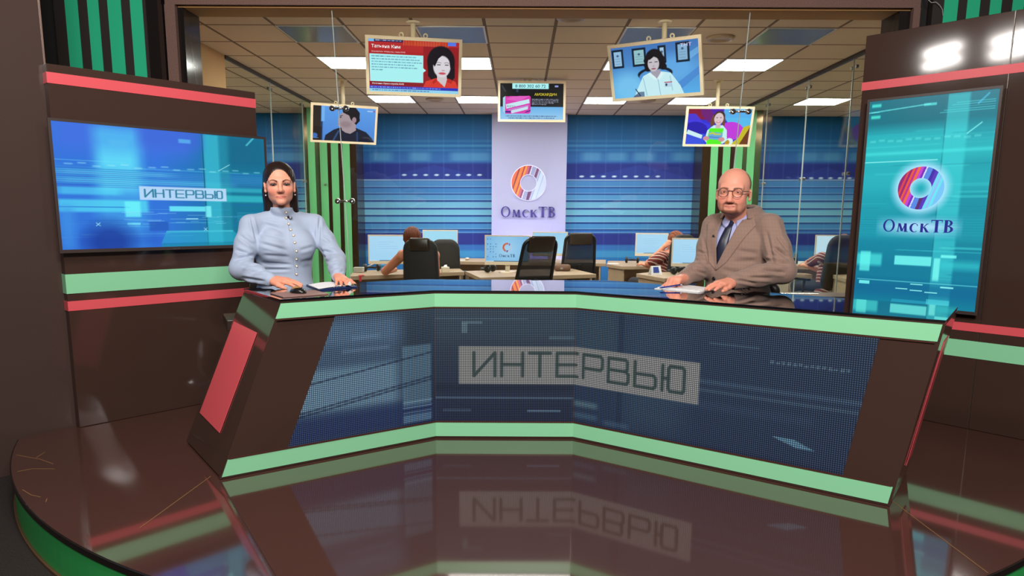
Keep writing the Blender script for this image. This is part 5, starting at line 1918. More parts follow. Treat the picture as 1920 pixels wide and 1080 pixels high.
# ================================================================== organic shapes: distance field -> mesh
class Field:
    def __init__(self, lo, hi, h):
        self.lo, self.h = np.array(lo, np.float32), np.float32(h)
        self.n = np.ceil((np.array(hi) - np.array(lo)) / h).astype(int) + 1
        self.F = np.full(self.n, 0.5, np.float32)

    def _sub(self, lo, hi):
        a = np.clip(np.floor((np.array(lo) - self.lo) / self.h).astype(int), 0, self.n)
        b_ = np.clip(np.ceil((np.array(hi) - self.lo) / self.h).astype(int) + 1, 0, self.n)
        if np.any(b_ <= a):
            return None
        ax = [self.lo[i] + self.h * np.arange(a[i], b_[i], dtype=np.float32) for i in range(3)]
        return (slice(a[0], b_[0]), slice(a[1], b_[1]), slice(a[2], b_[2])), ax[0][:, None, None], ax[1][None, :, None], ax[2][None, None, :]

    def _put(self, sl, d, k, op):
        A = self.F[sl]
        if op == 's':
            d = -d
            if k > 0:
                hh = np.maximum(k - np.abs(A - d), 0) / k
                self.F[sl] = np.maximum(A, d) + hh * hh * k * .25
            else:
                self.F[sl] = np.maximum(A, d)
        else:
            if k > 0:
                hh = np.maximum(k - np.abs(A - d), 0) / k
                self.F[sl] = np.minimum(A, d) - hh * hh * k * .25
            else:
                self.F[sl] = np.minimum(A, d)

    def cone(self, a, b_, ra, rb, k=.02, op='u', sq=None):
        a, b_ = np.array(a, np.float32), np.array(b_, np.float32)
        mrg = max(ra, rb) + k + 3 * self.h + .01
        s = self._sub(np.minimum(a, b_) - mrg, np.maximum(a, b_) + mrg)
        if s is None:
            return self
        sl, X, Y, Zz = s
        d = b_ - a
        l2 = float(d @ d) + 1e-12
        t = np.clip(((X - a[0]) * d[0] + (Y - a[1]) * d[1] + (Zz - a[2]) * d[2]) / l2, 0, 1)
        D = np.sqrt((X - a[0] - t * d[0]) ** 2 + (Y - a[1] - t * d[1]) ** 2 + (Zz - a[2] - t * d[2]) ** 2) - (ra + (rb - ra) * t)
        self._put(sl, D.astype(np.float32), k, op)
        return self

    def chain(self, pts, rs, k=.015, op='u'):
        for i in range(len(pts) - 1):
            self.cone(pts[i], pts[i + 1], rs[i], rs[i + 1], k, op)
        return self

    def ell(self, c, r, k=.02, op='u', R=None):
        c, r = np.array(c, np.float32), np.array(r, np.float32)
        mrg = float(r.max()) + k + 3 * self.h + .01
        s = self._sub(c - mrg, c + mrg)
        if s is None:
            return self
        sl, X, Y, Zz = s
        X, Y, Zz = X - c[0], Y - c[1], Zz - c[2]
        if R is not None:
            R = np.array(R, np.float32)
            X, Y, Zz = (R[0, 0] * X + R[1, 0] * Y + R[2, 0] * Zz, R[0, 1] * X + R[1, 1] * Y + R[2, 1] * Zz, R[0, 2] * X + R[1, 2] * Y + R[2, 2] * Zz)
        k0 = np.sqrt((X / r[0]) ** 2 + (Y / r[1]) ** 2 + (Zz / r[2]) ** 2)
        k1 = np.sqrt((X / r[0] ** 2) ** 2 + (Y / r[1] ** 2) ** 2 + (Zz / r[2] ** 2) ** 2) + 1e-6
        self._put(sl, (k0 * (k0 - 1) / k1).astype(np.float32), k, op)
        return self

    def halfspace(self, p, n):
        """Keep what lies behind the plane (p, n)."""
        X = self.lo[0] + self.h * np.arange(self.n[0], dtype=np.float32)[:, None, None]
        Y = self.lo[1] + self.h * np.arange(self.n[1], dtype=np.float32)[None, :, None]
        Zz = self.lo[2] + self.h * np.arange(self.n[2], dtype=np.float32)[None, None, :]
        self.F = np.maximum(self.F, (X - p[0]) * n[0] + (Y - p[1]) * n[1] + (Zz - p[2]) * n[2]).astype(np.float32)
        return self

    def sample(self, P):
        q = (np.asarray(P, np.float32) - self.lo) / self.h
        i = np.clip(np.floor(q).astype(int), 0, self.n - 2)
        f = np.clip(q - i, 0, 1)
        out = 0
        for dx in (0, 1):
            for dy in (0, 1):
                for dz in (0, 1):
                    w = (f[..., 0] if dx else 1 - f[..., 0]) * (f[..., 1] if dy else 1 - f[..., 1]) * (f[..., 2] if dz else 1 - f[..., 2])
                    out = out + w * self.F[i[..., 0] + dx, i[..., 1] + dy, i[..., 2] + dz]
        return out

    def front(self, x, z, off=0.0):
        """Point of the surface seen from -y at (x, z)."""
        x, z = np.broadcast_arrays(np.asarray(x, float), np.asarray(z, float))
        ys = self.lo[1] + self.h * np.arange(self.n[1])
        sh = x.shape
        P = np.stack([np.broadcast_to(x[..., None], sh + (len(ys),)), np.broadcast_to(ys, sh + (len(ys),)), np.broadcast_to(z[..., None], sh + (len(ys),))], -1)
        v = self.sample(P)
        ins = v < 0
        first = np.argmax(ins, -1)
        ok = ins.any(-1)
        f1 = np.take_along_axis(v, first[..., None], -1)[..., 0]
        f0 = np.take_along_axis(v, np.maximum(first - 1, 0)[..., None], -1)[..., 0]
        y = ys[first] - self.h * np.where(first > 0, -f1 / (f0 - f1 + 1e-9) * -1, 0) * -1 * -1
        y = ys[first] + self.h * (f1 / (f0 - f1 + 1e-9))
        return np.stack([x, np.where(ok, y, np.nan) - off, z], -1)

    def mesh(self, iso=0.0):
        F = self.F - iso
        S = F < 0
        cs = [S[a:S.shape[0] - 1 + a, b_:S.shape[1] - 1 + b_, c:S.shape[2] - 1 + c] for a in (0, 1) for b_ in (0, 1) for c in (0, 1)]
        cnt = sum(c.astype(np.int8) for c in cs)
        act = (cnt > 0) & (cnt < 8)
        I = np.argwhere(act)
        idx = np.full(act.shape, -1, np.int32)
        idx[act] = np.arange(len(I))
        acc = np.zeros((len(I), 3))
        num = np.zeros(len(I))
        off = [(a, b_, c) for a in (0, 1) for b_ in (0, 1) for c in (0, 1)]
        val = [F[I[:, 0] + o[0], I[:, 1] + o[1], I[:, 2] + o[2]] for o in off]
        for i in range(8):
            for ax in range(3):
                if off[i][ax] == 0:
                    o2 = list(off[i]); o2[ax] = 1
                    j = off.index(tuple(o2))
                    cr = (val[i] < 0) != (val[j] < 0)
                    t = np.where(cr, val[i] / np.where(cr, val[i] - val[j], 1), 0)
                    p = np.array(off[i], float)[None] + 0 * acc
                    p[:, ax] = t
                    acc += np.where(cr[:, None], p, 0)
                    num += cr
        V = (I + acc / num[:, None]) * self.h + self.lo
        quads = []
        for ax in range(3):
            sl0 = [slice(None)] * 3; sl1 = [slice(None)] * 3
            sl0[ax] = slice(0, -1); sl1[ax] = slice(1, None)
            E = S[tuple(sl0)] != S[tuple(sl1)]
            u, v = [(1, 2), (2, 0), (0, 1)][ax]
            e = np.argwhere(E)
            e = e[(e[:, u] > 0) & (e[:, v] > 0) & (e[:, u] < S.shape[u] - 1) & (e[:, v] < S.shape[v] - 1)]
            if not len(e):
                continue
            inside = S[e[:, 0], e[:, 1], e[:, 2]]
            c = []
            for du, dv in ((-1, -1), (0, -1), (0, 0), (-1, 0)):
                q = e.copy(); q[:, u] += du; q[:, v] += dv
                c.append(idx[q[:, 0], q[:, 1], q[:, 2]])
            q = np.stack(c, 1)
            q[~inside] = q[~inside][:, ::-1]
            quads.append(q)
        return V, np.concatenate(quads)


def laplace(V, Q, n=2, lam=.5):
    e = np.concatenate([Q[:, [0, 1]], Q[:, [1, 2]], Q[:, [2, 3]], Q[:, [3, 0]]])
    for _ in range(n):
        s = np.zeros_like(V); c = np.zeros(len(V))
        np.add.at(s, e[:, 0], V[e[:, 1]]); np.add.at(c, e[:, 0], 1)
        V = V + lam * (s / np.maximum(c, 1)[:, None] - V)
    return V


def normals(V, Q):
    n = np.cross(V[Q[:, 2]] - V[Q[:, 0]], V[Q[:, 3]] - V[Q[:, 1]])
    N = np.zeros_like(V)
    for k in range(4):
        np.add.at(N, Q[:, k], n)
    return N / (np.linalg.norm(N, axis=1)[:, None] + 1e-12)


def np_obj(name, V, Q, m_, parent=None, col=None, smooth=True):
    me = bpy.data.meshes.new(name)
    me.vertices.add(len(V))
    me.vertices.foreach_set('co', np.asarray(V, np.float32).reshape(-1))
    me.loops.add(Q.size)
    me.polygons.add(len(Q))
    me.loops.foreach_set('vertex_index', Q.reshape(-1).astype(np.int32))
    me.polygons.foreach_set('loop_start', (np.arange(len(Q)) * 4).astype(np.int32))
    if smooth:
        me.polygons.foreach_set('use_smooth', np.ones(len(Q), bool))
    me.update(calc_edges=True)
    if col is not None:
        at = me.color_attributes.new('Col', 'FLOAT_COLOR', 'POINT')
        rgba = np.ones((len(V), 4), np.float32)
        rgba[:, :3] = lin(np.clip(col, 0, 255))
        at.data.foreach_set('color', rgba.reshape(-1))
    me.materials.append(m_)
    me.validate()
    o = link_mesh(name, me, parent)
    return local(o) if parent is not None else o


class Frame:
    """A person's own axes: x to the viewer's right, -y to the front, z up."""

    def __init__(self, x, y, a, z=0.0):
        self.o, self.a = np.array([x, y, z]), a
        c, s = math.cos(a), math.sin(a)
        self.R = np.array([[c, -s, 0], [s, c, 0], [0, 0, 1]])

    def l(self, p):
        return (np.asarray(p) - self.o) @ self.R

    def w(self, p):
        return np.asarray(p) @ self.R.T + self.o

    def px(self, u, v, y):
        return self.l(np.array(aty(u, v, y)))

    def pz(self, u, v, z):
        return self.l(np.array(atz(u, v, z)))

    def uv(self, P):
        c = (self.w(P) - ORG) @ RM
        return CAM_CX + CAM_F * c[:, 0] / c[:, 1], CAM_CY - CAM_F * c[:, 2] / c[:, 1]


def folds(fr, V, Q, lines, facing=True):
    """Press creases into cloth along lines given as (u, v, u, v, width, depth)."""
    N = normals(V, Q)
    u, v = fr.uv(V)
    view = fr.l(ORG) - V
    f = np.clip((N * view).sum(1) / np.linalg.norm(view, axis=1) * 2.5, 0, 1)
    d_ = np.zeros(len(V))
    for (u0, v0, u1, v1, w, dep) in lines:
        dx, dy = u1 - u0, v1 - v0
        L_ = math.hypot(dx, dy)
        t = np.clip(((u - u0) * dx + (v - v0) * dy) / (L_ * L_), 0, 1)
        s = ((u - u0) * -dy + (v - v0) * dx) / L_
        e = np.hypot(u - u0 - t * dx, v - v0 - t * dy)
        end = np.clip(t * 4, 0, 1) * np.clip((1 - t) * 4, 0, 1)
        d_ += -dep * np.exp(-(e / w) ** 2) * end + dep * .8 * np.exp(-((np.abs(s) - 2.0 * w) / (1.2 * w)) ** 2) * end * (e < 5 * w)
    return V + N * (d_ * f)[:, None]


def hand_prims(F, W, fwd, up, side, curl, spread=.14, sc=1.0, thumb=(.5, .3), r=1.0, k=.007):
    """Hand from the wrist W. fwd: towards the finger tips, up: back of the hand, side: +1 puts the thumb on fwd x up."""
    fwd = np.array(fwd, float); fwd /= np.linalg.norm(fwd)
    up = np.array(up, float); up -= fwd * (up @ fwd); up /= np.linalg.norm(up)
    ac = np.cross(fwd, up) * side           # towards the thumb
    W = np.array(W, float)
    P = lambda a, f, n_=0: W + (ac * a + fwd * f + up * n_) * sc
    kn = [(.028, .086, .004), (.009, .092, .007), (-.010, .087, .005), (-.027, .077, 0)]
    ln = [(.040, .025, .020), (.044, .028, .021), (.041, .026, .020), (.032, .020, .018)]
    for i, (a, f, n_) in enumerate(kn):
        F.cone(P(a * .62, .006), P(a, f, n_), .0165 * sc * r, .0125 * sc * r, .016)
    F.cone(P(.0, .02, -.004), P(.0, .07, -.002), .018 * sc, .016 * sc, .016)
    F.cone(P(.022, .015, -.008), P(.03, .045, -.008), .016 * sc, .014 * sc, .014)
    tips = []
    for i, (a, f, n_) in enumerate(kn):
        p = P(a, f, n_)
        ang = 0.0
        for s, L_ in enumerate(ln[i]):
            c_ = curl[i] if isinstance(curl, (list, tuple)) else curl
            ang += c_ * (.75 if s == 0 else 1.0)
            d = fwd * math.cos(ang) - up * math.sin(ang) + ac * (spread * (1.5 - i) / 1.5) * (1 if s < 2 else .6)
            d /= np.linalg.norm(d)
            q = p + d * L_ * sc
            F.cone(p, q, (.0098 - .0008 * s) * sc * r * (1, 1.02, .98, .88)[i], (.0092 - .0010 * s) * sc * r * (1, 1.02, .98, .88)[i], k if s == 0 else .003)
            p = q
        tips.append(p)
    t0 = P(.026, .018, -.006)
    d1 = ac * thumb[0] + fwd * (1 - thumb[0] * .5) - up * .12
    d1 /= np.linalg.norm(d1)
    d2 = ac * thumb[1] + fwd - up * .2
    d2 /= np.linalg.norm(d2)
    t1 = t0 + d1 * .042 * sc
    t2 = t1 + d2 * .032 * sc
    t3 = t2 + d2 * .024 * sc
    F.chain([t0, t1, t2, t3], [.0135 * sc * r, .0118 * sc * r, .0102 * sc * r, .0085 * sc * r], .008)
    return tips, t3


def head_prims(F, H, s, male):
    """H maps head axes (eye level, -y front) into the person's axes."""
    R3 = np.array(H.to_3x3())
    T = lambda *p: np.array(H @ (Vector(p) * s))
    E = lambda c, r, k, op='u', rot=None: F.ell(T(*c), np.array(r) * s, k, op, R3 if rot is None else R3 @ np.array(rot))
    C = lambda a, b_, ra, rb, k, op='u': F.cone(T(*a), T(*b_), ra * s, rb * s, k, op)
    if male:
        E((0, .012, .038), (.079, .098, .082), 0)
        E((0, -.018, -.024), (.063, .072, .076), .03)
        E((0, -.066, -.082), (.029, .022, .018), .03)
        for sg in (-1, 1):
            E((sg * .038, -.054, -.036), (.026, .028, .030), .02)
            E((sg * .045, -.015, -.062), (.020, .034, .024), .03)
        E((0, -.034, -.086), (.046, .046, .018), .03)
    else:
        E((0, .015, .034), (.075, .093, .082), 0)
        E((0, -.024, -.024), (.061, .066, .076), .03)
        E((0, -.070, -.088), (.023, .019, .017), .028)
        for sg in (-1, 1):
            E((sg * .037, -.056, -.026), (.026, .025, .026), .02)
            E((sg * .036, -.016, -.062), (.018, .03, .020), .03)
    # forehead and brow
    for sg in (-1, 1):
        C((sg * .012, -.084, .020), (sg * .045, -.070, .022), .010, .010, .02)
        E((sg * .0325, -.099, .0), (.021, .014, .0125), .012, 's')
        E((sg * .0325, -.0735, .001), (.0185, .0155, .0135), .006)
        E((sg * .0325, -.0915, .000), (.0140, .0085, .0040 if male else .0054), .0025, 's')
    w = 1.15 if male else .9
    nz = -.041 if male else -.031
    C((0, -.086, .012), (0, -.103, nz + .010), .0085 * w, .0105 * w, .012)
    E((0, -.107, nz), (.0125 * w, .012, .0105), .01)
    for sg in (-1, 1):
        E((sg * (.0125 if male else .0112), -.0955, nz - .004), (.0090 if male else .0072, .011, .008), .007)
        E((sg * .0065, -.101, nz - .0115), (.0028, .004, .0022), .002, 's')
    # philtrum and lips
    zl = -.068 if male else -.0630
    lr = .0026 if male else .0034
    ys_ = np.arange(-.135, -.04, .0008)

    def sk(x_, z_, emb):
        """Point of the face surface at (x, z), sunk by emb."""
        Pp = np.array([T(x_, y_, z_) for y_ in ys_])
        f_ = F.sample(Pp) < 0
        return (x_, float(ys_[int(np.argmax(f_))]) + emb, z_)

    cz = .0016
    a0, a1, a2 = sk(0, zl + .0022, .0016), [sk(sg * .011, zl + .0030, .0016) for sg in (-1, 1)], [sk(sg * .0245, zl + cz, .0022) for sg in (-1, 1)]
    b0, b1 = sk(0, zl - .0050, .0012), [sk(sg * .012, zl - .0044, .0014) for sg in (-1, 1)]
    for k_ in (0, 1):
        C(a0, a1[k_], lr, lr, .006)
        C(a1[k_], a2[k_], lr, lr * .45, .006)
        C(b0, b1[k_], lr * 1.25, lr * 1.1, .007)
        C(b1[k_], a2[k_], lr * 1.1, lr * .45, .007)
    for sg in (-1, 1):
        rot = Matrix.Rotation(sg * .35, 3, 'Z') @ Matrix.Rotation(.15, 3, 'X')
        E((sg * (.079 if male else .074), .012, -.010), (.0075, .018, .027 if male else .029), .008, 'u', rot)
        E((sg * (.085 if male else .080), .006, -.010), (.005, .010, .018), .004, 's', rot)
        E((sg * (.077 if male else .072), .005, -.032), (.006, .008, .008), .006)
    return T


SKINM = attr_mat('skin', 'diffuse', rough=.48, spec=.35, sss=.12)


def skin_colour(V, H, s, base, male):
    """Complexion with brows, lips, lids, cheeks, stubble and cropped hair placed on the head."""
    Hi = np.array(H.inverted())
    L_ = (V @ Hi[:3, :3].T + Hi[:3, 3]) / s
    x, y, z = L_[:, 0], L_[:, 1], L_[:, 2]
    C = np.zeros((len(V), 3)) + np.array(base, float)

    def mix(a, col):
        a = np.clip(a, 0, 1)[:, None]
        C[:] = C * (1 - a) + np.array(col, float) * a

    near = (np.abs(x) < .12) & (np.abs(y) < .14) & (z > -.14) & (z < .14)
    fr = near & (y < -.03)
    ax = np.abs(x)
    for sg in (-1, 1):
        mix(fr * np.exp(-(((x - sg * .042) / .02) ** 2 + ((z + .034) / .018) ** 2)) * .30, (226, 104, 92))
    mix(fr * np.exp(-((x / .014) ** 2 + ((z + .038) / .012) ** 2)) * .2, (220, 96, 84))
    # brows
    t = np.clip((ax - .014) / .036, 0, 1)
    bz_ = .0140 + .0090 * np.sin(t * 2.6) if not male else .0165 + .004 * np.sin(t * 2.4) - .002 * t
    th = (.0036 * (1 - .6 * t)) if not male else .0042 * (1 - .4 * t)
    brow = np.clip((th - np.abs(z - bz_)) / .0026 + .5, 0, 1) * (ax > .013) * (ax < .050) * (y < -.045)
    mix(brow * fr * (.9 if not male else .62), (52, 30, 24) if not male else (96, 66, 52))
    # lash line and lid
    el = ((ax - .0325) / .0165) ** 2 + ((z - .0005) / .0078) ** 2
    mix(fr * np.clip((1.35 - el) / .5, 0, 1) * (y < -.06) * (.9 if not male else .4), (50, 32, 30) if not male else (150, 90, 74))
    if not male:
        up_ = ((ax - .034) / .021) ** 2 + ((z - .007) / .009) ** 2
        mix(fr * np.clip((1 - up_), 0, 1) * .55, (120, 76, 62))
    # lips
    zl = -.068 if male else -.0625
    zl = zl + 2.6 * ax ** 2
    top = zl + .0056 - .27 * np.maximum(ax - .010, 0) - .002 * np.exp(-(ax / .004) ** 2)
    bot = zl - .0098 + .38 * np.maximum(ax - .006, 0)
    lip = np.clip((top - z) / .002 + .5, 0, 1) * np.clip((z - bot) / .002 + .5, 0, 1) * (ax < .0262) * (y < -.065)
    mix(lip * fr * (.62 if not male else .5), (200, 100, 94) if not male else (186, 104, 92))
    mix(fr * np.clip((.0022 - np.abs(z - zl + .0012)) / .0015, 0, 1) * (ax < .0255) * (y < -.065) * .75, (116, 52, 48))  # dark line paints the shade of the crease between the lips
    if male:
        # goatee, moustache and stubble along the jaw
        mou = np.clip(1 - np.abs(z - (zl + .0145 - .25 * np.maximum(ax - .012, 0))) / .007, 0, 1) * (ax < .032)
        mix(fr * mou * .8, (112, 66, 52))
        side = np.clip(1 - np.abs(ax - .032) / .010, 0, 1) * (z < zl + .010) * (z > -.1)
        mix(fr * side * .6, (124, 78, 60))
        chin = np.clip((-.083 - z) / .008, 0, 1) * np.clip((.046 - ax) / .012, 0, 1) * (y < -.02)
        mix(near * chin * .75, (116, 72, 56))
        jaw = np.clip((-.058 - z) / .02, 0, 1) * np.clip((y + .08) / .05, 0, 1) * np.clip((.03 - y) / .03, 0, 1)
        mix(near * jaw * .38, (130, 86, 68))
        hair = np.clip((y + .022 - .15 * np.maximum(.03 - z, 0)) / .03, 0, 1) * np.clip((z + .03) / .025, 0, 1) * np.clip((.112 - z) / .02, 0, 1) * np.clip((ax - .045 + np.maximum(y - .03, 0)) / .014 + np.clip((.055 - z) / .02, 0, 1), 0, 1)
        ear = (ax > .072) & (y < .034) & (z < .022)
        mix(near * hair * .85 * ~ear, (74, 46, 40))
        mix(near * np.clip((z - .075) / .04, 0, 1) * .22, (236, 150, 128))
    return C


def eye(parent, H, s, sg, iris, look, back=0.0):
    c = H @ (Vector((sg * .0325, -.0755 + back, .0)) * s)
    r = .0122 * s
    e = MB().ball(c, r, 32).build('eye', mat('eye_white', (206, 192, 186), rough=.15, spec=.6), parent, smooth=True)
    local(e)
    d = Vector(look).normalized()
    q = d.to_track_quat('Z', 'Y').to_matrix()
    cap = lambda k_, a_: [(r * k_ * math.sin(t_), r * k_ * math.cos(t_)) for t_ in np.linspace(a_, 0.001, 7)]
    i_ = MB().lathe(cap(1.025, .60), c, 24, q).build('iris', mat('iris_%d_%d_%d' % iris, iris, rough=.1, spec=.6), e, smooth=True)
    local(i_)
    p_ = MB().lathe(cap(1.045, .27), c, 18, q).build('pupil', mat('pupil_black', (8, 6, 6), rough=.1), e, smooth=True)
    local(p_)


def patch(fld, pts_uv, fr, off, th_, name, m_, parent, n=(24, 8), depth_y=None):
    """Cloth piece laid on a body: bilinear patch between four corners (local x, z), pushed off the surface."""
    (a, b_, c, d) = [np.array(p, float) for p in pts_uv]
    u = np.linspace(0, 1, n[0])[:, None, None]
    v = np.linspace(0, 1, n[1])[None, :, None]
    XZ = (a * (1 - v) + b_ * v) * (1 - u) + (d * (1 - v) + c * v) * u
    P = fld.front(XZ[..., 0], XZ[..., 1], off)
    return P


def shell(P, th_, name, m_, parent, smooth=True):
    """Give a grid of points P (n,m,3) a thickness towards +y."""
    n, m_2 = P.shape[:2]
    B = P + np.array([0, th_, 0])
    V = np.concatenate([P.reshape(-1, 3), B.reshape(-1, 3)])
    i = np.arange(n * m_2).reshape(n, m_2)
    q1 = np.stack([i[:-1, :-1], i[:-1, 1:], i[1:, 1:], i[1:, :-1]], -1).reshape(-1, 4)
    q2 = q1[:, ::-1] + n * m_2
    edge = np.concatenate([i[0, :], i[1:, -1], i[-1, -2::-1], i[-2:0:-1, 0]])
    nx = np.roll(edge, -1)
    q3 = np.stack([edge, nx, nx + n * m_2, edge + n * m_2], -1)[:, ::-1]
    nn = np.cross(P[1:, :-1] - P[:-1, :-1], P[:-1, 1:] - P[:-1, :-1])[..., 1].mean()
    if nn < 0:
        Q = np.concatenate([q1[:, ::-1], q2[:, ::-1], q3[:, ::-1]])
    else:
        Q = np.concatenate([q1, q2, q3])
    return np_obj(name, V, Q, m_, parent, smooth=smooth)
# ================================================================== the woman in pale blue
WO = Frame(-1.358, 4.03, D2R(27))
SKIN_W = (226, 158, 132)
hw = Vector(aty(525, 346, 3.90))
hl = WO.l(np.array(hw))
HW = Matrix.Translation(Vector(hl)) @ Matrix.Rotation(D2R(-7), 4, 'Z') @ Matrix.Rotation(D2R(-2), 4, 'Y')
SW = 1.06
# head axes: the eyes lie in front of the head's own centre
HW = HW @ Matrix.Translation(Vector((0, .085, 0)))
woman = thing('person', 'dark-haired woman in a buttoned pale blue jacket seated behind the left desk wing', 'person', (WO.o[0], WO.o[1], 0), WO.a)
S1, E1, W1 = WO.px(468, 422, 3.93), WO.px(452, 504, 3.83), WO.px(505, 527, 3.68)
S2, E2, W2 = WO.px(592, 420, 4.13), WO.px(630, 487, 4.04), WO.px(634, 517, 3.82)
F = Field((-.42, -.62, .66), (.55, .24, 1.56), .0031)
head_prims(F, HW, SW, False)
nb = np.array(HW @ (Vector((0, .02, -.07)) * SW))
F.cone(nb, (0.0, .028, 1.14), .050, .050, .02)
F.cone((0, .03, 1.06), (0, .03, .80), .07, .08, .03)
F.cone((-.12, .03, 1.08), (.12, .03, 1.08), .04, .04, .02)
for a, e, w in ((S1, E1, W1), (S2, E2, W2)):
    F.cone((0, .03, 1.07), a - np.array((0, 0, .02)), .04, .035, .02)
    F.chain([a - np.array((0, 0, .02)), e, w], [.035, .034, .026], .02)
W1[2], W2[2] = max(W1[2], .843), max(W2[2], .848)
# her right hand rests flat, the left one lies on the sheet
d1 = WO.px(572, 532, 3.62) - W1
hand_prims(F, W1 + d1 * .12, d1, (0, -.35, 1), 1, .16, .10, .95, (.35, .15))
d2 = WO.pz(648, 533.5, .822) - W2
hand_prims(F, W2 + d2 * .08, d2, (.1, -.5, .8), -1, .30, .22, .95, (.8, .4))
V, Q = F.mesh()
V = laplace(V, Q, 1, .35)
V[:, 2] = np.where(V[:, 1] < -.2, np.maximum(V[:, 2], np.where(V[:, 0] > .08, DT + .016, DT + .001)), V[:, 2])      # palms rest on the glass and the sheets
C = skin_colour(V, HW, SW, SKIN_W, False)
uu, vv = WO.uv(V)
hnd = (V[:, 2] < .95)
C[hnd] = C[hnd] * .6 + np.array((228, 138, 108)) * .4
np_obj('body', V, Q, SKINM, woman, C)
cam_l = Vector(WO.l(ORG))
for sg in (-1, 1):
    ec = HW @ (Vector((sg * .0325, -.0755, 0)) * SW)
    eye(woman, HW, SW, sg, (46, 34, 28), cam_l - ec)
# hair: centre parting, falling behind the shoulders
TH = lambda *p: np.array(HW @ (Vector(p) * SW))
R3 = np.array(HW.to_3x3())
G = Field((-.25, -.25, 1.02), (.25, .30, 1.58), .0034)
G.ell(TH(0, .022, .036), np.array((.0835, .100, .0885)) * SW, 0, 'u', R3)
G.ell(TH(0, .055, -.03), np.array((.083, .068, .11)) * SW, .03, 'u', R3)
G.cone(TH(-.045, .05, -.04), TH(-.064, .085, -.20), .045, .030, .03)
G.cone(TH(.045, .05, -.04), TH(.064, .085, -.20), .045, .030, .03)
G.cone(TH(0, .07, -.04), TH(0, .10, -.22), .055, .05, .04)
G.ell(TH(0, -.095, -.028), np.array((.0665, .098, .108)) * SW, .008, 's', R3)
G.ell(TH(0, -.09, -.10), np.array((.085, .10, .09)) * SW, .012, 's', R3)
for sg in (-1, 1):
    G.ell(TH(sg * .083, -.008, -.018), np.array((.020, .030, .036)) * SW, .008, 's', R3)
G.chain([TH(0, -.10, .090), TH(0, -.06, .124), TH(0, .02, .130)], [.005, .005, .004], .006, 's')
VG, QG = G.mesh()
VG = laplace(VG, QG, 2, .5)
Hi = np.array(HW.inverted())
lg = VG @ Hi[:3, :3].T + Hi[:3, 3]
ng = normals(VG, QG)
VG = VG + ng * (.0005 * np.sin(lg[:, 0] * 620 + 3 * np.sin(lg[:, 2] * 20)) * np.clip(np.abs(lg[:, 0]) * 40, 0, 1))[:, None]
HAIRD = mat('dark_brown_hair', (34, 19, 15), rough=.42, spec=.35, noise=.35, nscale=60, stretch=(1, 1, .12))
np_obj('hair', VG, QG, HAIRD, woman)
for sg in (-1, 1):
    e_ = MB().ball(Vector(TH(sg * .074, -.004, -.052)), .0042, 10).build('earring', mat('pearl', (230, 226, 220), rough=.2), woman, smooth=True)
    local(e_)
# jacket
J = Field((-.46, -.52, .62), (.56, .28, 1.30), .004)
J.ell((0, .02, 1.02), (.170, .112, .17), 0)
J.ell((0, .015, .86), (.150, .108, .19), .06)
J.ell((0, .025, .69), (.185, .15, .14), .06)
for sg in (-1, 1):
    J.ell((sg * .078, -.070, 1.005), (.082, .070, .082), .05)
J.cone((-.13, .03, 1.115), (.13, .03, 1.115), .058, .058, .04)
J.cone(S1 + np.array((.012, .0, .0)), (-.045, .03, 1.165), .054, .045, .03)
J.cone(S2 + np.array((-.012, .0, .0)), (.045, .03, 1.165), .054, .045, .03)
J.cone((0, .025, 1.14), (0, .022, 1.185), .10, .062, .03)
nk = np.array(HW @ (Vector((0, .028, -.125)) * SW))
J.cone((0, .026, 1.15), nk + np.array((0, 0, .004)), .066, .0600, .012)
J.chain([S1, S1 * .55 + E1 * .45, E1], [.053, .056, .058], .03)
J.chain([E1, E1 * .5 + W1 * .5, W1 + (W1 - E1) * .02], [.060, .052, .036], .025)
J.chain([S2, S2 * .55 + E2 * .45, E2], [.051, .053, .053], .03)
J.chain([E2, E2 * .5 + W2 * .5, W2 + (W2 - E2) * .02], [.054, .047, .037], .025)
J.halfspace(nk + np.array((0, 0, .009)), np.array((0, .03, .9995)))
VJ, QJ = J.mesh()
VJ = laplace(VJ, QJ, 2, .5)
cre = [(470, 402, 482, 455, 2.2, .006), (600, 402, 597, 458, 2.2, .006),
       (490, 418, 530, 432, 3, .004), (485, 436, 534, 447, 3, .005), (484, 455, 540, 470, 3, .005), (490, 478, 545, 482, 2.6, .004), (487, 492, 550, 497, 2.6, .005), (486, 506, 548, 505, 2.4, .004),
       (498, 410, 528, 416, 2.5, .003), (560, 470, 590, 462, 3, .003), (562, 492, 588, 486, 3, .003), 
       (447, 440, 478, 462, 3, .006), (440, 468, 474, 480, 3, .007), (438, 488, 478, 478, 2.6, .007), (452, 500, 486, 495, 2.6, .007), (470, 512, 500, 505, 2.2, .005), (450, 520, 500, 528, 2.4, .006), (478, 535, 505, 540, 2, .005),
       (606, 440, 622, 452, 2.6, .005), (602, 470, 632, 476, 2.6, .007), (606, 492, 640, 484, 2.4, .007), (618, 505, 642, 498, 2.2, .006), (624, 515, 646, 508, 2.2, .004), (598, 462, 612, 490, 2.4, .005), (538, 395, 556, 520, 1.2, .003)]
VJ = folds(WO, VJ, QJ, cre)
BLUECLOTH = mat('pale_blue_suiting', (164, 177, 200), rough=.68, spec=.25, sheen=.15, noise=.03, nscale=200, bump=.12, bscale=900)
np_obj('jacket', VJ, QJ, BLUECLOTH, woman)
BUTM = mat('ivory_button', (232, 222, 206), rough=.25)
GOLD = mat('gold_rim', (206, 168, 96), rough=.25, metal=1.0)


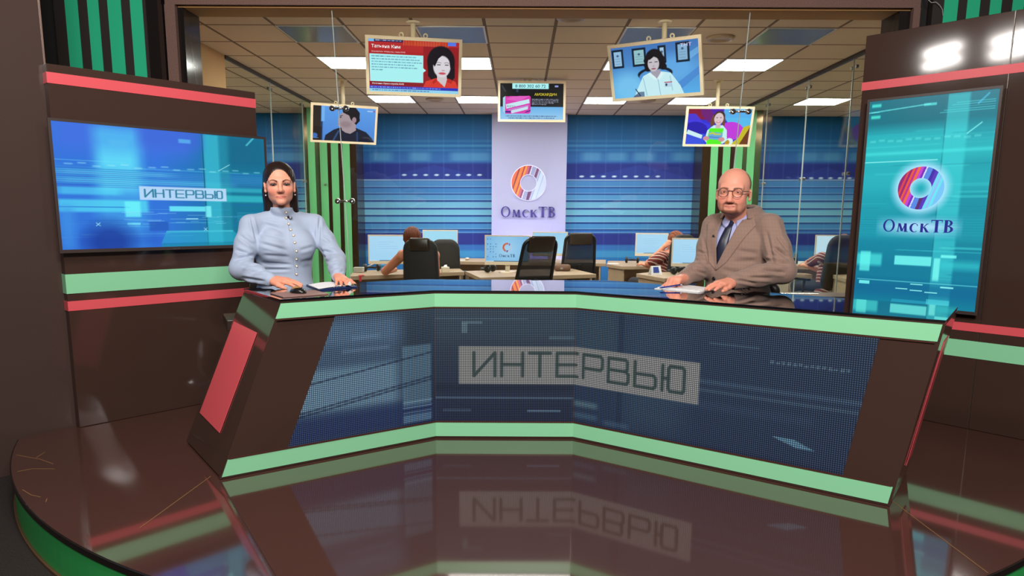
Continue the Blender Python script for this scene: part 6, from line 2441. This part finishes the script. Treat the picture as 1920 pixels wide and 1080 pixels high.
def on_front(fld, fr, u, v, y0, off=.0):
    """Surface point of a body that shows at photo pixel (u, v)."""
    d = ray(u, v)
    ts = np.arange(y0 - .55, y0 + .35, .002)
    P = ORG[None] + d[None] * (ts[:, None] / d[1])
    f = fld.sample(fr.l(P))
    i = int(np.argmax(f < 0)) if (f < 0).any() else len(ts) // 2
    p = fr.l(P[i])
    g = np.array([fld.sample((p + e)[None])[0] - fld.sample((p - e)[None])[0] for e in np.eye(3) * .006])
    g /= np.linalg.norm(g) + 1e-9
    return p + g * off, g


for (u, v) in ((536, 398), (536.5, 409), (541, 420), (545, 431), (550.5, 442), (553, 455), (556, 470.5), (556, 485.5), (556, 499), (555.5, 514)):
    p, g = on_front(J, WO, u, v, 4.0, .001)
    q = Vector(g).to_track_quat('Z', 'Y').to_matrix()
    bt = MB().lathe([(.0050, -.002), (.0074, 0), (.0074, .0018), (.0066, .003), (0, .0036)], p, 16, q).build('button', GOLD, woman, smooth=True)
    local(bt)
    fc = MB().lathe([(0, .0025), (.0060, .0036), (.0052, .0052), (0, .0058)], p, 14, q).build('button_face', BUTM, bt, smooth=True)
    local(fc)
# clip-on microphone
p, g = on_front(J, WO, 543, 409, 4.0, .004)
pw = Vector(WO.w(p))
t = thing('lapel_microphone', 'small black clip microphone on the collar of the pale blue jacket', 'microphone', pw, 0)
MB().ball(pw + Vector((-.006, -.008, .006)), .006, 12).build('microphone_head', BLK, t, smooth=True)
MB().tube([pw + Vector((-.006, -.008, .004)), pw + Vector((.004, -.01, -.008)), pw + Vector((.014, -.006, -.002)), pw + Vector((.012, -.006, .006))], .0028, 8).build('clip', BLK, t, smooth=True)

# hips and legs in dark trousers, hidden by the desk
TROUS = mat('dark_navy_trousers', (30, 30, 40), rough=.8)


def lower_body(fr, parent, seat, name='trousers'):
    B_ = Field((-.3, -.75, -.02), (.3, .3, .85), .009)
    B_.ell((0, .04, seat + .12), (.17, .14, .13), 0)
    for sg in (-1, 1):
        B_.chain([(sg * .09, .02, seat + .075), (sg * .12, -.36, seat + .07), (sg * .12, -.33, .12)], [.085, .066, .045], .04)
        B_.cone((sg * .12, -.34, .045), (sg * .13, -.46, .035), .04, .032, .03)
    v_, q_ = B_.mesh()
    np_obj(name, laplace(v_, q_, 2), q_, TROUS, parent)


def studio_chair(label, fr, seat, arm_uv=None, group='black chairs behind the news desk'):
    t = thing('studio_chair', label, 'chair', (fr.o[0], fr.o[1], 0.0), fr.a, group)
    P_ = [MB().box((0, .0, seat - .045), (.44, .44, .075)).build('seat', CHLEA, t, bevel=.025, seg=3)]
    P_.append(rounded_slab(.36, .20, .05, .05, seat + .2, lambda z: .235).build('backrest', CHLEA, t, smooth=True))
    for sg in (-1, 1):
        mb = MB()
        mb.box((sg * .30, -.03, seat + .085), (.085, .28, .06))
        mb.tube([(sg * .22, .05, seat - .06), (sg * .275, .05, seat - .02), (sg * .28, .03, seat + .06)], .014, 8)
        P_.append(mb.build('armrest', CHLEA, t, bevel=.012))
    P_.append(MB().tube([(0, .225, seat - .06), (0, .27, seat + .0), (0, .262, seat + .2)], .02, 10).build('back_stem', CHPLA, t))
    P_.append(MB().lathe([(.2, .003), (.2, .012), (.04, .035), (.026, .06), (.026, seat - .084), (0, seat - .083)], (0, 0, 0), 24).build('pedestal', CHROME, t, smooth=True))
    for o in P_:
        local(o)
    return t


lower_body(WO, woman, .52)
studio_chair('black studio chair under the woman in pale blue', WO, .50)

# ================================================================== the bald man in the brown jacket
MA_ = Frame(1.262, 4.07, D2R(-36))
SKIN_M = (232, 160, 136)
hm = np.array(aty(1371, 360.5, 3.93))
SM = 1.13
HM = Matrix.Translation(Vector(MA_.l(hm))) @ Matrix.Rotation(D2R(36 - 25), 4, 'Z') @ Matrix.Rotation(D2R(2), 4, 'Y') @ Matrix.Translation(Vector((0, .088, 0)))
man = thing('person', 'bald man with round glasses in a brown checked jacket and dark tie', 'person', (MA_.o[0], MA_.o[1], 0), MA_.a)
ml, mr_ = (1338, 424), (1448, 418)
MS1, ME1, MW1 = MA_.px(1338, 424, 4.18), MA_.px(1321, 502, 4.08), MA_.px(1284, 522, 3.93)
MS2, ME2, MW2 = MA_.px(1445, 425, 3.93), MA_.px(1468, 508, 3.80), MA_.px(1372, 534, 3.70)
MW1[2], MW2[2] = max(MW1[2], .850), max(MW2[2], .850)
F = Field((-.48, -.78, .66), (.48, .24, 1.52), .0031)
TM = head_prims(F, HM, SM, True)
F.cone(TM(0, .02, -.06), (0, .028, 1.12), .062, .062, .02)
F.cone((0, .03, 1.06), (0, .03, .80), .08, .08, .03)
for a, e, w in ((MS1, ME1, MW1), (MS2, ME2, MW2)):
    F.cone((0, .03, 1.06), a - np.array((0, 0, .02)), .04, .036, .02)
    F.chain([a - np.array((0, 0, .02)), e, w], [.036, .036, .029], .02)
dm1 = MA_.pz(1246, 530, .835) - MW1
hand_prims(F, MW1 + dm1 * .10, dm1, (-.25, -.55, .8), 1, [.80, .9, .95, 1.0], .06, 1.04, (.4, .35), 1.12)
dm2 = MA_.pz(1306, 543, .826) - MW2
hand_prims(F, MW2 + dm2 * .05, dm2, (0, -.35, 1), -1, [.10, .12, .15, .2], .14, 1.05, (.22, .1), 1.1)
V, Q = F.mesh()
V = laplace(V, Q, 1, .35)
V[:, 2] = np.where(V[:, 1] < -.2, np.maximum(V[:, 2], DT + .0078), V[:, 2])      # palms rest on the papers
C = skin_colour(V, HM, SM, SKIN_M, True)
hnd = (V[:, 2] < .95)
C[hnd] = C[hnd] * .6 + np.array((228, 140, 112)) * .4
np_obj('body', V, Q, SKINM, man, C)
cam_l = Vector(MA_.l(ORG))
for sg in (-1, 1):
    ec = HM @ (Vector((sg * .0325, -.0755, 0)) * SM)
    eye(man, HM, SM, sg, (60, 48, 42), cam_l - ec, .0022)
# round glasses
gm = mat('brown_glasses_frame', (74, 44, 36), rough=.3)
gls = MB()
HMp = lambda *p: HM @ (Vector(p) * SM)
for sg in (-1, 1):
    gls.tube([HMp(sg * .0338 + .0235 * math.cos(a), -.104 + .10 * (abs(.0235 * math.cos(a) * sg + .0338) - .02), -.003 + .0215 * math.sin(a)) for a in np.linspace(0, 2 * PI, 33)], .0014 * SM, 8, caps=False)
    gls.tube([HMp(sg * .0573, -.101, .004), HMp(sg * .072, -.075, .006), HMp(sg * .0805, -.02, .006), HMp(sg * .082, .012, .004)], .0016 * SM, 8)
gls.tube([HMp(-.0125, -.1045, .004), HMp(0, -.1095, .0075), HMp(.0125, -.1045, .004)], .0017 * SM, 8)
go = local(gls.build('eyeglasses', gm, man, smooth=True))
lens_m = glass_mat('spectacle_lens', (.99, .99, .99), .5)
for sg in (-1, 1):
    pts = [HMp(sg * .0338 + .0232 * math.cos(a), -.104 + .10 * (abs(.0232 * math.cos(a) * sg + .0338) - .02), -.003 + .0212 * math.sin(a)) for a in np.linspace(0, 2 * PI, 25)[:-1]]
    local(MB().add(pts, [tuple(range(24))]).build('lens', lens_m, go))


def torso_man(J, grow, sleeves=True):
    g = grow
    J.ell((0, .025, 1.02), (.205 + g, .135 + g, .17 + g), 0)
    J.ell((0, -.005, .88), (.190 + g, .150 + g, .19 + g), .06)
    J.ell((0, .02, .70), (.205 + g, .17 + g, .14 + g), .06)
    J.ell((-.08, -.07, 1.03), (.09 + g, .06 + g, .09 + g), .05)
    J.ell((.08, -.07, 1.03), (.09 + g, .06 + g, .09 + g), .05)
    J.cone((-.15, .03, 1.115), (.15, .03, 1.115), .066 + g, .066 + g, .05)
    J.cone((0, .035, 1.12), (0, .042, 1.185), .135 + g, .078 + g, .04)
    if sleeves:
        J.cone(MS1 + np.array((.015, .01, .0)), (-.06, .04, 1.185), .066, .05, .03)
        J.cone(MS2 + np.array((-.015, .01, .0)), (.06, .04, 1.185), .066, .05, .03)
        J.chain([MS1, MS1 * .5 + ME1 * .5, ME1], [.064, .066, .062], .03)
        J.chain([ME1, ME1 * .5 + MW1 * .5, MW1], [.062, .054, .043], .025)
        J.chain([MS2, MS2 * .5 + ME2 * .5, ME2], [.068, .070, .067], .03)
        J.chain([ME2, ME2 * .5 + MW2 * .5, MW2 + (ME2 - MW2) * .05], [.066, .058, .046], .025)


SH = Field((-.30, -.32, .66), (.30, .28, 1.29), .0042)
torso_man(SH, -.012, False)
SH.cone((0, .032, 1.13), (0, .020, 1.215), .078, .068, .02)
SH.halfspace(np.array((0, 0, 1.213)), np.array((0, -.25, .968)))
vs, qs = SH.mesh()
vs = laplace(vs, qs, 2)
SHIRT = mat('pale_blue_shirt', (168, 172, 216), rough=.65, noise=.03, nscale=250)
np_obj('shirt', vs, qs, SHIRT, man)
JM = Field((-.50, -.52, .62), (.50, .30, 1.26), .004)
torso_man(JM, 0.0)
for k_ in range(11):
    a_, b_2 = [math.radians(58 + 22.2 * q_) for q_ in (k_, k_ + 1)]
    rz_ = lambda a_: (.079 * math.sin(a_), .034 - .076 * math.cos(a_), 1.205 + .016 * (1 - math.cos(a_)))
    JM.cone(rz_(a_), rz_(b_2), .018, .018, .016)
VJ, QJ = JM.mesh()
VJ = laplace(VJ, QJ, 2, .5)
# the opening in front: everything between the lapel edges is left out
ZB, ZN = .895, 1.212                    # button and neck height
XB = -.078


def v_half(z):
    return np.interp(z, [ZB, ZB + .06, ZB + .15, ZN - .05, ZN + .1], [0.0, .018, .040, .066, .080])


def v_mid(z):
    return np.interp(z, [ZB, ZN], [XB, -.022])


qc_ = VJ[QJ].mean(1)
cut = (qc_[:, 1] < .02) & (np.abs(qc_[:, 0] - v_mid(qc_[:, 2])) < v_half(qc_[:, 2])) & (qc_[:, 2] > ZB)
cut |= (qc_[:, 2] > 1.17) & (np.hypot(qc_[:, 0], qc_[:, 1] - .034) < .066)
QJ = QJ[~cut]
# ease the cut edge into a clean line
ed = np.sort(np.concatenate([QJ[:, [0, 1]], QJ[:, [1, 2]], QJ[:, [2, 3]], QJ[:, [3, 0]]]), 1)
ue, cnt_ = np.unique(ed, axis=0, return_counts=True)
be = ue[cnt_ == 1]
for _k in range(12):
    sm, nm = np.zeros_like(VJ), np.zeros(len(VJ))
    for i_, j_ in ((0, 1), (1, 0)):
        np.add.at(sm, be[:, i_], VJ[be[:, j_]]); np.add.at(nm, be[:, i_], 1)
    ok_ = nm > 0
    VJ[ok_] = VJ[ok_] * .4 + .6 * sm[ok_] / nm[ok_][:, None]
crm = [(1455, 440, 1478, 470, 3, .008), (1448, 462, 1482, 488, 3, .009), (1430, 486, 1480, 497, 3, .010), (1420, 505, 1474, 512, 3, .010), (1400, 520, 1450, 522, 2.6, .008), (1436, 430, 1452, 500, 3, .007),
       (1380, 470, 1424, 476, 4, .004), (1372, 492, 1420, 488, 4, .004), (1350, 505, 1400, 515, 4, .004), (1300, 486, 1330, 500, 2.6, .008), (1296, 504, 1326, 515, 2.4, .008), (1306, 470, 1326, 478, 2.6, .006), (1318, 440, 1330, 500, 2.5, .005),
       (1376, 524, 1420, 532, 2.4, .006), (1462, 410, 1474, 440, 3, .004), (1322, 455, 1345, 470, 3, .003)]
VJ = folds(MA_, VJ, QJ, crm)
# checked brown cloth
CHECK = bpy.data.materials.new('brown_checked_wool'); CHECK.use_nodes = True
nt = CHECK.node_tree
b = nt.nodes['Principled BSDF']; b.inputs['Roughness'].default_value = .85; b.inputs['Specular IOR Level'].default_value = .15; b.inputs['Sheen Weight'].default_value = .2
tc = nt.nodes.new('ShaderNodeTexCoord'); sp = nt.nodes.new('ShaderNodeSeparateXYZ'); nt.links.new(tc.outputs['Object'], sp.inputs[0])


def mth(op, a, bq=None, c=None):
    n_ = nt.nodes.new('ShaderNodeMath'); n_.operation = op
    for i_, q in enumerate((a, bq, c)):
        if q is None:
            continue
        if isinstance(q, (int, float)):
            n_.inputs[i_].default_value = q
        else:
            nt.links.new(q, n_.inputs[i_])
    return n_.outputs[0]


slant = mth('ADD', sp.outputs[0], mth('MULTIPLY', sp.outputs[1], .7))
lines = []
for src, per in ((slant, .019), (sp.outputs[2], .021)):
    f1 = mth('FRACT', mth('MULTIPLY', src, 1 / per))
    lines.append(mth('LESS_THAN', f1, .16))
    f2 = mth('FRACT', mth('MULTIPLY', src, 3.0 / per))
    lines.append(mth('MULTIPLY', mth('LESS_THAN', f2, .35), .35))
tot = mth('MULTIPLY', mth('ADD', mth('ADD', lines[0], lines[1]), mth('ADD', lines[2], lines[3])), .36)
nz_ = nt.nodes.new('ShaderNodeTexNoise'); nz_.inputs['Scale'].default_value = 350; nt.links.new(tc.outputs['Object'], nz_.inputs['Vector'])
fac = mth('ADD', tot, mth('MULTIPLY', mth('SUBTRACT', nz_.outputs['Fac'], .5), .5))
mxn = nt.nodes.new('ShaderNodeMix'); mxn.data_type = 'RGBA'
mxn.inputs[6].default_value = L4((146, 120, 108)); mxn.inputs[7].default_value = L4((131, 107, 97))
nt.links.new(fac, mxn.inputs[0]); nt.links.new(mxn.outputs[2], b.inputs['Base Color'])
jk = np_obj('jacket', VJ, QJ, CHECK, man)
sl_ = jk.modifiers.new('cloth', 'SOLIDIFY'); sl_.thickness = .005; sl_.offset = -1
# lapels: folded strips beside the opening
for sg in (-1, 1):
    zz = np.linspace(ZB + .004, ZN - .006, 34)
    notch = ZN - .046
    wid = np.where(zz < notch, np.interp(zz, [ZB, ZB + .05, notch], [.004, .040, .088]), np.interp(zz, [notch, notch + .006, ZN], [.066, .064, .045]))
    t_ = np.linspace(0, 1, 9)[None, :]
    x0 = (v_mid(zz) + sg * (v_half(zz) - .006))[:, None]
    X_ = x0 + sg * wid[:, None] * t_
    Z_ = zz[:, None] + np.where(zz[:, None] < notch, -.012 * t_, .0)
    P = JM.front(X_, Z_, 0.0)
    bad = np.isnan(P[..., 1])
    P[..., 1] = np.where(bad, np.nanmin(P[..., 1]), P[..., 1])
    lift = .009 * (1 - .35 * t_) * np.ones_like(X_)
    P[..., 1] -= lift
    shell(P if sg > 0 else P[:, ::-1], .006, 'lapel', CHECK, man)
# turned-down jacket collar round the back of the neck
for sg in (-1, 1):
    rows = []
    for a in np.linspace(math.radians(36), PI, 22):
        zc = 1.205 + .016 * (1 - math.cos(a))
        s_, c_ = math.sin(a), math.cos(a)
        sx_ = np.interp(a, [math.radians(36), math.radians(70)], [-.014, 0.0])
        prof = [(.066, .004), (.070, .017), (.079, .023), (.092, .019), (.104, .004), (.116, -.014), (.124, -.030)]
        rows.append([np.array([sx_ + sg * r_ * s_, .034 - r_ * .96 * c_ - .002, zc + dz_]) for r_, dz_ in prof])
    P = np.array(rows)
    n0 = np.cross(P[5, 3] - P[4, 3], P[4, 4] - P[4, 3])
    Vc = P.reshape(-1, 3)
    ii = np.arange(len(Vc)).reshape(P.shape[:2])
    qq = np.stack([ii[:-1, :-1], ii[:-1, 1:], ii[1:, 1:], ii[1:, :-1]], -1).reshape(-1, 4)
    cl_ = np_obj('jacket_collar', Vc, qq if sg < 0 else qq[:, ::-1], CHECK, man)
    so_ = cl_.modifiers.new('cloth', 'SOLIDIFY'); so_.thickness = .004; so_.offset = 0
# shirt collar and tie
for sg in (-1, 1):
    t_ = np.linspace(0, 1, 8)
    ang = np.linspace(.06, 1.9, 14)
    rows = []
    for k, a in enumerate(ang):
        top = np.array([-.015 * math.cos(a) + sg * .072 * math.sin(a), .016 - .078 * math.cos(a), 1.207 + .026 * (a / 1.9)])
        drop = .056 * (1 - a / 1.9) + .030
        bot = np.array([-.02 * math.cos(a) + sg * (.082 * math.sin(a) + .024 * (1 - a / 1.9)), .016 - .104 * math.cos(a) - .006, top[2] - drop])
        rows.append([top * (1 - q) + bot * q for q in t_])
    P = np.array(rows)
    shell(P if sg > 0 else P[::-1], .003, 'shirt_collar', SHIRT, man)
TIE = mat('navy_tie', (30, 34, 56), rough=.4, noise=.25, nscale=60, stretch=(1, 1, 3))
kn = MB()
zz = np.linspace(1.155, .90, 30)
half = np.interp(zz, [.90, 1.0, 1.12, 1.155], [.036, .032, .021, .018])
t_ = np.linspace(-1, 1, 9)[None, :]
X_ = v_mid(zz)[:, None] + half[:, None] * t_
P = SH.front(X_, zz[:, None] + 0 * t_, .004)
P[..., 1] -= .006 * (1 - t_ ** 2)
shell(P, .004, 'tie', TIE, man)
kp = SH.front(np.array([-.027]), np.array([1.165]), .010)[0]
T_ = Field((kp[0] - .05, kp[1] - .05, 1.11), (kp[0] + .05, kp[1] + .05, 1.21), .003)
T_.cone((kp[0] + .006, kp[1] + .004, 1.184), (kp[0] - .001, kp[1] - .002, 1.152), .021, .013, 0)
T_.cone((kp[0] - .006, kp[1] + .002, 1.184), (kp[0] + .018, kp[1] + .002, 1.184), .016, .016, .01)
v_, q_ = T_.mesh()
np_obj('tie_knot', laplace(v_, q_, 2), q_, TIE, man)
# jacket buttons, cuff buttons and the thin bracelet
DBUT = mat('dark_horn_button', (38, 36, 40), rough=.3)
for (u, v, r) in ((1339, 522, .011), (1391, 541.5, .0055), (1397, 541.3, .0055), (1403, 541, .0055)):
    p, g = on_front(JM, MA_, u, v, 4.0, .002)
    q = Vector(g).to_track_quat('Z', 'Y').to_matrix()
    local(MB().lathe([(r * .7, -.003), (r, 0), (r, .002), (r * .8, .004), (0, .003)], p, 16, q).build('button', DBUT, man, smooth=True))
ax = Vector(ME2 - MW2).normalized()
q = ax.to_track_quat('Z', 'Y').to_matrix()
c0 = Vector(MW2 + (MW2 - ME2) * .01)
local(MB().tube([c0 + q @ Vector((.034 * math.cos(a), .031 * math.sin(a), 0)) for a in np.linspace(0, 2 * PI, 25)], .0025, 8, caps=False).build('bracelet', mat('dark_red_cord', (74, 26, 26), rough=.6), man, smooth=True))
p, g = on_front(JM, MA_, 1340, 444, 4.05, .006)
pw = Vector(MA_.w(p))
t = thing('lapel_microphone', 'small black clip microphone on the lapel of the brown jacket', 'microphone', pw, 0)
MB().ball(pw + Vector((-.007, -.006, .004)), .006, 12).build('microphone_head', BLK, t, smooth=True)
MB().tube([pw + Vector((-.006, -.006, 0)), pw + Vector((.004, -.008, -.004)), pw + Vector((.014, -.004, .004))], .003, 8).build('clip', BLK, t, smooth=True)
lower_body(MA_, man, .52)
studio_chair('black studio chair under the bald man', MA_, .50)
# ================================================================== things on the news desk
DTZ = DT + .0006


def flat_on_desk(name, pix, z0, th_, m_, parent=None, bevel=0.0):
    pts = [atz(u, v, z0) for u, v in pix]
    return MB().prism(pts, (0, 0, th_)).build(name, m_, parent, bevel=bevel)


c = atz(628, 540, DTZ)
t = thing('clipboard', 'dark blue clipboard with white sheets under the hands of the woman', 'clipboard', c)
flat_on_desk('board', [(600, 544.5), (670, 538.5), (646, 529.5), (574, 535.5)], DTZ, .006, mat('navy_board', (44, 58, 110), rough=.35), t, .001)
# two bowed sheets
P = []
q0, q1, q2, q3 = [atz(u, v, DTZ + .007) for u, v in ((598, 542), (655, 536.5), (640, 529.5), (578, 534))]
for i in range(14):
    a = i / 13
    row = []
    for j in range(7):
        b_ = j / 6
        p_ = (q0 * (1 - a) + q1 * a) * (1 - b_) + (q3 * (1 - a) + q2 * a) * b_
        p_.z += .008 * math.sin(PI * a) ** 1.2 * (.5 + .5 * b_) + .001
        row.append(p_)
    P.append(row)
mb = MB()
vs = [p_ for r_ in P for p_ in r_]
mb.add(vs + [p_ - Z * .002 for p_ in vs], [(i * 7 + j, (i + 1) * 7 + j, (i + 1) * 7 + j + 1, i * 7 + j + 1) for i in range(13) for j in range(6)] +
       [(98 + i * 7 + j, 98 + i * 7 + j + 1, 98 + (i + 1) * 7 + j + 1, 98 + (i + 1) * 7 + j) for i in range(13) for j in range(6)])
mb.build('sheets', PAPERW, t, smooth=True)
k0, k1, k2 = atz(645, 534, DTZ + .012), atz(650, 529, DTZ + .03), aty(654, 521.5, 3.74)
MB().prism([k0 + Vector((.012, -.03, -.006)), k0 + Vector((.052, -.026, -.006)), k2 + Vector((.012, -.03, -.012)), k1 + Vector((.012, -.03, -.012))], (0, .0015, 0)).build('lifted_corner', PAPERW, t)
m0, m1 = atz(626, 540.5, DTZ + .009), atz(640, 539, DTZ + .009)
MB().tube([m0, m0 + Z * .006, m1 + Z * .006, m1], .003, 8).build('clip', CHROME, t, smooth=True)
t = thing('mouse_pad', 'thin square brown mouse pad at the left corner of the news desk', 'mouse pad', atz(560, 552, DTZ))
flat_on_desk('pad', [(531, 558.5), (616.5, 552.5), (590, 545.5), (506.5, 550.8)], DTZ, .005, mat('brown_pad', (140, 106, 98), rough=.55), t, .001)
c = atz(559, 549, DTZ + .0055)
t = thing('computer_mouse', 'black computer mouse with bronze back on the brown mouse pad', 'mouse', c)
Mz = yaw_mat(.95)
mb = MB().ball(c + Z * .003, (.031, .052, .025), 24, Mz)
mb.v = [(x, y, max(z, c.z)) for x, y, z in mb.v]
mb.build('shell', mat('mouse_black', (24, 22, 20), rough=.25), t, smooth=True)
mb = MB().ball(c + Z * .006 + Mz @ Vector((0, .010, 0)), (.025, .038, .0262), 20, Mz)
mb.v = [(x, y, max(z, c.z + .012)) for x, y, z in mb.v]
mb.build('palm_rest', mat('bronze_plastic', (170, 126, 62), rough=.3, metal=.1), t, smooth=True)
MB().lathe([(.006, -.003), (.008, 0), (.006, .003)], c + Mz @ Vector((0, -.03, 0)) + Z * .021, 12, Mz @ Matrix.Rotation(PI / 2, 3, 'Y')).build('wheel', BLK, t)

c = atz(1290, 541, DTZ)
t = thing('paper_stack', 'white papers lying in front of the bald man under his hand', 'paper', c)
flat_on_desk('lower_sheet', [(1227, 541.5), (1309, 549.5), (1345, 543.5), (1262, 535)], DTZ, .003, PAPERW, t)
flat_on_desk('upper_sheet', [(1233, 539.5), (1312, 547), (1340, 541.5), (1270, 532.5)], DTZ + .0035, .003, PAPERW, t)
pa, pb = atz(1236, 540, DTZ + .012), aty(1275, 534, 3.80)
pb.z = max(pb.z, DTZ + .012)
t = thing('ballpoint_pen', 'blue ballpoint pen beside the fist of the bald man', 'pen', pa)
MB().tube([pa, pa + (pb - pa) * .06, pa + (pb - pa) * .15, pb], [.001, .0035, .0045, .0045], 10).build('barrel', mat('blue_pen', (36, 50, 150), rough=.3), t, smooth=True)
MB().tube([pb, pb + (pb - pa) * .1], .0035, 10).build('pen_cap', mat('pen_silver', (190, 190, 196), rough=.3), t, smooth=True)

# ================================================================== people working in the newsroom
STRIPE = bpy.data.materials.new('maroon_striped_jersey'); STRIPE.use_nodes = True
nt = STRIPE.node_tree
b = nt.nodes['Principled BSDF']; b.inputs['Roughness'].default_value = .85
tc = nt.nodes.new('ShaderNodeTexCoord'); sp = nt.nodes.new('ShaderNodeSeparateXYZ'); nt.links.new(tc.outputs['Object'], sp.inputs[0])
nz_ = nt.nodes.new('ShaderNodeTexNoise'); nz_.inputs['Scale'].default_value = 6; nt.links.new(tc.outputs['Object'], nz_.inputs['Vector'])
h_ = mth('ADD', mth('ADD', sp.outputs[2], mth('MULTIPLY', sp.outputs[0], .55)), mth('MULTIPLY', nz_.outputs['Fac'], .03))
s_ = mth('LESS_THAN', mth('FRACT', mth('MULTIPLY', h_, 1 / .042)), .24)
mxn = nt.nodes.new('ShaderNodeMix'); mxn.data_type = 'RGBA'
mxn.inputs[6].default_value = L4((122, 48, 42)); mxn.inputs[7].default_value = L4((214, 190, 176))
nt.links.new(s_, mxn.inputs[0]); nt.links.new(mxn.outputs[2], b.inputs['Base Color'])
SKIN_B = mat('warm_skin', (214, 138, 108), rough=.5, sss=.1)


def office_worker(label, fr, head, s_l, e_l, h_l, shirt_m, hair_m, long_hair, sleeve, hair_name='hair'):
    """Seated seen from behind or the side; fr faces +y in its own axes here. Left arm given by shoulder, elbow, hand."""
    t = thing('person', label, 'person', (fr.o[0], fr.o[1], FLOOR_Z), fr.a)
    off = np.array((0, 0, FLOOR_Z))
    L_ = lambda p: np.asarray(p) - off
    hd, s_l, e_l, h_l = L_(head), L_(s_l), L_(e_l), L_(h_l)
    s_r = np.array([-s_l[0], s_l[1], s_l[2]])
    s_r = s_r * np.array((.70, 1, 1)); e_r = s_r + np.array((.0, .16, -.20)); h_r = e_r + np.array((-.09 * np.sign(s_r[0]), .20, .06))
    B_ = Field((-.48, -.4, .3), (.48, .62, 1.36), .0065)
    B_.ell(hd, (.075, .092, .105), 0)
    B_.cone(hd + np.array((0, -.01, -.06)), (0, -.01, s_l[2] + .02), .048, .05, .02)
    B_.ell(hd + np.array((0, .095, -.012)), (.012, .016, .022), .015)
    for sg in (-1, 1):
        B_.ell(hd + np.array((sg * .075, .005, -.01)), (.008, .018, .028), .005)
    B_.cone((0, 0, s_l[2] - .06), (0, .02, .55), .11, .12, .05)
    for a, e, w in ((s_l, e_l, h_l), (s_r, e_r, h_r)):
        B_.cone((0, 0, s_l[2] - .03), a, .06, .05, .04)
        B_.chain([a, e, w], [.05, .042, .027], .02)
        d_ = (w - e) / np.linalg.norm(w - e)
        hand_prims(B_, w, d_, (0, -.4, 1), 1, .5, .1, .9, (.4, .3), 1.1)
    v_, q_ = B_.mesh()
    np_obj('body', laplace(v_, q_, 1), q_, SKIN_B, t)
    S_ = Field((-.48, -.4, .22), (.48, .62, 1.12), .0075)
    S_.ell((0, .01, s_l[2] - .16), (.165, .115, .19), 0)
    S_.ell((0, .02, .62), (.165, .13, .2), .06)
    S_.ell((0, .02, .5), (.18, .15, .12), .05)
    for a, e in ((s_l, e_l), (s_r, e_r)):
        if sleeve > 0:
            S_.cone((0, 0, s_l[2] - .02), a, .07, .062, .04)
            S_.cone(a, a + (e - a) * sleeve, .064, .060, .02)
        else:
            S_.cone((0, 0, s_l[2] - .06), a * .5 + np.array((0, 0, s_l[2] * .5 - .03)), .06, .035, .03)
    v_, q_ = S_.mesh()
    np_obj('shirt', laplace(v_, q_, 2), q_, shirt_m, t)
    G_ = Field((-.25, -.3, .7), (.25, .3, 1.42), .0065)
    G_.ell(hd + np.array((0, -.014, .016)), (.090, .098, .105), 0)
    G_.ell(hd + np.array((0, .10, -.045)), (.075, .075, .10), .01, 's')
    if long_hair:
        G_.chain([hd + np.array((0, -.07, .02)), hd + np.array((0, -.10, -.10)), hd + np.array((.0, -.10, -.20))], [.06, .045, .022], .03)
    else:
        G_.ell(hd + np.array((0, -.085, .03)), (.04, .035, .04), .02)
    v_, q_ = G_.mesh()
    v_ = laplace(v_, q_, 2)
    v_ = v_ + normals(v_, q_) * (.0028 * np.sin(v_[:, 0] * 330 + 2.5 * np.sin(v_[:, 2] * 30)))[:, None]
    np_obj(hair_name, v_, q_, hair_m, t)
    LB = Field((-.3, -.3, -.02), (.3, .75, .75), .012)
    LB.ell((0, .02, .575), (.17, .15, .11), 0)
    for sg in (-1, 1):
        LB.chain([(sg * .09, .02, .55), (sg * .11, .42, .54), (sg * .11, .40, .1)], [.08, .06, .045], .04)
        LB.cone((sg * .11, .41, .05), (sg * .12, .53, .04), .04, .032, .03)
    v_, q_ = LB.mesh()
    np_obj('trousers', laplace(v_, q_, 2), q_, TROUS, t)
    return t


class BackFrame(Frame):
    pass


AUBURN = mat('auburn_hair', (104, 50, 28), rough=.6, spec=.25, noise=.6, nscale=45, stretch=(1, 1, .2))
GINGER = mat('ginger_brown_hair', (124, 66, 40), rough=.6, spec=.25, noise=.6, nscale=45, stretch=(1, 1, .2))
GREENTOP = mat('lime_green_top', (150, 180, 60), rough=.8)
fb = BackFrame(-.99, 6.99, D2R(2), 0)
fb.o[2] = 0
off_ = np.array((0, 0, 0))
office_worker('auburn-haired woman in a sleeveless green top seen from behind at the left desk', fb, fb.px(773, 447, 7.0), fb.px(755, 478, 6.99), fb.px(723, 508, 7.36), fb.px(742, 505, 7.62), GREENTOP, AUBURN, False, 0)
fb = BackFrame(1.80, 8.66, D2R(40), 0)
office_worker('ginger-haired woman in a maroon striped jersey holding her head at the right desk', fb, fb.px(1265, 451, 8.68), fb.px(1241, 481, 8.52), fb.px(1216, 494, 8.66), fb.px(1246, 462, 8.64), STRIPE, GINGER, True, .72)
fb = BackFrame(3.71, 8.38, D2R(24), 0)
office_worker('person in a maroon striped jersey behind the black chair at the far right', fb, fb.px(1580, 458, 8.42), fb.px(1541, 483, 8.32), fb.px(1515, 494, 8.78), fb.px(1532, 493, 9.0), STRIPE, GINGER, True, .72)
